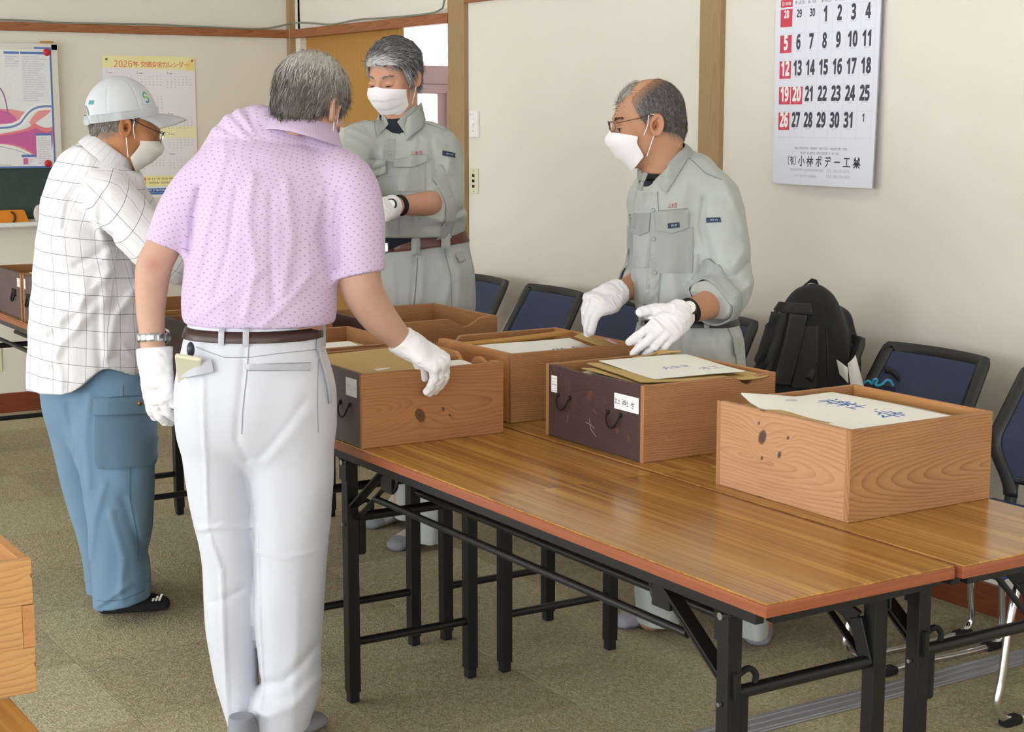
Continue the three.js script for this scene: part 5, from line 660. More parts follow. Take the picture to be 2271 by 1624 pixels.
// ---------- the man in the lilac polo shirt, seen from behind ----------
{
  const base = [1.52, 0, -3.5], man = person('man seen from behind in lilac polo shirt and pale grey trousers, bending over a box', base);
  const H = headFrame([1.669, 1.524, -3.591], add3(add3([FWD[0] * 0.8, -0.42, FWD[2] * 0.8], RIGHT, 0.42), [0, 0, 0]), add3([FWD[0] * 0.42, 0.88, FWD[2] * 0.42], RIGHT, 0.3));
  const S = 0.99, head = headField(H, S), neck = tube([[H.at(0, -0.05, -0.02), 0.062, 0.062], [[1.650, 1.482, -3.591], 0.06, 0.06], [[1.629, 1.424, -3.580], 0.064, 0.062]]);
  // arms
  const armL = tube([[[1.458, 1.380, -3.699], 0.045], [[1.377, 1.264, -3.702], 0.042], [[1.325, 1.180, -3.705], 0.0415], [[1.309, 1.143, -3.709], 0.0425], [[1.304, 1.105, -3.712], 0.0395], [[1.300, 1.040, -3.715], 0.0345], [[1.298, 0.985, -3.705], 0.0305], [[1.296, 0.935, -3.694], 0.03]]);
  const armR = tube([[[1.716, 1.360, -3.491], 0.05], [[1.719, 1.245, -3.454], 0.047], [[1.718, 1.149, -3.442], 0.049], [[1.728, 1.090, -3.442], 0.0495], [[1.769, 1.027, -3.446], 0.0445], [[1.806, 0.989, -3.447], 0.036], [[1.837, 0.959, -3.451], 0.0305], [[1.849, 0.947, -3.443], 0.03]]);
  const torsoIn = tube([[[1.592, 1.359, -3.604], 0.108, 0.060], [[1.568, 1.295, -3.607], 0.151, 0.100], [[1.542, 1.221, -3.599], 0.154, 0.110], [[1.517, 1.085, -3.568], 0.161, 0.110], [[1.501, 0.969, -3.554], 0.154, 0.110], [[1.492, 0.840, -3.548], 0.173, 0.110]]);
  const legIn = [tube([[[1.408, 0.818, -3.600], 0.07], [[1.421, 0.545, -3.580], 0.055], [[1.431, 0.377, -3.574], 0.05], [[1.431, 0.087, -3.551], 0.04]]), tube([[[1.563, 0.818, -3.503], 0.07], [[1.550, 0.547, -3.488], 0.055], [[1.545, 0.380, -3.492], 0.05], [[1.524, 0.087, -3.493], 0.04]])];
  const dHL = [1.309, 0.889, -3.698], handL = { w: [1.296, 0.935, -3.694], d: sub3([1.311, 0.844, -3.708], [1.296, 0.935, -3.694]) };
  const skinC = skinColor(H, '#c09a86', { shave: [[0, 0.2], [95, 0.2], [110, -0.06], [180, -0.085]], shaveAmount: 0.5, stubble: '#4c423e' });
  const headBody = skin(cutBy(join([head, neck], 0.02), [1.625, 1.456, -3.583], [0, -1, 0]), 0.004, { color: skinC });
  const rest = join([torsoIn, armL, armR, ...legIn], 0.02);
  mesh('body', merged2([headBody, skin(rest, 0.008, { color: (x, y, z) => { const c = skinC(x, y, z); const e = Math.exp(-((x - ([1.293, 1.152, -3.672])[0]) ** 2 + (y - ([1.293, 1.157, -3.672])[1]) ** 2 + (z - ([1.293, 1.152, -3.672])[2]) ** 2) / 0.0004); return [c[0] * (1 - 0.12 * e), c[1] * (1 - 0.32 * e), c[2] * (1 - 0.3 * e)]; } })]), M.skin, man);
  // hair: dark below, grey above, brushed down from the crown
  const cD = srgb('#5b504b'), cG = srgb('#c9c3be'), cM = srgb('#8d847e');
  mesh('hair', makeHair(H, { s: S, seed: 5, count: 12000, len: 0.02, lift: 0.012, sideLift: 0.5, stand: 0.14, line: [[0, 0.06], [50, 0.05], [70, 0.0], [84, 0.015], [98, 0.024], [110, -0.02], [128, -0.05], [180, -0.068]], flow: (x, y, z) => [x * 6, -0.4 - 4 * Math.max(0, 0.1 - y), (z + 0.0) * 5], color: (x, y, z, j) => { const t = sstep(0.02, 0.115, y + 0.02 * j - 0.25 * z), e = sstep(0.045, 0.085, Math.abs(x) + 0.01 * j) * 0.35; let c = mix3(cD, cM, clamp(t * 1.4 + e)); c = mix3(c, cG, clamp(sstep(0.55, 1.0, t) + 0.25 * e + 0.18 * Math.max(0, j))); const k = 0.85 + 0.3 * (j + 1) / 2; return c.map((v) => v * k); } }), M.hair, man);
  mesh('face_mask', maskSheet(H, S), M.mask, man); mesh('ear_loop', earLoops(H, S), M.mask, man.children[man.children.length - 1]);
  // polo shirt
  const T = [tube([[[1.647, 1.436, -3.581], 0.072, 0.050], [[1.629, 1.402, -3.586], 0.138, 0.070], [[1.595, 1.370, -3.602], 0.187, 0.100], [[1.575, 1.338, -3.602], 0.189, 0.118], [[1.557, 1.296, -3.602], 0.186, 0.128], [[1.542, 1.243, -3.599], 0.179, 0.132], [[1.534, 1.179, -3.592], 0.180, 0.132], [[1.526, 1.116, -3.580], 0.183, 0.132], [[1.517, 1.063, -3.568], 0.183, 0.132], [[1.513, 1.031, -3.564], 0.176, 0.128], [[1.507, 1.008, -3.562], 0.157, 0.120]]),
    tube([[[1.500, 1.383, -3.661], 0.05], [[1.439, 1.352, -3.675], 0.06], [[1.382, 1.277, -3.693], 0.0595], [[1.351, 1.222, -3.701], 0.0525], [[1.325, 1.159, -3.705], 0.0495]]),
    tube([[[1.684, 1.375, -3.535], 0.055], [[1.711, 1.340, -3.482], 0.066], [[1.720, 1.266, -3.453], 0.0635], [[1.719, 1.192, -3.442], 0.06], [[1.717, 1.075, -3.437], 0.0595]])];
  const endL = [[1.337, 1.193, -3.704], sub3([1.327, 1.164, -3.704], [1.351, 1.222, -3.701])], endR = [[1.715, 1.130, -3.438], add3(sub3([1.715, 1.096, -3.438], [1.718, 1.192, -3.442]), RIGHT, 0.022)], TC = [T[0], endCut(T[1], ...endL), endCut(T[2], ...endR)];
  const fn = foldNoise([0.1, 1, 0.1], 0.07, 0.34, 0.0035, 3), rg = ridges([[0.006, 0.012, [-0.667, 1.415], [-0.693, 1.311], [-0.724, 1.184], [-0.756, 1.067]], [0.005, 0.011, [-0.599, 1.363], [-0.608, 1.268], [-0.589, 1.152], [-0.613, 1.045]], [0.005, 0.012, [-0.522, 1.352], [-0.508, 1.226], [-0.527, 1.099]], [0.005, 0.012, [-0.442, 1.332], [-0.461, 1.226], [-0.436, 1.120]], [-0.005, 0.009, [-0.638, 1.332], [-0.652, 1.205], [-0.687, 1.088]], [-0.004, 0.01, [-0.556, 1.321], [-0.557, 1.184], [-0.549, 1.077]], [-0.009, 0.008, [-0.733, 1.332], [-0.747, 1.268], [-0.760, 1.184]], [-0.008, 0.008, [-0.404, 1.321], [-0.413, 1.247], [-0.413, 1.152]], [0.004, 0.01, [-0.568, 1.152], [-0.655, 1.088], [-0.741, 1.035]], [0.004, 0.01, [-0.462, 1.141], [-0.517, 1.077], [-0.571, 1.022]]]);
  let shirt = folded(join(TC, 0.03), fn, rg); shirt = cutBy(shirt, [1.498, 1.013, -3.568], [0, -1, 0], 0.01); 
  const dots = dataTex(128, 128, 0.019, 0.019, (u, v) => { let k = 0; for (const [a, b] of [[0.25, 0.25], [0.75, 0.75]]) { const x = Math.abs(u / 0.019 - a) * 22, y = Math.abs(v / 0.019 - b) * 22; k = Math.max(k, 1 - sstep(0.9, 1.7, Math.hypot(x * 0.55, y))); } return mix3([206, 186, 216], [160, 114, 170], k * 0.9); });
  const lilac = cloth(0xffffff, { map: dots }), sh = mesh('polo_shirt', skin(shirt, 0.0065, { parts: T }), lilac, man);
  // folded collar round the back of the neck
  const nk = join([neck, T[0]], 0.02), cc = [1.644, 1.464, -3.595], cax = norm3(add3(add3([0, 1, 0], FWD, 0.28), RIGHT, 0.12)), U = norm3(cross3(cax, FWD)), Wf = cross3(cax, U);
  mesh('collar', sheet(40, 8, (a, b) => { const q = lerp(-0.32, 0.82, a) * Math.PI * 2 + 0.1, dv = add3([U[0] * Math.cos(q), U[1] * Math.cos(q), U[2] * Math.cos(q)], Wf, Math.sin(q)), fold = Math.sin(b * Math.PI * 0.5), p = add3(cc, cax, 0.036 - 0.066 * Math.pow(b, 1.3) + 0.006 * Math.sin(q * 2)); return add3(p, dv, 0.071 + 0.03 * Math.pow(b, 1.1) + 0.004 * fold); }, 0.004), cloth(0xffffff, { map: dots }), sh);
  // trousers
  const LT = tube([[[1.413, 0.840, -3.598], 0.087, 0.115], [[1.409, 0.763, -3.600], 0.085, 0.110], [[1.409, 0.708, -3.600], 0.078, 0.102], [[1.411, 0.654, -3.592], 0.077, 0.098], [[1.415, 0.600, -3.584], 0.076, 0.094], [[1.421, 0.545, -3.581], 0.074, 0.090], [[1.424, 0.490, -3.572], 0.068, 0.086], [[1.428, 0.434, -3.570], 0.066, 0.084], [[1.429, 0.378, -3.570], 0.066, 0.084], [[1.428, 0.322, -3.570], 0.064, 0.083], [[1.428, 0.265, -3.570], 0.061, 0.080], [[1.431, 0.208, -3.569], 0.056, 0.077], [[1.434, 0.151, -3.566], 0.052, 0.075], [[1.438, 0.095, -3.558], 0.045, 0.073], [[1.444, 0.040, -3.549], 0.039, 0.072], [[1.456, -0.063, -3.535], 0.033, 0.075]]);
  const RT = tube([[[1.574, 0.840, -3.497], 0.088, 0.115], [[1.562, 0.765, -3.493], 0.100, 0.112], [[1.554, 0.711, -3.491], 0.104, 0.105], [[1.554, 0.658, -3.486], 0.101, 0.100], [[1.552, 0.604, -3.481], 0.096, 0.097], [[1.549, 0.550, -3.477], 0.092, 0.093], [[1.544, 0.495, -3.474], 0.088, 0.090], [[1.540, 0.441, -3.471], 0.085, 0.087], [[1.536, 0.387, -3.467], 0.083, 0.086], [[1.533, 0.331, -3.470], 0.083, 0.085], [[1.532, 0.275, -3.470], 0.080, 0.083], [[1.532, 0.218, -3.470], 0.075, 0.080], [[1.532, 0.162, -3.470], 0.071, 0.078], [[1.527, 0.116, -3.473], 0.073, 0.080], [[1.511, 0.072, -3.478], 0.074, 0.085], [[1.495, -0.050, -3.475], 0.062, 0.080]]);
  const PV = tube([[[1.503, 1.019, -3.564], 0.154, 0.118], [[1.498, 0.984, -3.562], 0.160, 0.122], [[1.494, 0.936, -3.558], 0.172, 0.128], [[1.493, 0.883, -3.553], 0.185, 0.136], [[1.492, 0.829, -3.548], 0.187, 0.138], [[1.494, 0.785, -3.547], 0.183, 0.130]]);
  const rt = ridges([[0.005, 0.006, [-0.712, 0.902], [-0.713, 0.719], [-0.714, 0.544]], [0.006, 0.006, [-0.710, 0.522], [-0.685, 0.444], [-0.685, 0.299], [-0.683, 0.095], [-0.675, 0.003]], [0.005, 0.006, [-0.601, 0.544], [-0.599, 0.332], [-0.596, 0.163], [-0.607, 0.003]], [-0.005, 0.009, [-0.615, 0.966], [-0.623, 0.859], [-0.636, 0.762], [-0.618, 0.708]], [-0.0025, 0.01, [-0.476, 0.855], [-0.527, 0.784], [-0.581, 0.719]], [0.0025, 0.014, [-0.462, 0.827], [-0.511, 0.773], [-0.571, 0.708]], [0.004, 0.007, [-0.747, 0.533], [-0.682, 0.549], [-0.618, 0.538]], [0.003, 0.004, [-0.613, 0.486], [-0.533, 0.480], [-0.443, 0.491]], [-0.006, 0.012, [-0.611, 0.152], [-0.540, 0.175], [-0.473, 0.243]], [0.006, 0.014, [-0.585, 0.095], [-0.519, 0.118], [-0.468, 0.163]], [-0.004, 0.01, [-0.719, 0.355], [-0.643, 0.388]]]);
  const fp = foldNoise([0.1, 1, 0], 0.06, 0.4, 0.0025, 9); let tr = folded(join([join([LT, RT], 0.008), PV], 0.03), (x, y, z) => fp(x, y, z) * sstep(0.95, 0.7, y), rt); tr = cutBy(tr, [1.490, 1.017, -3.549], [0, 1, 0], 0.003); tr = cutBy(tr, [0, 0.035, 0], [0, -1, 0], 0.003);
  const pants = mesh('trousers', skin(tr, 0.0075), cloth(0xcfd1db, { bump: twill, depth: 0.00025 }), man), pant2 = cloth(0xccced8, { bump: twill });
  mesh('belt', band(tr, [1.499, 1.001, -3.567], [0, 1, 0], 0.036, { off: 0.0035, t: 0.004, tilt: (q) => 0 }), std({ color: 0x3a2220, roughness: 0.38 }), man);
  const loop = (px) => mesh('belt_loop', patch(tr, px, toCam, [0, 1, 0], 0.014, 0.062, { n: 2, m: 6, off: 0.008, t: 0.002 }), pant2, pants);
  loop([1.390, 1.009, -3.493]); loop([1.439, 1.007, -3.463]); loop([1.586, 0.990, -3.395]);
  const line = M.seam = std({ color: 0x9fa0a8, roughness: 0.9 });
  const stitch = (pts, w = 0.0016, par = pants, f = tr, mat = line) => { for (let i = 1; i < pts.length; i++) { const a = pts[i - 1], b = pts[i], m = add3(a, sub3(b, a), 0.5), d = sub3(b, a); mesh('seam', patch(f, m, toCam, norm3(d), w, len3(d) + 0.001, { n: 1, m: 6, off: 0.0012, t: 0.001 }), mat, par); } };
  stitch([[1.444, 0.979, -3.460], [1.440, 0.910, -3.462], [1.433, 0.836, -3.467], [1.428, 0.772, -3.470]]); stitch([[1.335, 0.973, -3.528], [1.396, 0.950, -3.490], [1.442, 0.950, -3.461], [1.502, 0.959, -3.424], [1.573, 0.966, -3.379]]); stitch([[1.579, 0.940, -3.388], [1.579, 0.855, -3.387], [1.580, 0.770, -3.387]]);
  mesh('back_pocket', patch(tr, [1.499, 0.927, -3.426], toCam, norm3(sub3([1.501, 1.047, -3.424], [1.499, 0.927, -3.426])), 0.145, 0.014, { n: 14, m: 2, off: 0.003 }), pant2, pants); stitch([[1.441, 0.933, -3.462], [1.499, 0.936, -3.426], [1.560, 0.936, -3.388]], 0.002); stitch([[1.441, 0.920, -3.462], [1.499, 0.919, -3.426], [1.560, 0.920, -3.388]], 0.0015);
  mesh('pocket_mouth', patch(tr, [1.612, 0.901, -3.379], norm3(add3(toCam, RIGHT, 0.6)), norm3(sub3([1.594, 0.963, -3.366], [1.605, 0.847, -3.360])), 0.012, 0.13, { n: 2, m: 10, off: 0.006, puff: (a, b) => 0.006 * Math.sin(b * 3.14) }), pant2, pants);
  mesh('back_pocket', patch(tr, [1.339, 0.923, -3.526], toCam, norm3(sub3([1.322, 1.026, -3.536], [1.339, 0.927, -3.526])), 0.085, 0.03, { n: 10, m: 3, off: 0.012, puff: (a) => 0.007 * Math.sin(a * 3.14) }), pant2, pants); stitch([[1.306, 0.950, -3.546], [1.334, 0.936, -3.529], [1.369, 0.927, -3.507]], 0.002);
  mesh('pocket_button', patch(tr, [1.310, 0.919, -3.543], toCam, [0, 1, 0], 0.011, 0.013, { n: 6, m: 6, off: 0.003, warp: (x, y, a, b) => { const p = (a - 0.5) * 2, q = (b - 0.5) * 2; return [x * Math.sqrt(1 - q * q / 2), y * Math.sqrt(1 - p * p / 2)]; } }), M.black, pants);
  // gloves, watch, socks
  const gL = gloveField([1.298, 0.924, -3.693], sub3([1.305, 0.846, -3.700], [1.298, 0.924, -3.693]), add3(toCam, RIGHT, -0.5), 1, { curl: [[14, 26, 22], [16, 28, 22], [20, 30, 22], [24, 32, 24]], s: 1.04, slack: 0.0024, spread: [9, 2, -6, -14], cuff: [[[1.302, 0.949, -3.702], 0.0425], [[1.300, 0.923, -3.697], 0.0405], [[1.303, 0.890, -3.695], 0.036]], thumb: [[0.02, 0.018, -0.01], [0.034, 0.045, -0.03], [0.034, 0.07, -0.044], [0.028, 0.09, -0.052]] });
  mesh('glove', skin(cutBy(gL, [1.302, 0.954, -3.702], sub3([1.300, 0.988, -3.703], [1.299, 0.924, -3.692]), 0.003), 0.0042), M.glove, man);
  const gR = gloveField([1.850, 0.952, -3.442], add3(sub3([1.891, 0.927, -3.417], [1.849, 0.956, -3.443]), [0, 0, 0]), add3([0, 1, 0], toCam, 0.4), -1, { curl: [[58, 30, 10], [62, 28, 10], [64, 28, 10], [60, 26, 10]], spread: [14, 4, -7, -18], s: 1.03, slack: 0.0028, cuff: [[[1.828, 0.966, -3.450], 0.037], [[1.845, 0.954, -3.446], 0.036], [[1.859, 0.945, -3.437], 0.034]], thumb: [[0.022, 0.015, -0.014], [0.032, 0.035, -0.04], [0.03, 0.055, -0.06], [0.022, 0.072, -0.076]] });
  mesh('glove', skin(cutBy(gR, [1.828, 0.967, -3.451], sub3([1.785, 1.006, -3.448], [1.849, 0.947, -3.443]), 0.003), 0.004), M.glove, man);
  const wt = watch(man, armL, [1.296, 0.977, -3.705], sub3([1.300, 1.051, -3.715], [1.295, 0.935, -3.694]), add3(RIGHT, FWD, 1.0), { h: 0.019, strap: M.steel, case: M.steel, label: 'steel link watch', dial: false });
  for (let i = 0; i < 9; i++) mesh('link', band(armL, [1.296, 0.977, -3.705], sub3([1.300, 1.051, -3.715], [1.295, 0.935, -3.694]), 0.018, { off: 0.0045, t: 0.003, n: 3, arc: [0.05 + i * 0.1, 0.125 + i * 0.1] }), M.steel, wt);
  const sockG = std({ color: 0x8d8f98, roughness: 0.95 }); foot(man, [1.450, 0.000, -3.431], [1.637, 0.000, -3.527], sockG, { top: 0.1 }); foot(man, [1.371, 0.000, -3.410], [1.472, 0.000, -3.553], sockG, { top: 0.1 });
  settle(man);
  // phone and keys peeking out of the left back pocket
  const ph = tag(mesh('smartphone', (() => { const g = new RoundedBoxGeometry(0.062, 0.11, 0.012, 2, 0.005); const u = norm3(sub3([1.310, 0.980, -3.491], [1.364, 0.842, -3.616])), n = toCam, x = norm3(cross3(u, n)); g.applyMatrix4(new THREE.Matrix4().makeBasis(V(...x), V(...u), V(...cross3(x, u)))); const p = [1.328, 0.917, -3.542]; return planar(g.translate(...p)); })(), std({ color: 0xd9d3bf, roughness: 0.4 })), 'cream coloured phone sticking out of the back trouser pocket', 'phone');
  tag(mesh('glasses_case', (() => { const g = new THREE.SphereGeometry(0.012, 14, 10); g.scale(0.8, 1.5, 0.7); return g.translate(...[1.325, 0.969, -3.523]); })(), std({ color: 0x2a2d3a, roughness: 0.3 })), 'small dark rounded item beside the cream phone in the pocket', 'case');
}
// ---------- the man in the grey cap and checked shirt ----------
{
  const base = [1.52, 0, -4.72], man = person('man in grey cap, glasses and checked white shirt, looking down to the right', base);
  const fwd = add3(add3([0, -0.36, 0], RIGHT, 0.88), FWD, 0.3), H = headFrame([1.582, 1.473, -4.670], fwd, [0, 1, 0]), S = 0.98;
  const cf = add3(add3([0, 0.13, 0], RIGHT, 0.94), FWD, 0.32), C = headFrame([1.570, 1.505, -4.678], cf, [0, 1, 0]), grey = cloth(0xc9cdd2, { bump: twill, depth: 0.0004 });
;
  const head = cutBy(headField(H, S), C.at(0, 0.03, 0), C.Y), neck = tube([[H.at(0, -0.045, -0.025), 0.06, 0.062], [[1.533, 1.400, -4.689], 0.06, 0.062], [[1.509, 1.351, -4.692], 0.066, 0.066]]);
  const sc = skinColor(H, '#b07c56', { shave: [[0, 0.2], [70, 0.2], [74, 0.0], [84, 0.012], [98, 0.02], [110, -0.03], [128, -0.06], [180, -0.072]], shaveAmount: 0.75, stubble: '#75685f' });
  const armN = tube([[[1.491, 1.279, -4.609], 0.05], [[1.547, 1.184, -4.527], 0.047], [[1.624, 1.093, -4.479], 0.043], [[1.749, 1.061, -4.566], 0.036], [[1.868, 1.022, -4.633], 0.03]]), armF = tube([[[1.594, 1.320, -4.875], 0.05], [[1.690, 1.166, -4.862], 0.046], [[1.778, 1.067, -4.831], 0.042], [[1.856, 1.034, -4.806], 0.035], [[1.939, 1.006, -4.754], 0.03]]);
  const inner = join([tube([[[1.520, 1.340, -4.709], 0.080, 0.080], [[1.461, 1.181, -4.746], 0.097, 0.100], [[1.475, 0.910, -4.761], 0.118, 0.090], [[1.494, 0.701, -4.772], 0.089, 0.070]]), armN, armF, tube([[[1.494, 0.605, -4.678], 0.05], [[1.493, 0.370, -4.608], 0.052], [[1.498, 0.079, -4.605], 0.038]]), tube([[[1.446, 0.652, -4.849], 0.07], [[1.500, 0.322, -4.839], 0.052], [[1.527, 0.027, -4.846], 0.038]])], 0.02);
  mesh('body', merged2([skin(cutBy(join([head, neck], 0.02), [1.509, 1.351, -4.692], add3([0, -1, 0], RIGHT, -0.3)), 0.0038, { color: sc }), skin(inner, 0.011, { color: sc })]), M.skin, man);
  mesh('hair', makeHair(H, { s: S, seed: 15, count: 5000, len: 0.008, lift: 0.003, stand: 0.15, line: [[0, 0.2], [70, 0.2], [76, 0.0], [86, 0.014], [98, 0.022], [110, -0.03], [128, -0.058], [180, -0.07]], top: (x, y, z) => 0.03 - y, flow: (x, y, z) => [0, -1, -0.4], color: (x, y, z, j) => { const k = 0.8 + 0.35 * j; return mix3(srgb('#5d534e'), srgb('#a39a92'), clamp(0.35 + 0.35 * j + (z > -0.02 ? 0.2 : 0))).map((v) => v * k); } }), M.hair, man);
  mesh('face_mask', maskSheet(H, S, { seed: 4 }), cloth(0xe2dfd8, { depth: 0.00015 }), man); mesh('ear_loop', earLoops(H, S), M.mask, man.children[man.children.length - 1]);
  glassesParts(H, S, { y: 0.004, z: 0.108, w: 0.025, h: 0.017, mat: std({ color: 0x2b2523, roughness: 0.3, metalness: 0.4 }) }, man);
  for (const k of [-1, 1]) mesh('eye', new THREE.SphereGeometry(0.0115, 16, 12).translate(...H.at(k * 0.031 * S, -0.003 * S, 0.0745 * S)), std({ color: 0x40302a, roughness: 0.25 }), man);
  // cap
  const crown = framed(C.c, C.X, C.Y, C.Z, (x, y, z) => { const e = (a, b, c) => { const p = x / a, q = y / b, r = (z + 0.002) / c, k0 = Math.sqrt(p * p + q * q + r * r), k1 = Math.sqrt(p * p / (a * a) + q * q / (b * b) + r * r / (c * c)); return k1 > 1e-6 ? k0 * (k0 - 1) / k1 : -a; }; const phi = Math.atan2(x, z), sm = Math.cos(3 * phi); let d = e(0.091, 0.113, 0.104) + 0.0018 * Math.exp(-((Math.sin(3 * phi) / 0.09) ** 2)) * (y < 0.1 ? 1 : 0) + 0.002 * vnoise(x * 30, y * 30, z * 30) * 0.6; d = Math.max(d, -(y + 0.012 + 0.1 * (z < -0.05 ? 0 : 0))); const hole = Math.hypot(x / 0.036, (y - 0.012) / 0.026) - 1; if (z < -0.06) d = -smin(-d, hole * 0.02, 0.003); return d; }, 0.14);
  const cap = mesh('cap', skin(crown, 0.0042), grey, man);
  mesh('cap_band', (() => { const P = [[0.0885, 0.1005]]; return sheet(72, 2, (a, b) => { const q = a * 2 * Math.PI; return C.at(0.0935 * Math.sin(q), -0.013 + 0.024 * b - 0.001, 0.1065 * Math.cos(q) - 0.002); }, 0.003); })(), grey, cap);
  mesh('brim', sheet(36, 12, (a, b) => { const q = (a - 0.5) * 2.25, L = 0.083 * Math.cos(q * 0.8), x = 0.093 * Math.sin(q) * (1 + 0.04 * b), z = 0.104 * Math.cos(q) - 0.004 + L * Math.pow(b, 0.95); return C.at(x, -0.012 - 0.03 * b * b * 0.55 - 0.01 * b - 0.34 * x * x * 10 * (0.25 + 0.75 * b) * 0.55, z); }, 0.0045), grey, cap);
  for (const b of [0.35, 0.6, 0.85]) mesh('brim_stitch', pipe(Array.from({ length: 22 }, (_, i) => { const q = (i / 21 - 0.5) * 2.0, L = 0.083 * Math.cos(q * 0.8), x = 0.09 * Math.sin(q) * (1 + 0.04 * b); return C.at(x, -0.012 - 0.03 * b * b * 0.55 - 0.01 * b - 0.34 * x * x * 10 * (0.25 + 0.75 * b) * 0.55 + 0.0022, 0.1 * Math.cos(q) - 0.004 + L * Math.pow(b, 0.95)); }), 0.0006, { k: 4 }), std({ color: 0xb3b7bd, roughness: 0.9 }), cap);
  mesh('strap', sheet(20, 2, (a, b) => { const q = Math.PI + (a - 0.5) * 0.95; return C.at(0.095 * Math.sin(q), -0.016 + 0.014 * b, 0.108 * Math.cos(q) - 0.002); }, 0.003), grey, cap); mesh('strap_buckle', new THREE.SphereGeometry(0.006, 10, 8).translate(...C.at(0, 0.006, -0.105)), M.black, cap);
  mesh('cap_button', new THREE.SphereGeometry(0.007, 14, 8).scale(1, 0.5, 1).translate(...C.at(0, 0.111, -0.002)), grey, cap);
  for (const [q, y] of [[2.1, 0.07], [1.05, 0.07], [-1.05, 0.07]]) mesh('eyelet', new THREE.TorusGeometry(0.003, 0.0012, 6, 14).rotateY(q).translate(...C.at(0.066 * Math.sin(q), y, 0.078 * Math.cos(q))), grey, cap);
  const logo = canvasTex(128, 128, (c) => { c.fillStyle = '#c9cdd2'; c.fillRect(0, 0, 128, 128); c.lineWidth = 15; c.lineCap = 'round'; c.strokeStyle = '#37a36a'; c.beginPath(); c.arc(60, 48, 30, 5.6, 2.4, true); c.stroke(); c.strokeStyle = '#2f78b0'; c.beginPath(); c.arc(68, 84, 26, 2.2, 5.6, true); c.stroke(); c.strokeStyle = '#6cc04a'; c.beginPath(); c.moveTo(44, 60); c.lineTo(88, 66); c.stroke(); });
  mesh('cap_emblem', patch(crown, [1.626, 1.557, -4.572], norm3(add3(toCam, RIGHT, 0.9)), [0, 1, 0], 0.035, 0.04, { off: 0.0012, t: 0.0008 }), std({ map: logo, roughness: 0.8 }), cap, 'green and blue embroidered emblem');
  mesh('cap_mark', patch(crown, [1.486, 1.539, -4.660], norm3(add3(toCam, RIGHT, -1)), [0, 1, 0], 0.022, 0.012, { off: 0.0012, t: 0.0008 }), std({ color: 0x4f9a9c, roughness: 0.8 }), cap, 'small teal print');
  // shirt, worn loose over the trousers
  const T = [tube([[[1.530, 1.380, -4.703], 0.056, 0.060], [[1.524, 1.347, -4.707], 0.104, 0.088], [[1.506, 1.300, -4.718], 0.137, 0.115], [[1.482, 1.247, -4.733], 0.135, 0.130], [[1.461, 1.181, -4.746], 0.123, 0.140], [[1.461, 1.114, -4.746], 0.134, 0.145], [[1.466, 1.047, -4.743], 0.148, 0.150], [[1.469, 0.980, -4.741], 0.160, 0.155], [[1.468, 0.912, -4.742], 0.168, 0.158], [[1.465, 0.844, -4.743], 0.173, 0.160], [[1.462, 0.776, -4.746], 0.176, 0.160], [[1.455, 0.666, -4.750], 0.178, 0.160]]),
    tube([[[1.494, 1.280, -4.631], 0.07], [[1.527, 1.221, -4.563], 0.072], [[1.570, 1.152, -4.501], 0.068], [[1.624, 1.089, -4.479], 0.062], [[1.731, 1.060, -4.554], 0.056], [[1.846, 1.029, -4.624], 0.048]]), tube([[[1.593, 1.314, -4.852], 0.068], [[1.684, 1.168, -4.843], 0.064], [[1.771, 1.066, -4.812], 0.058], [[1.852, 1.035, -4.797], 0.052], [[1.918, 1.015, -4.756], 0.046]])];
  const fn = foldNoise([0.25, 1, 0.1], 0.075, 0.3, 0.0045, 21), fs = foldNoise([0.8, -0.6, 0.3], 0.05, 0.2, 0.003, 27), rg = ridges([[0.009, 0.016, [-1.163, 1.057], [-1.259, 0.951], [-1.354, 0.884]], [0.008, 0.014, [-1.179, 0.977], [-1.289, 0.864], [-1.345, 0.791]], [-0.009, 0.013, [-1.143, 1.161], [-1.193, 1.109], [-1.254, 1.076]], [-0.011, 0.01, [-1.231, 1.324], [-1.272, 1.266], [-1.288, 1.188]], [0.009, 0.014, [-1.212, 1.292], [-1.189, 1.214], [-1.176, 1.109]], [0.007, 0.012, [-1.299, 0.938], [-1.318, 0.804], [-1.308, 0.724]], [-0.008, 0.01, [-1.193, 1.004], [-1.201, 0.871], [-1.197, 0.764]], [0.009, 0.014, [-1.099, 1.004], [-1.152, 0.924], [-1.172, 0.818]], [0.007, 0.012, [-1.229, 1.030], [-1.248, 0.898]], [-0.01, 0.012, [-1.161, 1.279], [-1.177, 1.201], [-1.160, 1.135]]]);
  let shirt = folded(join(T, 0.035), fn, fs, rg); const yA = ([-1.336, 0.696])[1], yB = ([-1.187, 0.771])[1]; const hemY = (x, z) => { const r = x * RIGHT[0] + z * RIGHT[2]; return yA + (yB - yA) * Math.exp(-(((r - ([-1.182, 0.751])[0]) / 0.07) ** 2)) + 0.02 * sstep(([-1.174, 0.751])[0], ([-1.081, 0.751])[0], r); };
  shirt = modify(shirt, (d, x, y, z) => -smin(-d, -(hemY(x, z) - y), 0.003)); const inT = T[0]; 
  shirt = cutBy(shirt, [1.522, 1.396, -4.684], add3([0, 0.8, 0], RIGHT, 0.55), 0.006);
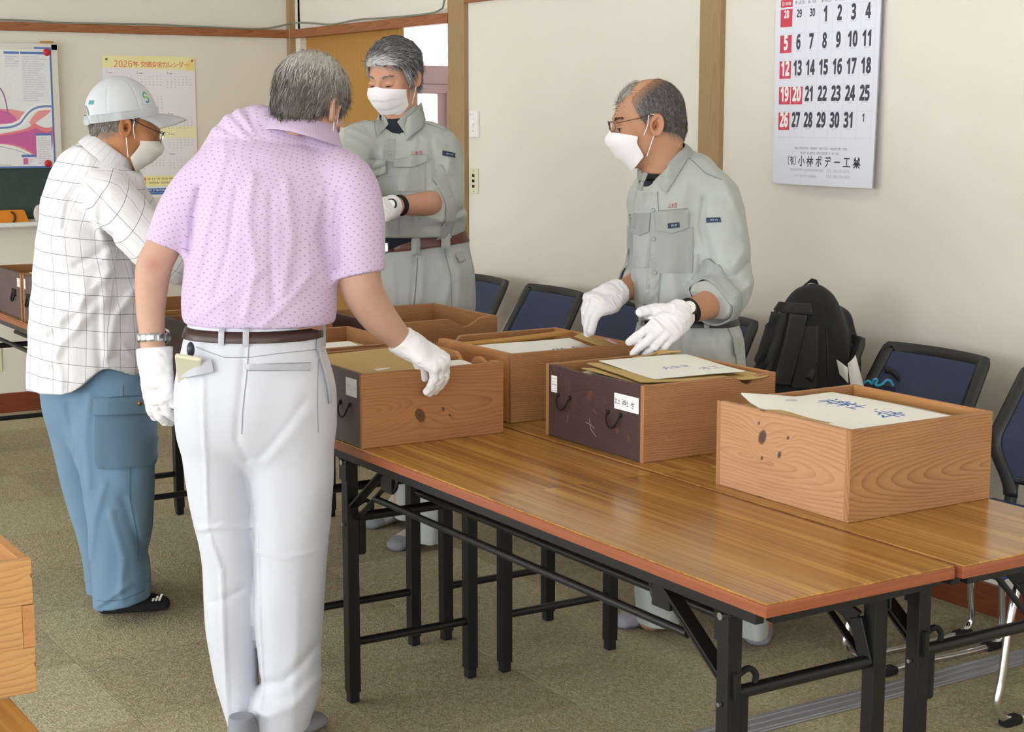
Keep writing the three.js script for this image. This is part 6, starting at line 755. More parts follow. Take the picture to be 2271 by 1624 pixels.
  const plaid = dataTex(128, 160, 0.042, 0.052, (u, v) => { const a = Math.abs(u / 0.042 - 0.5) * 42, b = Math.abs(v / 0.052 - 0.5) * 52, g = 4 * vnoise(u * 4000, v * 900) + 3 * vnoise(u * 700, v * 4000, 3); let c = [229 + g, 228 + g, 232 + g]; const th = 0.5 + 0.3 * vnoise(u * 300, v * 300); c = mix3(c, [150, 152, 166], (1 - sstep(0.5, 1.0, a)) * 0.8); c = mix3(c, [84, 84, 98], (1 - sstep(0.45, 0.85, b)) * (0.85 + 0.15 * th)); c = mix3(c, [216, 216, 222], (1 - sstep(0.6, 1.4, Math.abs(a - 12))) * 0.5); return c; }), check = cloth(0xffffff, { map: plaid });
  const sh = mesh('checked_shirt', skin(shirt, 0.0068, { parts: T }), check, man);
  const cc = [1.529, 1.386, -4.692], cax = norm3(add3(add3([0, 0.76, 0], RIGHT, 0.6), FWD, 0.1)), U = norm3(cross3(cax, FWD)), Wv = cross3(cax, U);
  mesh('collar', sheet(44, 8, (a, b) => { const q = a * 2 * Math.PI, dv = add3([U[0] * Math.cos(q), U[1] * Math.cos(q), U[2] * Math.cos(q)], Wv, Math.sin(q)), front = Math.max(0, -dot3(dv, U) * -1 * 0 + dot3(dv, norm3(add3([0, -0.6, 0], RIGHT, 0.8)))), p = add3(cc, cax, 0.03 - (0.05 + 0.022 * front) * Math.pow(b, 1.2)); return add3(p, dv, 0.067 + 0.004 * Math.sin(b * 3.14) + 0.022 * b); }, 0.003), check, sh);
  const line = M.seam; const sm = (pts, f, par, mat = line, w = 0.0016) => { for (let i = 1; i < pts.length; i++) { const a = pts[i - 1], b = pts[i], m = add3(a, sub3(b, a), 0.5), d = sub3(b, a); mesh('seam', patch(f, m, toCam, norm3(d), w, len3(d) + 0.001, { n: 1, m: 6, off: 0.0012, t: 0.001 }), mat, par); } };
  sm([[1.458, 1.137, -4.512], [1.450, 1.014, -4.517], [1.438, 0.885, -4.525], [1.437, 0.777, -4.525]], shirt, sh, cloth(0xd2d1d6));
  // blue work trousers with a cargo pocket
  const NL = tube([[[1.496, 0.736, -4.713], 0.120, 0.105], [[1.501, 0.645, -4.680], 0.125, 0.110], [[1.493, 0.535, -4.643], 0.124, 0.106], [[1.494, 0.439, -4.608], 0.108, 0.100], [[1.495, 0.370, -4.607], 0.101, 0.097], [[1.496, 0.308, -4.606], 0.095, 0.094], [[1.492, 0.246, -4.609], 0.090, 0.090], [[1.493, 0.177, -4.608], 0.088, 0.090], [[1.495, 0.107, -4.607], 0.088, 0.092], [[1.490, -0.034, -4.610], 0.080, 0.090]]);
  const FL = tube([[[1.441, 0.711, -4.829], 0.098, 0.110], [[1.447, 0.628, -4.826], 0.102, 0.108], [[1.462, 0.528, -4.828], 0.097, 0.100], [[1.484, 0.370, -4.826], 0.087, 0.094], [[1.506, 0.218, -4.824], 0.074, 0.090], [[1.520, 0.062, -4.827], 0.069, 0.085], [[1.529, -0.099, -4.821], 0.063, 0.085]]);
  const rt = ridges([[0.007, 0.014, [-1.236, 0.697], [-1.247, 0.575], [-1.233, 0.439]], [0.006, 0.012, [-1.186, 0.439], [-1.223, 0.329], [-1.249, 0.204]], [-0.007, 0.012, [-1.134, 0.398], [-1.111, 0.288], [-1.087, 0.204]], [0.006, 0.01, [-1.130, 0.135], [-1.185, 0.093], [-1.227, 0.065]], [-0.005, 0.01, [-1.144, 0.114], [-1.213, 0.065]], [-0.006, 0.01, [-1.311, 0.657], [-1.295, 0.548], [-1.279, 0.453]], [0.006, 0.012, [-1.169, 0.357], [-1.140, 0.218], [-1.151, 0.107]]]), fp = foldNoise([0.15, 1, 0], 0.07, 0.35, 0.003, 33);
  let tr = folded(join([NL, FL, tube([[[1.485, 0.730, -4.766], 0.148, 0.120], [[1.483, 0.635, -4.756], 0.153, 0.120], [[1.480, 0.552, -4.758], 0.120, 0.090]])], 0.025), fp, rt); tr = cutBy(tr, [1.474, 0.767, -4.679], [0, 1, 0], 0.004); tr = cutBy(tr, [1.416, 0.043, -4.632], add3([0, -1, 0], RIGHT, 0.2), 0.003);
  const denim = cloth(0x6c8aa4, { bump: twill, depth: 0.0004 }), tg = mesh('trousers', skin(tr, 0.008), denim, man), seamB = std({ color: 0x4f6b84, roughness: 0.9 });
  const pk = mesh('cargo_pocket', patch(tr, [1.473, 0.584, -4.502], toCam, norm3(sub3([1.473, 0.701, -4.503], [1.475, 0.502, -4.501])), 0.165, 0.19, { n: 12, m: 14, off: 0.005, t: 0.003, warp: (x, y, a, b) => [x * (1 - 0.12 * sstep(0.12, 0, b)), y] }), denim, tg);
  const fl = mesh('pocket_flap', patch(tr, [1.473, 0.668, -4.503], toCam, norm3(sub3([1.473, 0.701, -4.503], [1.473, 0.635, -4.503])), 0.175, 0.05, { n: 12, m: 5, off: 0.011, t: 0.004 }), denim, pk); mesh('stud', new THREE.SphereGeometry(0.0065, 14, 10).scale(1, 1, 0.6).translate(...(() => { let p = [1.427, 0.689, -4.355]; for (let i = 0; i < 200 && tr(...p) > 0.014; i++) p = add3(p, toCam, -0.002); return p; })()), std({ color: 0xb08a3a, roughness: 0.3, metalness: 0.9 }), pk, 'brass stud');
  sm([[1.466, 0.727, -4.507], [1.467, 0.694, -4.506]], tr, tg, seamB); sm([[1.490, 0.495, -4.492], [1.488, 0.394, -4.494], [1.496, 0.300, -4.488], [1.497, 0.205, -4.487]], tr, tg, seamB); sm([[1.394, 0.086, -4.552], [1.460, 0.093, -4.511], [1.529, 0.120, -4.468]], tr, tg, seamB, 0.002); sm([[1.407, 0.690, -4.544], [1.474, 0.698, -4.502], [1.540, 0.694, -4.461]], tr, pk, seamB); sm([[1.407, 0.643, -4.544], [1.472, 0.635, -4.503], [1.539, 0.643, -4.461]], tr, pk, seamB);
  // socks and gloves
  const sk = std({ color: 0x26272c, roughness: 0.95 }), ft = foot(man, [1.443, 0.000, -4.703], [1.658, 0.000, -4.644], sk, { top: 0.1 }), so = man.children[man.children.length - 1];
  for (let i = 0; i < 3; i++) mesh('stripe', patch(ft, add3(add3([1.491, 0.073, -4.432], RIGHT, i * 0.0105), [0, 0.004 + i * 0.003, 0]), toCam, norm3(add3([0, 1, 0], RIGHT, 0.45)), 0.006, 0.01 + i * 0.006, { n: 2, m: 4, off: 0.0012, t: 0.001 }), M.white, so);
  foot(man, [1.500, 0.000, -4.923], [1.662, 0.000, -4.857], sk, { top: 0.1 });
  const g1 = gloveField([1.868, 1.022, -4.633], add3(sub3([1.938, 0.991, -4.661], [1.868, 1.022, -4.633]), [0, 0, 0]), [0, 1, 0.2], 1, { curl: [[30, 30, 20], [32, 30, 20], [34, 30, 20], [36, 30, 20]], cuff: [[[1.843, 1.029, -4.625], 0.036], [[1.868, 1.022, -4.633], 0.035]] }), g2 = gloveField([1.939, 1.006, -4.754], sub3([1.995, 0.981, -4.743], [1.939, 1.006, -4.754]), [0, 1, 0.2], -1, { curl: [[30, 30, 20], [32, 30, 20], [34, 30, 20], [36, 30, 20]], cuff: [[[1.918, 1.015, -4.756], 0.036], [[1.939, 1.006, -4.754], 0.035]] });
  for (const g of [g1, g2]) mesh('glove', skin(g, 0.005), M.glove, man);
  settle(man);
}
// ---------- the two men in grey work uniforms ----------
const greyU = () => cloth(0xb3b8b3, { bump: twill, depth: 0.00035 }), seamU = std({ color: 0x8c9088, roughness: 0.9 });
function uniformMan(o) {
  const man = person(o.label, o.base), H = o.H, S = o.S ?? 1, uni = greyU();
  const head = headField(H, S), neck = tube(o.neck), sc = o.skin;
  mesh('body', merged2([skin(cutBy(join([head, neck], 0.02), o.neck[o.neck.length - 1][0], [0, -1, 0]), 0.0036, { color: sc }), skin(join([...o.torsoIn.map((t) => tube(t)), tube(o.armL), tube(o.armR), ...o.legsIn.map((t) => tube(t))], 0.02), 0.009, { color: sc })]), M.skin, man);
  for (const h of o.hair) mesh('hair', makeHair(H, { s: S, ...h }), M.hair, man);
  mesh('face_mask', maskSheet(H, S, { seed: o.seed }), M.mask, man); mesh('ear_loop', earLoops(H, S), M.mask, man.children[man.children.length - 1]);
  // eyes: lowered lids with a dark lash line, brows of short hairs
  for (const k of [-1, 1]) { mesh('eye', merged([new THREE.SphereGeometry(0.0115, 18, 12).translate(...H.at(k * 0.031 * S, -0.004 * S, 0.0755 * S))]), std({ color: 0x3a2b24, roughness: 0.25 }), man); mesh('eyelid', (() => { const f = ball(H.at(k * 0.032 * S, -0.001 * S, 0.0735 * S), [0.02 * S, 0.0125 * S, 0.0148 * S], [H.X, H.Y, H.Z]); return skin(cutBy(f, H.at(0, (o.lid ?? -0.005) * S, 0.08 * S), H.dir(0, -1, 0.2), 0.001), 0.0022, { color: sc }); })(), M.skin, man);
    mesh('eyelash', pipe([-1, -0.5, 0, 0.5, 1].map((t) => H.at(k * (0.032 + 0.0165 * t) * S, ((o.lid ?? -0.005) - 0.0005 + 0.002 * t * t) * S, (0.0905 - 0.009 * t * t) * S)), 0.0009, { k: 5, n: 14 }), std({ color: 0x2c2320, roughness: 0.8 }), man);
    const br = [], r = rng(o.seed + k + 5); for (let i = 0; i < 60; i++) { const t = r(), p = H.at(k * (0.014 + 0.036 * t) * S, (0.021 + 0.005 * Math.sin(t * 2.6) + (r() - 0.5) * 0.006) * S, (0.0905 - 0.021 * t * t) * S), q = add3(p, H.dir(k * 0.006, 0.002 - 0.004 * r(), 0.0025), 1.2); br.push(pipe([p, add3(add3(p, sub3(q, p), 0.5), H.Z, 0.001), q], 0.0005, { k: 4, n: 3 })); } mesh('eyebrow', merged(br), std({ color: o.brow ?? 0x6a6462, roughness: 0.8 }), man); }
  // shirt: trunk and two rolled sleeves
  const T = [tube(o.torso), tube(o.sleeveL), tube(o.sleeveR)], fns = [foldNoise([0.2, 1, 0.1], 0.075, 0.25, o.fold ?? 0.004, o.seed + 40), foldNoise([0.9, -0.4, 0.3], 0.05, 0.16, 0.0022, o.seed + 44), ridges(o.ridges)];
  const eL = o.endL, eR = o.endR, TC = [T[0], endCut(T[1], ...eL), endCut(T[2], ...eR)];
  let shirt = folded(join(TC, 0.03), ...fns); shirt = cutBy(shirt, o.hem, [0, -1, 0], 0.012); const neckHole = tube(o.neck.map(([p, a, b]) => [p, a + 0.004, (b ?? a) + 0.004])); shirt = modify(shirt, (d, x, y, z) => -smin(-d, neckHole(x, y, z), 0.004));
  const vee = tube(o.vee); shirt = modify(shirt, (d, x, y, z) => Math.max(d, -vee(x, y, z)));
  const sh = mesh('work_shirt', skin(shirt, 0.006, { parts: T }), uni, man);
  mesh('undershirt', skin(cutBy(join([tube(o.torso.map(([p, a, b]) => [p, a - 0.016, b - 0.014])), tube(o.neck.slice(-2).map(([p, a]) => [add3(p, [0, -0.03, 0]), a + 0.006]))], 0.02), o.under, [0, 1, 0]), 0.008), std({ color: 0x1f2430, roughness: 0.95 }), man);
  const cuffs = [[T[1], eL], [T[2], eR]]; cuffs.forEach(([t, [p, n]], i) => { if (o.cuffs[i]) mesh('rolled_cuff', band(modify(shirt, (d, x, y, z) => Math.min(d, t(x, y, z))), add3(p, norm3(n), -0.022), n, 0.045, { off: 0.006, t: 0.005, n: 40, m: 5, max: 0.12, tilt: (q) => 0.007 * Math.sin(q * 2 + i) }), uni, sh); });
  // collar: stand and fall round the neck, two points in front
  const cax = norm3(o.collar.axis), U = norm3(cross3(cax, FWD)), Wv = cross3(cax, U), fr = norm3(o.face), cR = o.collar.r ?? 0.064;
  mesh('collar', sheet(48, 8, (a, b) => { const q = a * 2 * Math.PI, dv = add3([U[0] * Math.cos(q), U[1] * Math.cos(q), U[2] * Math.cos(q)], Wv, Math.sin(q)), f = dot3(dv, fr), open = sstep(0.45, 0.95, f), p = add3(o.collar.c, cax, (0.034 - 0.054 * Math.pow(b, 1.2)) * (1 - open) - 0.055 * open - (o.collar.drop ?? 0.02) * Math.max(0, f)); return add3(p, dv, cR + 0.022 * b + 0.004 * Math.sin(b * 3.14) - 0.012 * open); }, 0.0035), uni, sh);
  const both = modify(join([shirt, neck], 0.01), (d) => d);
  for (const w of o.wings) { const s3 = shapeOf(w.map((p) => [0, 0])); const [A, B, Cc, D] = w, n = o.wingN ?? toCam; mesh('collar_point', sheet(8, 8, (a, b) => { const e = (i) => lerp(lerp(A[i], B[i], a), lerp(D[i], Cc[i], a), b); let p = add3([e(0), e(1), e(2)], n, 0.1), t = 0; for (let i = 0; i < 80 && t < 0.25; i++) { const d = both(...p); if (d < 0.0006) break; const s = Math.max(0.0006, d * 0.7); p = add3(p, n, -s); t += s; } return add3(p, n, 0.009 - 0.005 * b); }, 0.003), uni, sh); }
  const tc = o.n ?? toCam, pt = (name, c, up, w, h, q = {}, mat = uni, par = sh) => mesh(name, patch(shirt, c, q.dir ?? tc, up, w, h, { n: 8, m: 8, off: 0.004, t: 0.003, ...q }), mat, par, q.label);
  const seam = (pts, f = shirt, par = sh, w = 0.002) => { for (let i = 1; i < pts.length; i++) { const a = pts[i - 1], b = pts[i], m = add3(a, sub3(b, a), 0.5), d = sub3(b, a); mesh('seam', patch(f, m, tc, norm3(d), w, len3(d) + 0.001, { n: 1, m: 6, off: 0.0012, t: 0.001 }), seamU, par); } };
  for (let i = 1; i < o.placket.length; i++) { const a = o.placket[i - 1], b = o.placket[i], m = add3(a, sub3(b, a), 0.5), d = sub3(b, a); pt('placket', m, norm3(d), 0.036, len3(d) + 0.002, { off: 0.0022, t: 0.002, n: 3, m: 8 }); }
  for (const b of o.buttons) pt('button', b, [0, 1, 0], 0.011, 0.011, { off: 0.0055, t: 0.002, n: 6, m: 6, warp: (x, y, a, c) => { const p = (a - 0.5) * 2, q = (c - 0.5) * 2; return [x * Math.sqrt(1 - q * q / 2), y * Math.sqrt(1 - p * p / 2)]; } }, std({ color: 0x9ba097, roughness: 0.4 }));
  for (const [c, up, w, h] of o.pockets) pt('pocket', c, up, w, h, { off: 0.0028, t: 0.002 });
  for (const [c, up, w, h, sk] of o.flaps) pt('pocket_flap', c, up, w, h, { off: 0.007, t: 0.0035, warp: (x, y, a, b) => [x * (1 - (sk ?? 0.1) * (1 - b)), y - 0.012 * (1 - b) * (1 - Math.abs(a - 0.5) * 2)] });
  for (const s of o.seams ?? []) seam(s);
  for (const [c, up, w, h] of o.redText) pt('chest_embroidery', c, up, w, h, { off: 0.0018, t: 0.0006, label: 'small red embroidered name' }, std({ map: canvasTex(256, 96, (x) => { x.clearRect(0, 0, 256, 96); ink(x, '三才日', 10, 12, 70, { color: '#c2484a', width: 8 }); }), transparent: true, roughness: 0.8 }));
  for (const [c, up, w, h, d] of o.tabs) pt('sleeve_tag', c, up, w, h, { off: 0.0028, t: 0.001, dir: d, label: 'navy woven tag' }, std({ map: canvasTex(160, 56, (x) => { x.fillStyle = '#2a3852'; x.fillRect(0, 0, 160, 56); scribble(x, 46, 18, 74, 22, '#cdd3dc', 8); }), roughness: 0.8 }));
  // trousers, belt
  const LT = o.legs.map((t) => tube(t)), PV = tube(o.pelvis); let tr = folded(join([join(LT, 0.015), PV], 0.03), foldNoise([0.1, 1, 0], 0.06, 0.35, 0.0032, o.seed + 60), ridges(o.trRidges)); tr = cutBy(tr, o.waist, [0, 1, 0], 0.003); tr = cutBy(tr, [0, 0.03, 0], [0, -1, 0], 0.003);
  const tg = mesh('trousers', skin(tr, 0.008), uni, man);
  const both2 = modify(tr, (d, x, y, z) => Math.min(d, PV(x, y, z))), bl = mesh('belt', band(both2, o.beltC, o.beltAx ?? [0, 1, 0], o.beltH ?? 0.036, { off: 0.004, t: 0.004 }), o.beltMat, man);
  if (o.buckle) { const f2 = modify(both2, (d) => d - 0.006); mesh('buckle', patch(f2, o.buckle, tc, [0, 1, 0], o.buckleW ?? 0.045, 0.04, { n: 6, m: 4, off: 0.002, t: 0.003 }), M.steel, bl); }
  for (const c of o.loops) mesh('belt_loop', patch(both2, c, tc, [0, 1, 0], o.loopW ?? 0.022, 0.06, { n: 3, m: 6, off: 0.009, t: 0.003 }), uni, tg);
  for (const [c, up, w, h, d] of o.trFlaps ?? []) mesh('pocket_flap', patch(tr, c, d ?? tc, up, w, h, { off: 0.012, t: 0.004 }), uni, tg);
  for (const s of o.trSeams ?? []) seam(s, tr, tg, 0.0025);
  for (const g of o.gloves) mesh('glove', skin(g.cut ? cutBy(g.f, ...g.cut, 0.003) : g.f, g.cell ?? 0.004), M.glove, man);
  if (o.watch) watch(man, tube(o.armL), ...o.watch);
  if (o.glasses) glassesParts(H, S, o.glasses, man);
  o.feet.forEach(([h, t, m, toe]) => { const f = foot(man, h, t, m, { top: 0.16, color: null }); if (toe) { const d = norm3(sub3(t, h)), L = len3(sub3(t, h)); mesh('sock_toe', skin(cutBy(modify(f, (q) => q - 0.0012), add3(add3(h, d, L * 0.76), [0, 0.02, 0]), [-d[0], 0.2, -d[2]], 0.002), 0.005), toe, man.children[man.children.length - 1], 'grey toe cap'); } });
  return settle(man);
}
{ // the tall man in the middle, looking down at his hands
  const fw = add3(add3([0, -0.3, 0], FWD, -0.8), RIGHT, -0.5), H = headFrame([2.609, 1.633, -4.938], fw, add3([0, 1, 0], RIGHT, 0.02)), S = 1.0, dk = srgb('#4b4a4e'), gr = srgb('#9d9b9e'), wh = srgb('#dddbdb');
  const fc = [0, 0, 0]; const face = norm3(add3([FWD[0] * -0.85, 0, FWD[2] * -0.85], RIGHT, -0.45));
  uniformMan({
    label: 'tall grey-haired man in grey work uniform with brown belt, looking down behind the boxes', base: [2.62, 0, -4.98], H, S, seed: 2, face, lid: -0.0085, brow: 0x8f8a88,
    skin: skinColor(H, '#c9987f', { shave: [[0, 0.2], [66, 0.2], [76, -0.03], [84, 0.01], [98, 0.024], [112, -0.02], [128, -0.05], [180, -0.07]], shaveAmount: 0.6, stubble: '#77736f' }),
    neck: [[H.at(0, -0.05, -0.02), 0.06, 0.06], [[2.635, 1.505, -4.945], 0.06, 0.06], [[2.642, 1.436, -4.952], 0.064, 0.064]],
    torsoIn: [[[[2.644, 1.344, -4.975], 0.117, 0.080], [[2.653, 1.235, -4.969], 0.152, 0.100], [[2.727, 1.031, -4.946], 0.138, 0.110], [[2.729, 0.873, -4.945], 0.134, 0.110]]],
    armL: [[[2.768, 1.390, -4.909], 0.045], [[2.765, 1.290, -4.875], 0.045], [[2.744, 1.229, -4.841], 0.046], [[2.683, 1.211, -4.809], 0.0445], [[2.598, 1.208, -4.779], 0.037], [[2.516, 1.209, -4.748], 0.0305], [[2.472, 1.205, -4.728], 0.03]],
    armR: [[[2.465, 1.362, -4.945], 0.045], [[2.419, 1.289, -4.903], 0.044], [[2.373, 1.218, -4.837], 0.042], [[2.336, 1.165, -4.742], 0.034], [[2.315, 1.147, -4.684], 0.03]],
    legsIn: [[[[2.763, 0.814, -4.877], 0.07], [[2.728, 0.502, -4.851], 0.055], [[2.679, 0.076, -4.835], 0.04]], [[[2.717, 0.802, -5.023], 0.07], [[2.746, 0.463, -5.100], 0.055], [[2.755, 0.068, -5.177], 0.04]]],
    hair: [{ seed: 25, count: 9000, len: 0.03, lift: 0.017, sideLift: 0.4, stand: 0.12, cling: 0.3, line: [[0, 0.066], [20, 0.06], [40, 0.054], [58, 0.044], [68, 0.0], [78, -0.026], [86, 0.012], [98, 0.024], [112, -0.015], [128, -0.048], [180, -0.068]], flow: (x, y, z) => y > 0.06 ? [x * 3 + 0.5, 0.1, z > 0.03 ? -0.55 : -0.9] : [x * 2, -0.8, -0.55], color: (x, y, z, j) => { const f = sstep(0.05, 0.09, z) * sstep(0.115, 0.075, y), t = sstep(0.01, 0.05, z) * sstep(0.06, 0.01, y); let c = mix3(dk, gr, clamp(0.2 + 0.4 * j + sstep(0.03, -0.05, y) * 0.4)); c = mix3(c, wh, clamp(f * 0.9 + t * 0.75 + 0.2 * j)); return c.map((v) => v * (0.85 + 0.2 * j)); } }],
    torso: [[[2.638, 1.436, -4.955], 0.116, 0.055], [[2.640, 1.398, -4.953], 0.172, 0.085], [[2.641, 1.329, -4.953], 0.189, 0.115], [[2.643, 1.252, -4.952], 0.186, 0.130], [[2.659, 1.174, -4.942], 0.186, 0.137], [[2.680, 1.135, -4.941], 0.183, 0.137], [[2.695, 1.103, -4.943], 0.164, 0.128], [[2.708, 1.063, -4.946], 0.141, 0.115]],
    sleeveL: [[[2.736, 1.413, -4.917], 0.058], [[2.768, 1.385, -4.897], 0.063], [[2.766, 1.313, -4.875], 0.066], [[2.749, 1.242, -4.850], 0.065], [[2.701, 1.213, -4.821], 0.061], [[2.614, 1.204, -4.793], 0.057]],
    sleeveR: [[[2.517, 1.419, -4.971], 0.062], [[2.452, 1.385, -4.953], 0.07], [[2.414, 1.304, -4.906], 0.068], [[2.375, 1.218, -4.836], 0.064], [[2.336, 1.158, -4.742], 0.055]],
    endL: [[2.688, 1.209, -4.805], sub3([2.620, 1.204, -4.789], [2.730, 1.214, -4.815])], endR: [[2.352, 1.183, -4.780], sub3([2.336, 1.158, -4.742], [2.375, 1.218, -4.836])], cuffs: [1, 1], hem: [2.701, 1.092, -4.939], neckCut: [[2.630, 1.485, -4.936], add3([0, 1, 0], face, -0.12)],
    ridges: [[0.006, 0.012, [-0.351, 1.347], [-0.359, 1.256], [-0.337, 1.150]], [0.007, 0.014, [-0.297, 1.437], [-0.236, 1.392], [-0.206, 1.317]], [-0.008, 0.01, [-0.274, 1.422], [-0.260, 1.332], [-0.245, 1.286]], [0.009, 0.014, [-0.314, 1.180], [-0.238, 1.150], [-0.161, 1.165]], [-0.007, 0.01, [-0.299, 1.127], [-0.223, 1.134], [-0.177, 1.180]], [0.006, 0.01, [-0.418, 1.180], [-0.391, 1.119]], [0.006, 0.012, [-0.327, 1.422], [-0.336, 1.317]], [0.008, 0.012, [-0.206, 1.362], [-0.229, 1.286], [-0.268, 1.256]]],
    vee: [[[2.548, 1.527, -4.846], 0.038], [[2.536, 1.485, -4.842], 0.026], [[2.535, 1.444, -4.854], 0.006]], under: [2.555, 1.494, -4.865],
    collar: { c: [2.627, 1.482, -4.938], axis: add3([0, 1, 0], face, 0.25), r: 0.066, drop: 0.02 },
    wings: [[[2.561, 1.488, -4.838], [2.647, 1.563, -4.831], [2.640, 1.500, -4.788], [2.587, 1.426, -4.798]], [[2.525, 1.485, -4.837], [2.511, 1.521, -4.845], [2.485, 1.500, -4.861], [2.494, 1.435, -4.856]]],
    placket: [[2.508, 1.435, -4.800], [2.506, 1.335, -4.801], [2.510, 1.231, -4.799], [2.522, 1.111, -4.792]], buttons: [[2.509, 1.387, -4.799], [2.508, 1.313, -4.800], [2.514, 1.164, -4.796]],
    pockets: [[[2.565, 1.313, -4.764], [0, 1, 0], 0.105, 0.11]], flaps: [[[2.438, 1.344, -4.785], [0.02, 1, 0], 0.085, 0.045], [[2.569, 1.362, -4.762], norm3(add3([0, 1, 0], RIGHT, -0.18)), 0.115, 0.026, 0.02]],
    seams: [[[2.330, 1.494, -4.793], [2.478, 1.494, -4.818]], [[2.605, 1.494, -4.740], [2.711, 1.460, -4.732]], [[2.544, 1.338, -4.778], [2.538, 1.246, -4.781]], [[2.574, 1.332, -4.759], [2.564, 1.261, -4.765]]], redText: [[[2.586, 1.388, -4.751], norm3(add3([0, 1, 0], RIGHT, -0.1)), 0.044, 0.016]], tabs: [[[2.740, 1.377, -4.773], norm3(add3([0, 1, 0], RIGHT, 0.18)), 0.05, 0.017, norm3(add3(toCam, RIGHT, 0.4))]],
    legs: [[[[2.779, 0.956, -4.867], 0.081, 0.110], [[2.771, 0.815, -4.860], 0.086, 0.105], [[2.741, 0.580, -4.855], 0.077, 0.095], [[2.709, 0.344, -4.852], 0.063, 0.085], [[2.687, 0.155, -4.842], 0.052, 0.080], [[2.682, -0.022, -4.833], 0.051, 0.080]], [[[2.699, 0.948, -5.011], 0.083, 0.110], [[2.723, 0.799, -5.043], 0.080, 0.100], [[2.745, 0.546, -5.100], 0.067, 0.090], [[2.759, 0.285, -5.150], 0.052, 0.080], [[2.766, 0.143, -5.181], 0.043, 0.075], [[2.765, -0.063, -5.182], 0.043, 0.075]]],
    pelvis: [[[2.706, 1.067, -4.936], 0.144, 0.115], [[2.717, 1.033, -4.929], 0.154, 0.120], [[2.723, 0.954, -4.925], 0.159, 0.128], [[2.731, 0.858, -4.932], 0.158, 0.130]], waist: [2.708, 1.114, -4.935], beltC: [2.709, 1.073, -4.946], beltAx: norm3(add3([0, 1, 0], RIGHT, -0.12)), beltH: 0.041, beltMat: std({ color: 0x5a2d22, roughness: 0.4 }), buckleW: 0.016, buckle: [2.493, 1.073, -4.809], loops: [[2.581, 1.073, -4.754], [2.667, 1.096, -4.701]], loopW: 0.03,
    trRidges: [[-0.006, 0.008, [-0.328, 1.027], [-0.339, 0.919], [-0.356, 0.795]], [0.006, 0.01, [-0.303, 1.027], [-0.307, 0.888]], [0.007, 0.012, [-0.239, 0.996], [-0.208, 0.950], [-0.232, 0.857]], [-0.006, 0.01, [-0.231, 1.043], [-0.214, 0.996]], [0.006, 0.012, [-0.408, 0.996], [-0.402, 0.857]], [0.006, 0.01, [-0.178, 0.981], [-0.186, 0.842]]], trFlaps: [[[2.786, 1.027, -4.744], norm3(add3([0, 1, 0], RIGHT, -0.3)), 0.03, 0.03, norm3(add3(toCam, RIGHT, 1.2))]], trSeams: [[[2.585, 1.033, -4.752], [2.579, 0.930, -4.756], [2.570, 0.854, -4.761]], [[2.662, 1.063, -4.704], [2.682, 0.975, -4.692], [2.684, 0.869, -4.691]]],
    gloves: [{ f: gloveField([2.463, 1.203, -4.722], add3(sub3([2.365, 1.183, -4.654], [2.463, 1.203, -4.722]), [0, 0, 0]), add3(toCam, [0, 0.5, 0]), 1, { curl: [[30, 30, 20], [32, 32, 20], [34, 34, 20], [36, 36, 20]], cuff: [[[2.494, 1.206, -4.738], 0.039], [[2.470, 1.202, -4.729], 0.0385], [[2.429, 1.196, -4.708], 0.038]], s: 1.05, slack: 0.003 }), cut: [[2.496, 1.207, -4.737], sub3([2.558, 1.208, -4.769], [2.470, 1.204, -4.729])] }, { f: gloveField([2.315, 1.146, -4.684], sub3([2.287, 1.110, -4.608], [2.315, 1.146, -4.684]), toCam, -1, { cuff: [[[2.328, 1.152, -4.712], 0.037], [[2.312, 1.141, -4.675], 0.036]] }), cell: 0.005 }],
    watch: [[2.521, 1.209, -4.751], sub3([2.558, 1.208, -4.769], [2.472, 1.205, -4.728]), add3(toCam, RIGHT, -0.25), { h: 0.018 }],
    feet: [[[2.783, 0.000, -4.979], [2.536, 0.000, -4.859], std({ color: 0xb9b7b2, roughness: 0.95 }), std({ color: 0x85878c, roughness: 0.95 })], [[2.831, 0.000, -5.280], [2.605, 0.000, -5.182], std({ color: 0xb9b7b2, roughness: 0.95 }), std({ color: 0x85878c, roughness: 0.95 })]],
  });
}
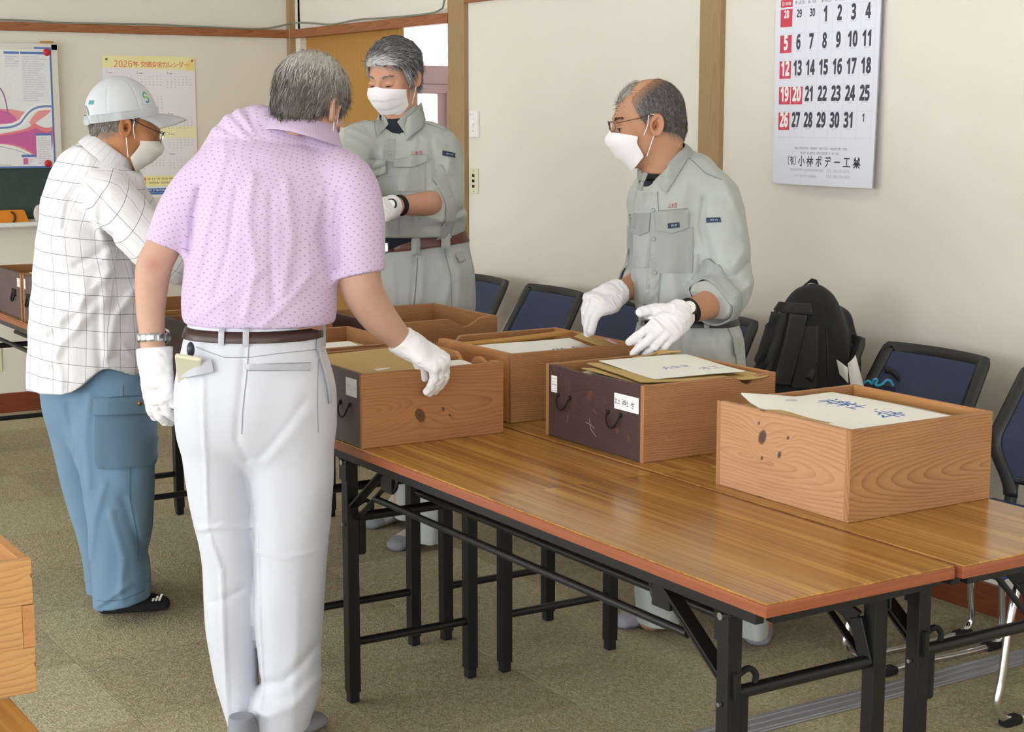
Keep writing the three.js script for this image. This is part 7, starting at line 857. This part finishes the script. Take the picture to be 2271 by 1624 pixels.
{ // the shorter man at the right, in profile
  const fw = add3(add3([0, -0.16, 0], RIGHT, -0.99), FWD, -0.06), H = headFrame([2.710, 1.483, -3.637], fw, [0, 1, 0]), S = 1.0, face = norm3(add3([FWD[0] * -0.6, 0, FWD[2] * -0.6], RIGHT, -0.8)), dk = srgb('#55504e'), gr = srgb('#8f8b88');
  const skT = srgb('#b5825f'), edge = (x, y, z) => 0.1 - 0.6 * (z + 0.02) - y + 0.02 * Math.abs(x) / 0.07;
  const side = { seed: 35, count: 12000, len: 0.008, lift: 0.0022, stand: 0.08, sideLift: 1, rough: 0.0006, line: [[0, 0.2], [44, 0.2], [52, 0.06], [64, 0.03], [74, -0.004], [84, 0.01], [98, 0.024], [110, -0.02], [128, -0.05], [180, -0.068]], top: edge, flow: () => [0, -1, -0.5], color: (x, y, z, j) => { const q = clamp(edge(x, y, z) / 0.045) * clamp((0.075 - z) / 0.05); return mix3(skT, mix3(dk, gr, clamp(sstep(0.0, 0.05, z) * 0.8 + 0.1 + 0.4 * j)).map((v) => v * (0.8 + 0.25 * j)), clamp(q * 1.2 + 0.15 + 0.3 * j)); } };
  uniformMan({
    label: 'balding man with glasses in grey work uniform, in profile behind the boxes at right', base: [2.84, 0, -3.6], H, S, seed: 3, face, lid: -0.003, brow: 0x4a4442,
    skin: skinColor(H, '#b98a6e', { shave: [[0, 0.2], [60, 0.2], [68, 0.045], [76, -0.006], [85, 0.01], [98, 0.022], [110, -0.022], [128, -0.052], [180, -0.07]], shaveTop: [0.088, -0.6], shaveAmount: 0.5, stubble: '#6a625e' }),
    neck: [[H.at(0, -0.05, -0.03), 0.062, 0.064], [[2.740, 1.411, -3.618], 0.062, 0.064], [[2.762, 1.343, -3.617], 0.068, 0.068]],
    torsoIn: [[[[2.804, 1.261, -3.614], 0.076, 0.080], [[2.808, 1.122, -3.611], 0.105, 0.100], [[2.810, 0.957, -3.598], 0.105, 0.110], [[2.822, 0.815, -3.590], 0.125, 0.110]]],
    armL: [[[2.839, 1.277, -3.509], 0.045], [[2.839, 1.155, -3.462], 0.045], [[2.842, 1.048, -3.437], 0.044], [[2.796, 1.013, -3.418], 0.0435], [[2.735, 0.993, -3.409], 0.0385], [[2.675, 0.985, -3.399], 0.031], [[2.638, 0.977, -3.387], 0.03]],
    armR: [[[2.800, 1.293, -3.746], 0.05], [[2.801, 1.138, -3.745], 0.046], [[2.786, 1.047, -3.731], 0.043], [[2.726, 1.023, -3.710], 0.038], [[2.656, 1.014, -3.682], 0.0295], [[2.621, 1.010, -3.669], 0.029]],
    legsIn: [[[[2.869, 0.760, -3.490], 0.07], [[2.929, 0.436, -3.453], 0.055], [[2.978, 0.062, -3.435], 0.04]], [[[2.778, 0.747, -3.641], 0.07], [[2.772, 0.413, -3.669], 0.055], [[2.783, 0.040, -3.686], 0.04]]],
    hair: [side, { seed: 37, count: 1400, len: 0.02, lift: 0.004, stand: 0.5, cell: 0.005, line: [[0, 0.0], [180, 0.0]], top: (x, y, z) => 0.03 - Math.hypot(x * 0.9, z - 0.045), flow: (x, y, z) => [x * 4, 0.3, -0.6], color: (x, y, z, j) => mix3(srgb('#77736f'), srgb('#b5b1ac'), clamp(0.5 + 0.5 * j)) }],
    torso: [[[2.797, 1.339, -3.595], 0.061, 0.055], [[2.796, 1.318, -3.595], 0.100, 0.085], [[2.805, 1.274, -3.601], 0.126, 0.115], [[2.807, 1.198, -3.612], 0.132, 0.130], [[2.808, 1.122, -3.611], 0.133, 0.135], [[2.810, 1.058, -3.610], 0.134, 0.135], [[2.814, 1.007, -3.608], 0.129, 0.130], [[2.812, 0.970, -3.597], 0.114, 0.120], [[2.813, 0.944, -3.597], 0.103, 0.115]],
    sleeveL: [[[2.830, 1.315, -3.538], 0.06], [[2.844, 1.282, -3.506], 0.066], [[2.842, 1.198, -3.472], 0.066], [[2.834, 1.120, -3.442], 0.067], [[2.828, 1.045, -3.422], 0.067], [[2.776, 1.010, -3.407], 0.062], [[2.695, 0.994, -3.399], 0.056]],
    sleeveR: [[[2.808, 1.308, -3.694], 0.06], [[2.801, 1.268, -3.734], 0.066], [[2.803, 1.164, -3.744], 0.064], [[2.794, 1.074, -3.738], 0.06], [[2.739, 1.027, -3.713], 0.054], [[2.666, 1.013, -3.688], 0.05]],
    endL: [[2.752, 1.007, -3.404], sub3([2.701, 0.992, -3.395], [2.793, 1.019, -3.409])], endR: [[2.733, 1.028, -3.711], sub3([2.689, 1.016, -3.697], [2.786, 1.049, -3.731])], cuffs: [1, 1], hem: [2.812, 0.957, -3.597], neckCut: [[2.765, 1.384, -3.614], add3([0, 1, 0], face, -0.3)],
    ridges: [[-0.009, 0.009, [0.524, 1.278], [0.515, 1.204], [0.537, 1.130], [0.543, 1.068]], [0.007, 0.013, [0.445, 1.179], [0.434, 1.080], [0.454, 0.993]], [0.008, 0.014, [0.626, 1.142], [0.595, 1.105], [0.558, 1.093]], [-0.008, 0.01, [0.639, 1.105], [0.602, 1.074], [0.565, 1.065]], [0.009, 0.013, [0.646, 1.055], [0.603, 1.030], [0.579, 0.980]], [0.006, 0.012, [0.377, 1.179], [0.366, 1.080], [0.386, 0.993]], [0.006, 0.012, [0.572, 1.327], [0.598, 1.278], [0.624, 1.204]], [-0.006, 0.01, [0.415, 1.093], [0.407, 1.005]], [0.007, 0.011, [0.502, 1.130], [0.491, 1.030]]],
    vee: [[[2.655, 1.377, -3.554], 0.04], [[2.663, 1.338, -3.560], 0.024], [[2.673, 1.309, -3.566], 0.006]], under: [2.680, 1.325, -3.573],
    collar: { c: [2.757, 1.371, -3.619], axis: add3([0, 1, 0], face, 0.45), r: 0.068, drop: 0.03 },
    wings: [[[2.671, 1.331, -3.543], [2.766, 1.425, -3.519], [2.746, 1.387, -3.497], [2.695, 1.294, -3.528]], [[2.688, 1.345, -3.604], [2.690, 1.348, -3.626], [2.668, 1.301, -3.616], [2.663, 1.300, -3.596]]],
    placket: [[2.650, 1.299, -3.533], [2.655, 1.208, -3.530], [2.660, 1.109, -3.527], [2.655, 0.986, -3.530]], buttons: [[2.656, 1.250, -3.529], [2.658, 1.171, -3.528], [2.661, 1.079, -3.526]],
    pockets: [[[2.704, 1.140, -3.499], [0, 1, 0], 0.1, 0.125], [[2.654, 1.148, -3.589], [0, 1, 0], 0.055, 0.12]], flaps: [[[2.697, 1.223, -3.503], norm3(add3([0, 1, 0], RIGHT, -0.05)), 0.095, 0.05], [[2.655, 1.213, -3.589], [0, 1, 0], 0.05, 0.05]],
    seams: [[[2.739, 1.396, -3.477], [2.777, 1.351, -3.454], [2.821, 1.331, -3.450]], [[2.627, 1.243, -3.571], [2.656, 1.233, -3.553]], [[2.669, 1.249, -3.521], [2.735, 1.254, -3.480]], [[2.687, 1.149, -3.510], [2.681, 1.085, -3.513]]], redText: [[[2.700, 1.262, -3.502], [0, 1, 0], 0.026, 0.016]], tabs: [[[2.765, 1.232, -3.343], [0, 1, 0], 0.03, 0.013, norm3(add3(toCam, RIGHT, 0.35))], [[2.649, 1.218, -3.415], norm3(add3([0, 1, 0], RIGHT, -0.1)), 0.032, 0.014]],
    legs: [[[[2.861, 0.860, -3.519], 0.078, 0.115], [[2.874, 0.694, -3.499], 0.067, 0.105], [[2.900, 0.502, -3.472], 0.056, 0.095], [[2.933, 0.305, -3.450], 0.051, 0.088], [[2.953, 0.132, -3.438], 0.043, 0.082], [[2.960, -0.029, -3.434], 0.039, 0.080]], [[[2.783, 0.851, -3.639], 0.083, 0.115], [[2.781, 0.680, -3.652], 0.070, 0.105], [[2.786, 0.479, -3.660], 0.064, 0.095], [[2.791, 0.275, -3.669], 0.063, 0.090], [[2.793, 0.139, -3.668], 0.069, 0.090], [[2.802, 0.054, -3.674], 0.066, 0.085], [[2.798, -0.056, -3.676], 0.057, 0.080]]],
    pelvis: [[[2.815, 0.944, -3.595], 0.108, 0.115], [[2.814, 0.913, -3.584], 0.135, 0.122], [[2.819, 0.855, -3.580], 0.150, 0.130], [[2.821, 0.778, -3.580], 0.153, 0.130]], waist: [2.818, 0.957, -3.593], beltC: [2.814, 0.944, -3.596], beltAx: norm3(add3([0, 1, 0], RIGHT, 0.02)), beltH: 0.034, beltMat: std({ color: 0x1b1a1c, roughness: 0.4 }), buckle: [2.595, 0.977, -3.449], buckleW: 0.035, loops: [[2.728, 0.967, -3.366], [2.607, 0.967, -3.501]], loopW: 0.014,
    trRidges: [[-0.006, 0.008, [0.468, 0.917], [0.472, 0.829]], [0.006, 0.01, [0.490, 0.917], [0.495, 0.816]], [0.006, 0.012, [0.543, 0.905], [0.570, 0.816]]], trFlaps: [[[2.854, 0.876, -3.406], norm3(add3([0, 1, 0], RIGHT, -0.1)), 0.028, 0.045, norm3(add3(toCam, RIGHT, 0.8))]], trSeams: [[[2.828, 0.942, -3.422], [2.848, 0.886, -3.410], [2.855, 0.824, -3.405]]],
    gloves: [
      { f: gloveField([2.640, 0.979, -3.386], sub3([2.550, 0.936, -3.360], [2.640, 0.979, -3.386]), add3(add3(toCam, [0, 0.35, 0]), RIGHT, 0.25), 1, { curl: [[18, 22, 14], [22, 24, 16], [26, 28, 18], [34, 36, 20]], spread: [8, 1, -6, -13], cuff: [[[2.647, 0.988, -3.387], 0.0365], [[2.623, 0.974, -3.379], 0.037], [[2.600, 0.961, -3.376], 0.036]], s: 1.02, slack: 0.0026, thumb: [[0.02, 0.014, -0.006], [0.046, 0.034, -0.008], [0.064, 0.058, -0.012], [0.075, 0.084, -0.016]] }), cut: [[2.652, 0.990, -3.390], sub3([2.685, 1.002, -3.393], [2.624, 0.971, -3.384])] },
      { f: gloveField([2.623, 1.007, -3.667], sub3([2.528, 0.999, -3.633], [2.623, 1.007, -3.667]), add3([0, 1, 0], toCam, 0.35), -1, { curl: [[38, 26, 14], [58, 30, 14], [70, 32, 14], [78, 34, 16]], spread: [8, 2, -6, -14], cuff: [[[2.646, 1.013, -3.677], 0.037], [[2.621, 1.007, -3.669], 0.038], [[2.591, 1.002, -3.658], 0.036]], s: 1.06, slack: 0.0028, thumb: [[0.02, 0.02, -0.006], [0.038, 0.05, -0.012], [0.042, 0.082, -0.014], [0.036, 0.11, -0.018]] }), cut: [[2.648, 1.015, -3.676], sub3([2.705, 1.023, -3.699], [2.621, 1.007, -3.669])] }],
    watch: [[2.673, 0.984, -3.401], sub3([2.707, 0.993, -3.403], [2.638, 0.977, -3.387]), add3(toCam, [0, 0.25, 0]), { h: 0.02, r: 0.0205 }],
    glasses: { y: 0.006, z: 0.106, w: 0.024, h: 0.015, mat: std({ color: 0x6a4a34, roughness: 0.3, metalness: 0.6 }) },
    feet: [[[3.143, 0.000, -3.622], [2.939, 0.000, -3.392], std({ color: 0x8a8894, roughness: 0.95 })], [[2.918, 0.000, -3.741], [2.702, 0.000, -3.752], std({ color: 0x9a98a4, roughness: 0.95 })]],
  });
}
// ---------- bags left on the chairs ----------
function quadOn(f, A, B, C, D, dir, off, t, n = 8, m = 12, puff = 0) { // four corners pushed along -dir onto f
  return sheet(n, m, (a, b) => { const e = (i) => lerp(lerp(A[i], B[i], a), lerp(D[i], C[i], a), b); let p = add3([e(0), e(1), e(2)], dir, 0.12), s = 0; for (let i = 0; i < 80 && s < 0.3; i++) { const d = f(...p); if (d < 0.0006) break; const k = Math.max(0.0006, d * 0.7); p = add3(p, dir, -k); s += k; } return add3(p, dir, off + puff * Math.pow(Math.sin(a * Math.PI) + 0.001, 0.5)); }, t);
}
{
  const nylon = cloth(0x1d1e21, { bump: twill, depth: 0.0004 }), nylon2 = cloth(0x2c2d30, { bump: weave, depth: 0.0005 });
  const bag = thing('backpack', 'black backpack with two shoulder straps leaning on a chair by the wall', 'backpack', [3.42, 0.44, -3.87]);
  const shape = folded(join([tube([[[3.510, 0.921, -3.821], 0.047, 0.050], [[3.498, 0.891, -3.817], 0.083, 0.085], [[3.491, 0.835, -3.810], 0.105, 0.105], [[3.479, 0.751, -3.794], 0.123, 0.120], [[3.464, 0.653, -3.780], 0.135, 0.125], [[3.447, 0.556, -3.766], 0.144, 0.125], [[3.441, 0.493, -3.759], 0.142, 0.115]]), tube([[[3.595, 0.841, -3.816], 0.06], [[3.590, 0.728, -3.795], 0.075], [[3.561, 0.544, -3.766], 0.08]])], 0.04), foldNoise([0.1, 1, 0], 0.06, 0.2, 0.003, 71), ridges([[-0.006, 0.008, [0.974, 0.902], [0.986, 0.774], [0.981, 0.660]]]));
  mesh('body', skin(cutBy(shape, [0, 0.452, 0], [0, -1, 0], 0.02), 0.008), nylon, bag);
  mesh('back_pad', quadOn(shape, [3.295, 0.908, -3.720], [3.385, 0.900, -3.664], [3.381, 0.933, -3.666], [3.311, 0.939, -3.710], toCam, 0.004, 0.01, 10, 6, 0.006), nylon2, bag);
  mesh('shoulder_strap', quadOn(shape, [3.241, 0.708, -3.753], [3.281, 0.708, -3.729], [3.327, 0.903, -3.700], [3.291, 0.907, -3.723], toCam, 0.006, 0.012, 6, 14, 0.008), nylon2, bag);
  mesh('shoulder_strap', quadOn(shape, [3.289, 0.684, -3.724], [3.323, 0.684, -3.703], [3.368, 0.897, -3.674], [3.334, 0.901, -3.696], toCam, 0.006, 0.012, 6, 14, 0.008), nylon2, bag);
  mesh('side_pad', quadOn(shape, [3.326, 0.674, -3.700], [3.387, 0.674, -3.662], [3.397, 0.864, -3.656], [3.363, 0.864, -3.678], toCam, 0.003, 0.006, 6, 12, 0.004), nylon2, bag);
  mesh('carry_handle', sheet(24, 3, (a, b) => { const P = [[3.468, 0.945, -3.836], [3.473, 0.971, -3.833], [3.493, 0.988, -3.820], [3.512, 0.983, -3.809], [3.523, 0.960, -3.802], [3.538, 0.921, -3.804]], u = a * 5, i = Math.min(4, Math.floor(u)), t = u - i, q = [0, 1, 2].map((c) => lerp(P[i][c], P[i + 1][c], t)), w = (b - 0.5) * 0.024; return add3(add3(q, RIGHT, w * 0.7 * Math.cos(a * 3)), [0, 1, 0], w * 0.6); }, 0.004), nylon, bag);
  const bk = mesh('buckle', quadOn(shape, [3.358, 0.708, -3.680], [3.376, 0.696, -3.669], [3.387, 0.730, -3.662], [3.371, 0.738, -3.673], toCam, 0.012, 0.008, 3, 4), M.black, bag); mesh('webbing', quadOn(shape, [3.348, 0.674, -3.687], [3.364, 0.668, -3.677], [3.393, 0.752, -3.659], [3.381, 0.761, -3.667], toCam, 0.006, 0.003, 2, 8), nylon, bk);
  mesh('zip', quadOn(shape, [3.418, 0.677, -3.643], [3.423, 0.677, -3.640], [3.423, 0.858, -3.640], [3.418, 0.858, -3.643], toCam, 0.002, 0.002, 1, 14), M.black, bag);
  settle(bag);
  const tote = thing('hand_bag', 'small navy bag with cyan edging and a dark handle on the chair behind', 'bag', [3.34, 0.44, -3.5]), nv = cloth(0x1c2433, { bump: twill }), cy = std({ color: 0x3aa7cf, roughness: 0.6 });
  const tb = tube([[[3.538, 0.681, -3.521], 0.059, 0.050], [[3.524, 0.590, -3.506], 0.064, 0.070], [[3.512, 0.496, -3.490], 0.062, 0.070]]);
  mesh('body', skin(cutBy(cutBy(tb, [3.532, 0.697, -3.525], add3([0, 1, 0], RIGHT, 0.1), 0.004), [0, 0.452, 0], [0, -1, 0], 0.01), 0.008), nv, tote);
  mesh('edging', pipe([[3.452, 0.704, -3.528], [3.449, 0.714, -3.506], [3.458, 0.705, -3.500], [3.455, 0.720, -3.490], [3.464, 0.720, -3.485], [3.460, 0.704, -3.487], [3.467, 0.705, -3.471], [3.480, 0.719, -3.463], [3.489, 0.718, -3.457], [3.498, 0.702, -3.452]], 0.004, { k: 6, n: 60 }), cy, tote);
  mesh('handle', sheet(16, 2, (a, b) => { const P = [[3.518, 0.742, -3.510], [3.530, 0.738, -3.491], [3.537, 0.723, -3.475], [3.547, 0.696, -3.469]], u = a * 3, i = Math.min(2, Math.floor(u)), t = u - i, q = [0, 1, 2].map((c) => lerp(P[i][c], P[i + 1][c], t)); return add3(q, [0, 1, 0], (b - 0.5) * 0.02); }, 0.006), M.black, tote);
  settle(tote);
  const sh = (name, label, A, B, C, D, mat) => tag(mesh(name, sheet(6, 8, (a, b) => { const e = (i) => lerp(lerp(A[i], B[i], a), lerp(D[i], C[i], a), b); return add3([e(0), e(1), e(2)], toCam, 0.01 * Math.sin(a * 3) * Math.sin(b * 2)); }, 0.0015), mat), label, 'sheet');
  sh('paper_sheet', 'crumpled white sheet standing up beside the backpack', [3.456, 0.621, -3.573], [3.497, 0.621, -3.547], [3.470, 0.781, -3.587], [3.451, 0.755, -3.599], M.paper);
  sh('paper_sheet', 'narrow white sheet edge poking out beside the backpack', [3.445, 0.719, -3.626], [3.454, 0.694, -3.597], [3.451, 0.742, -3.599], [3.436, 0.764, -3.632], M.paper);
}
renderer.render(scene, camera);
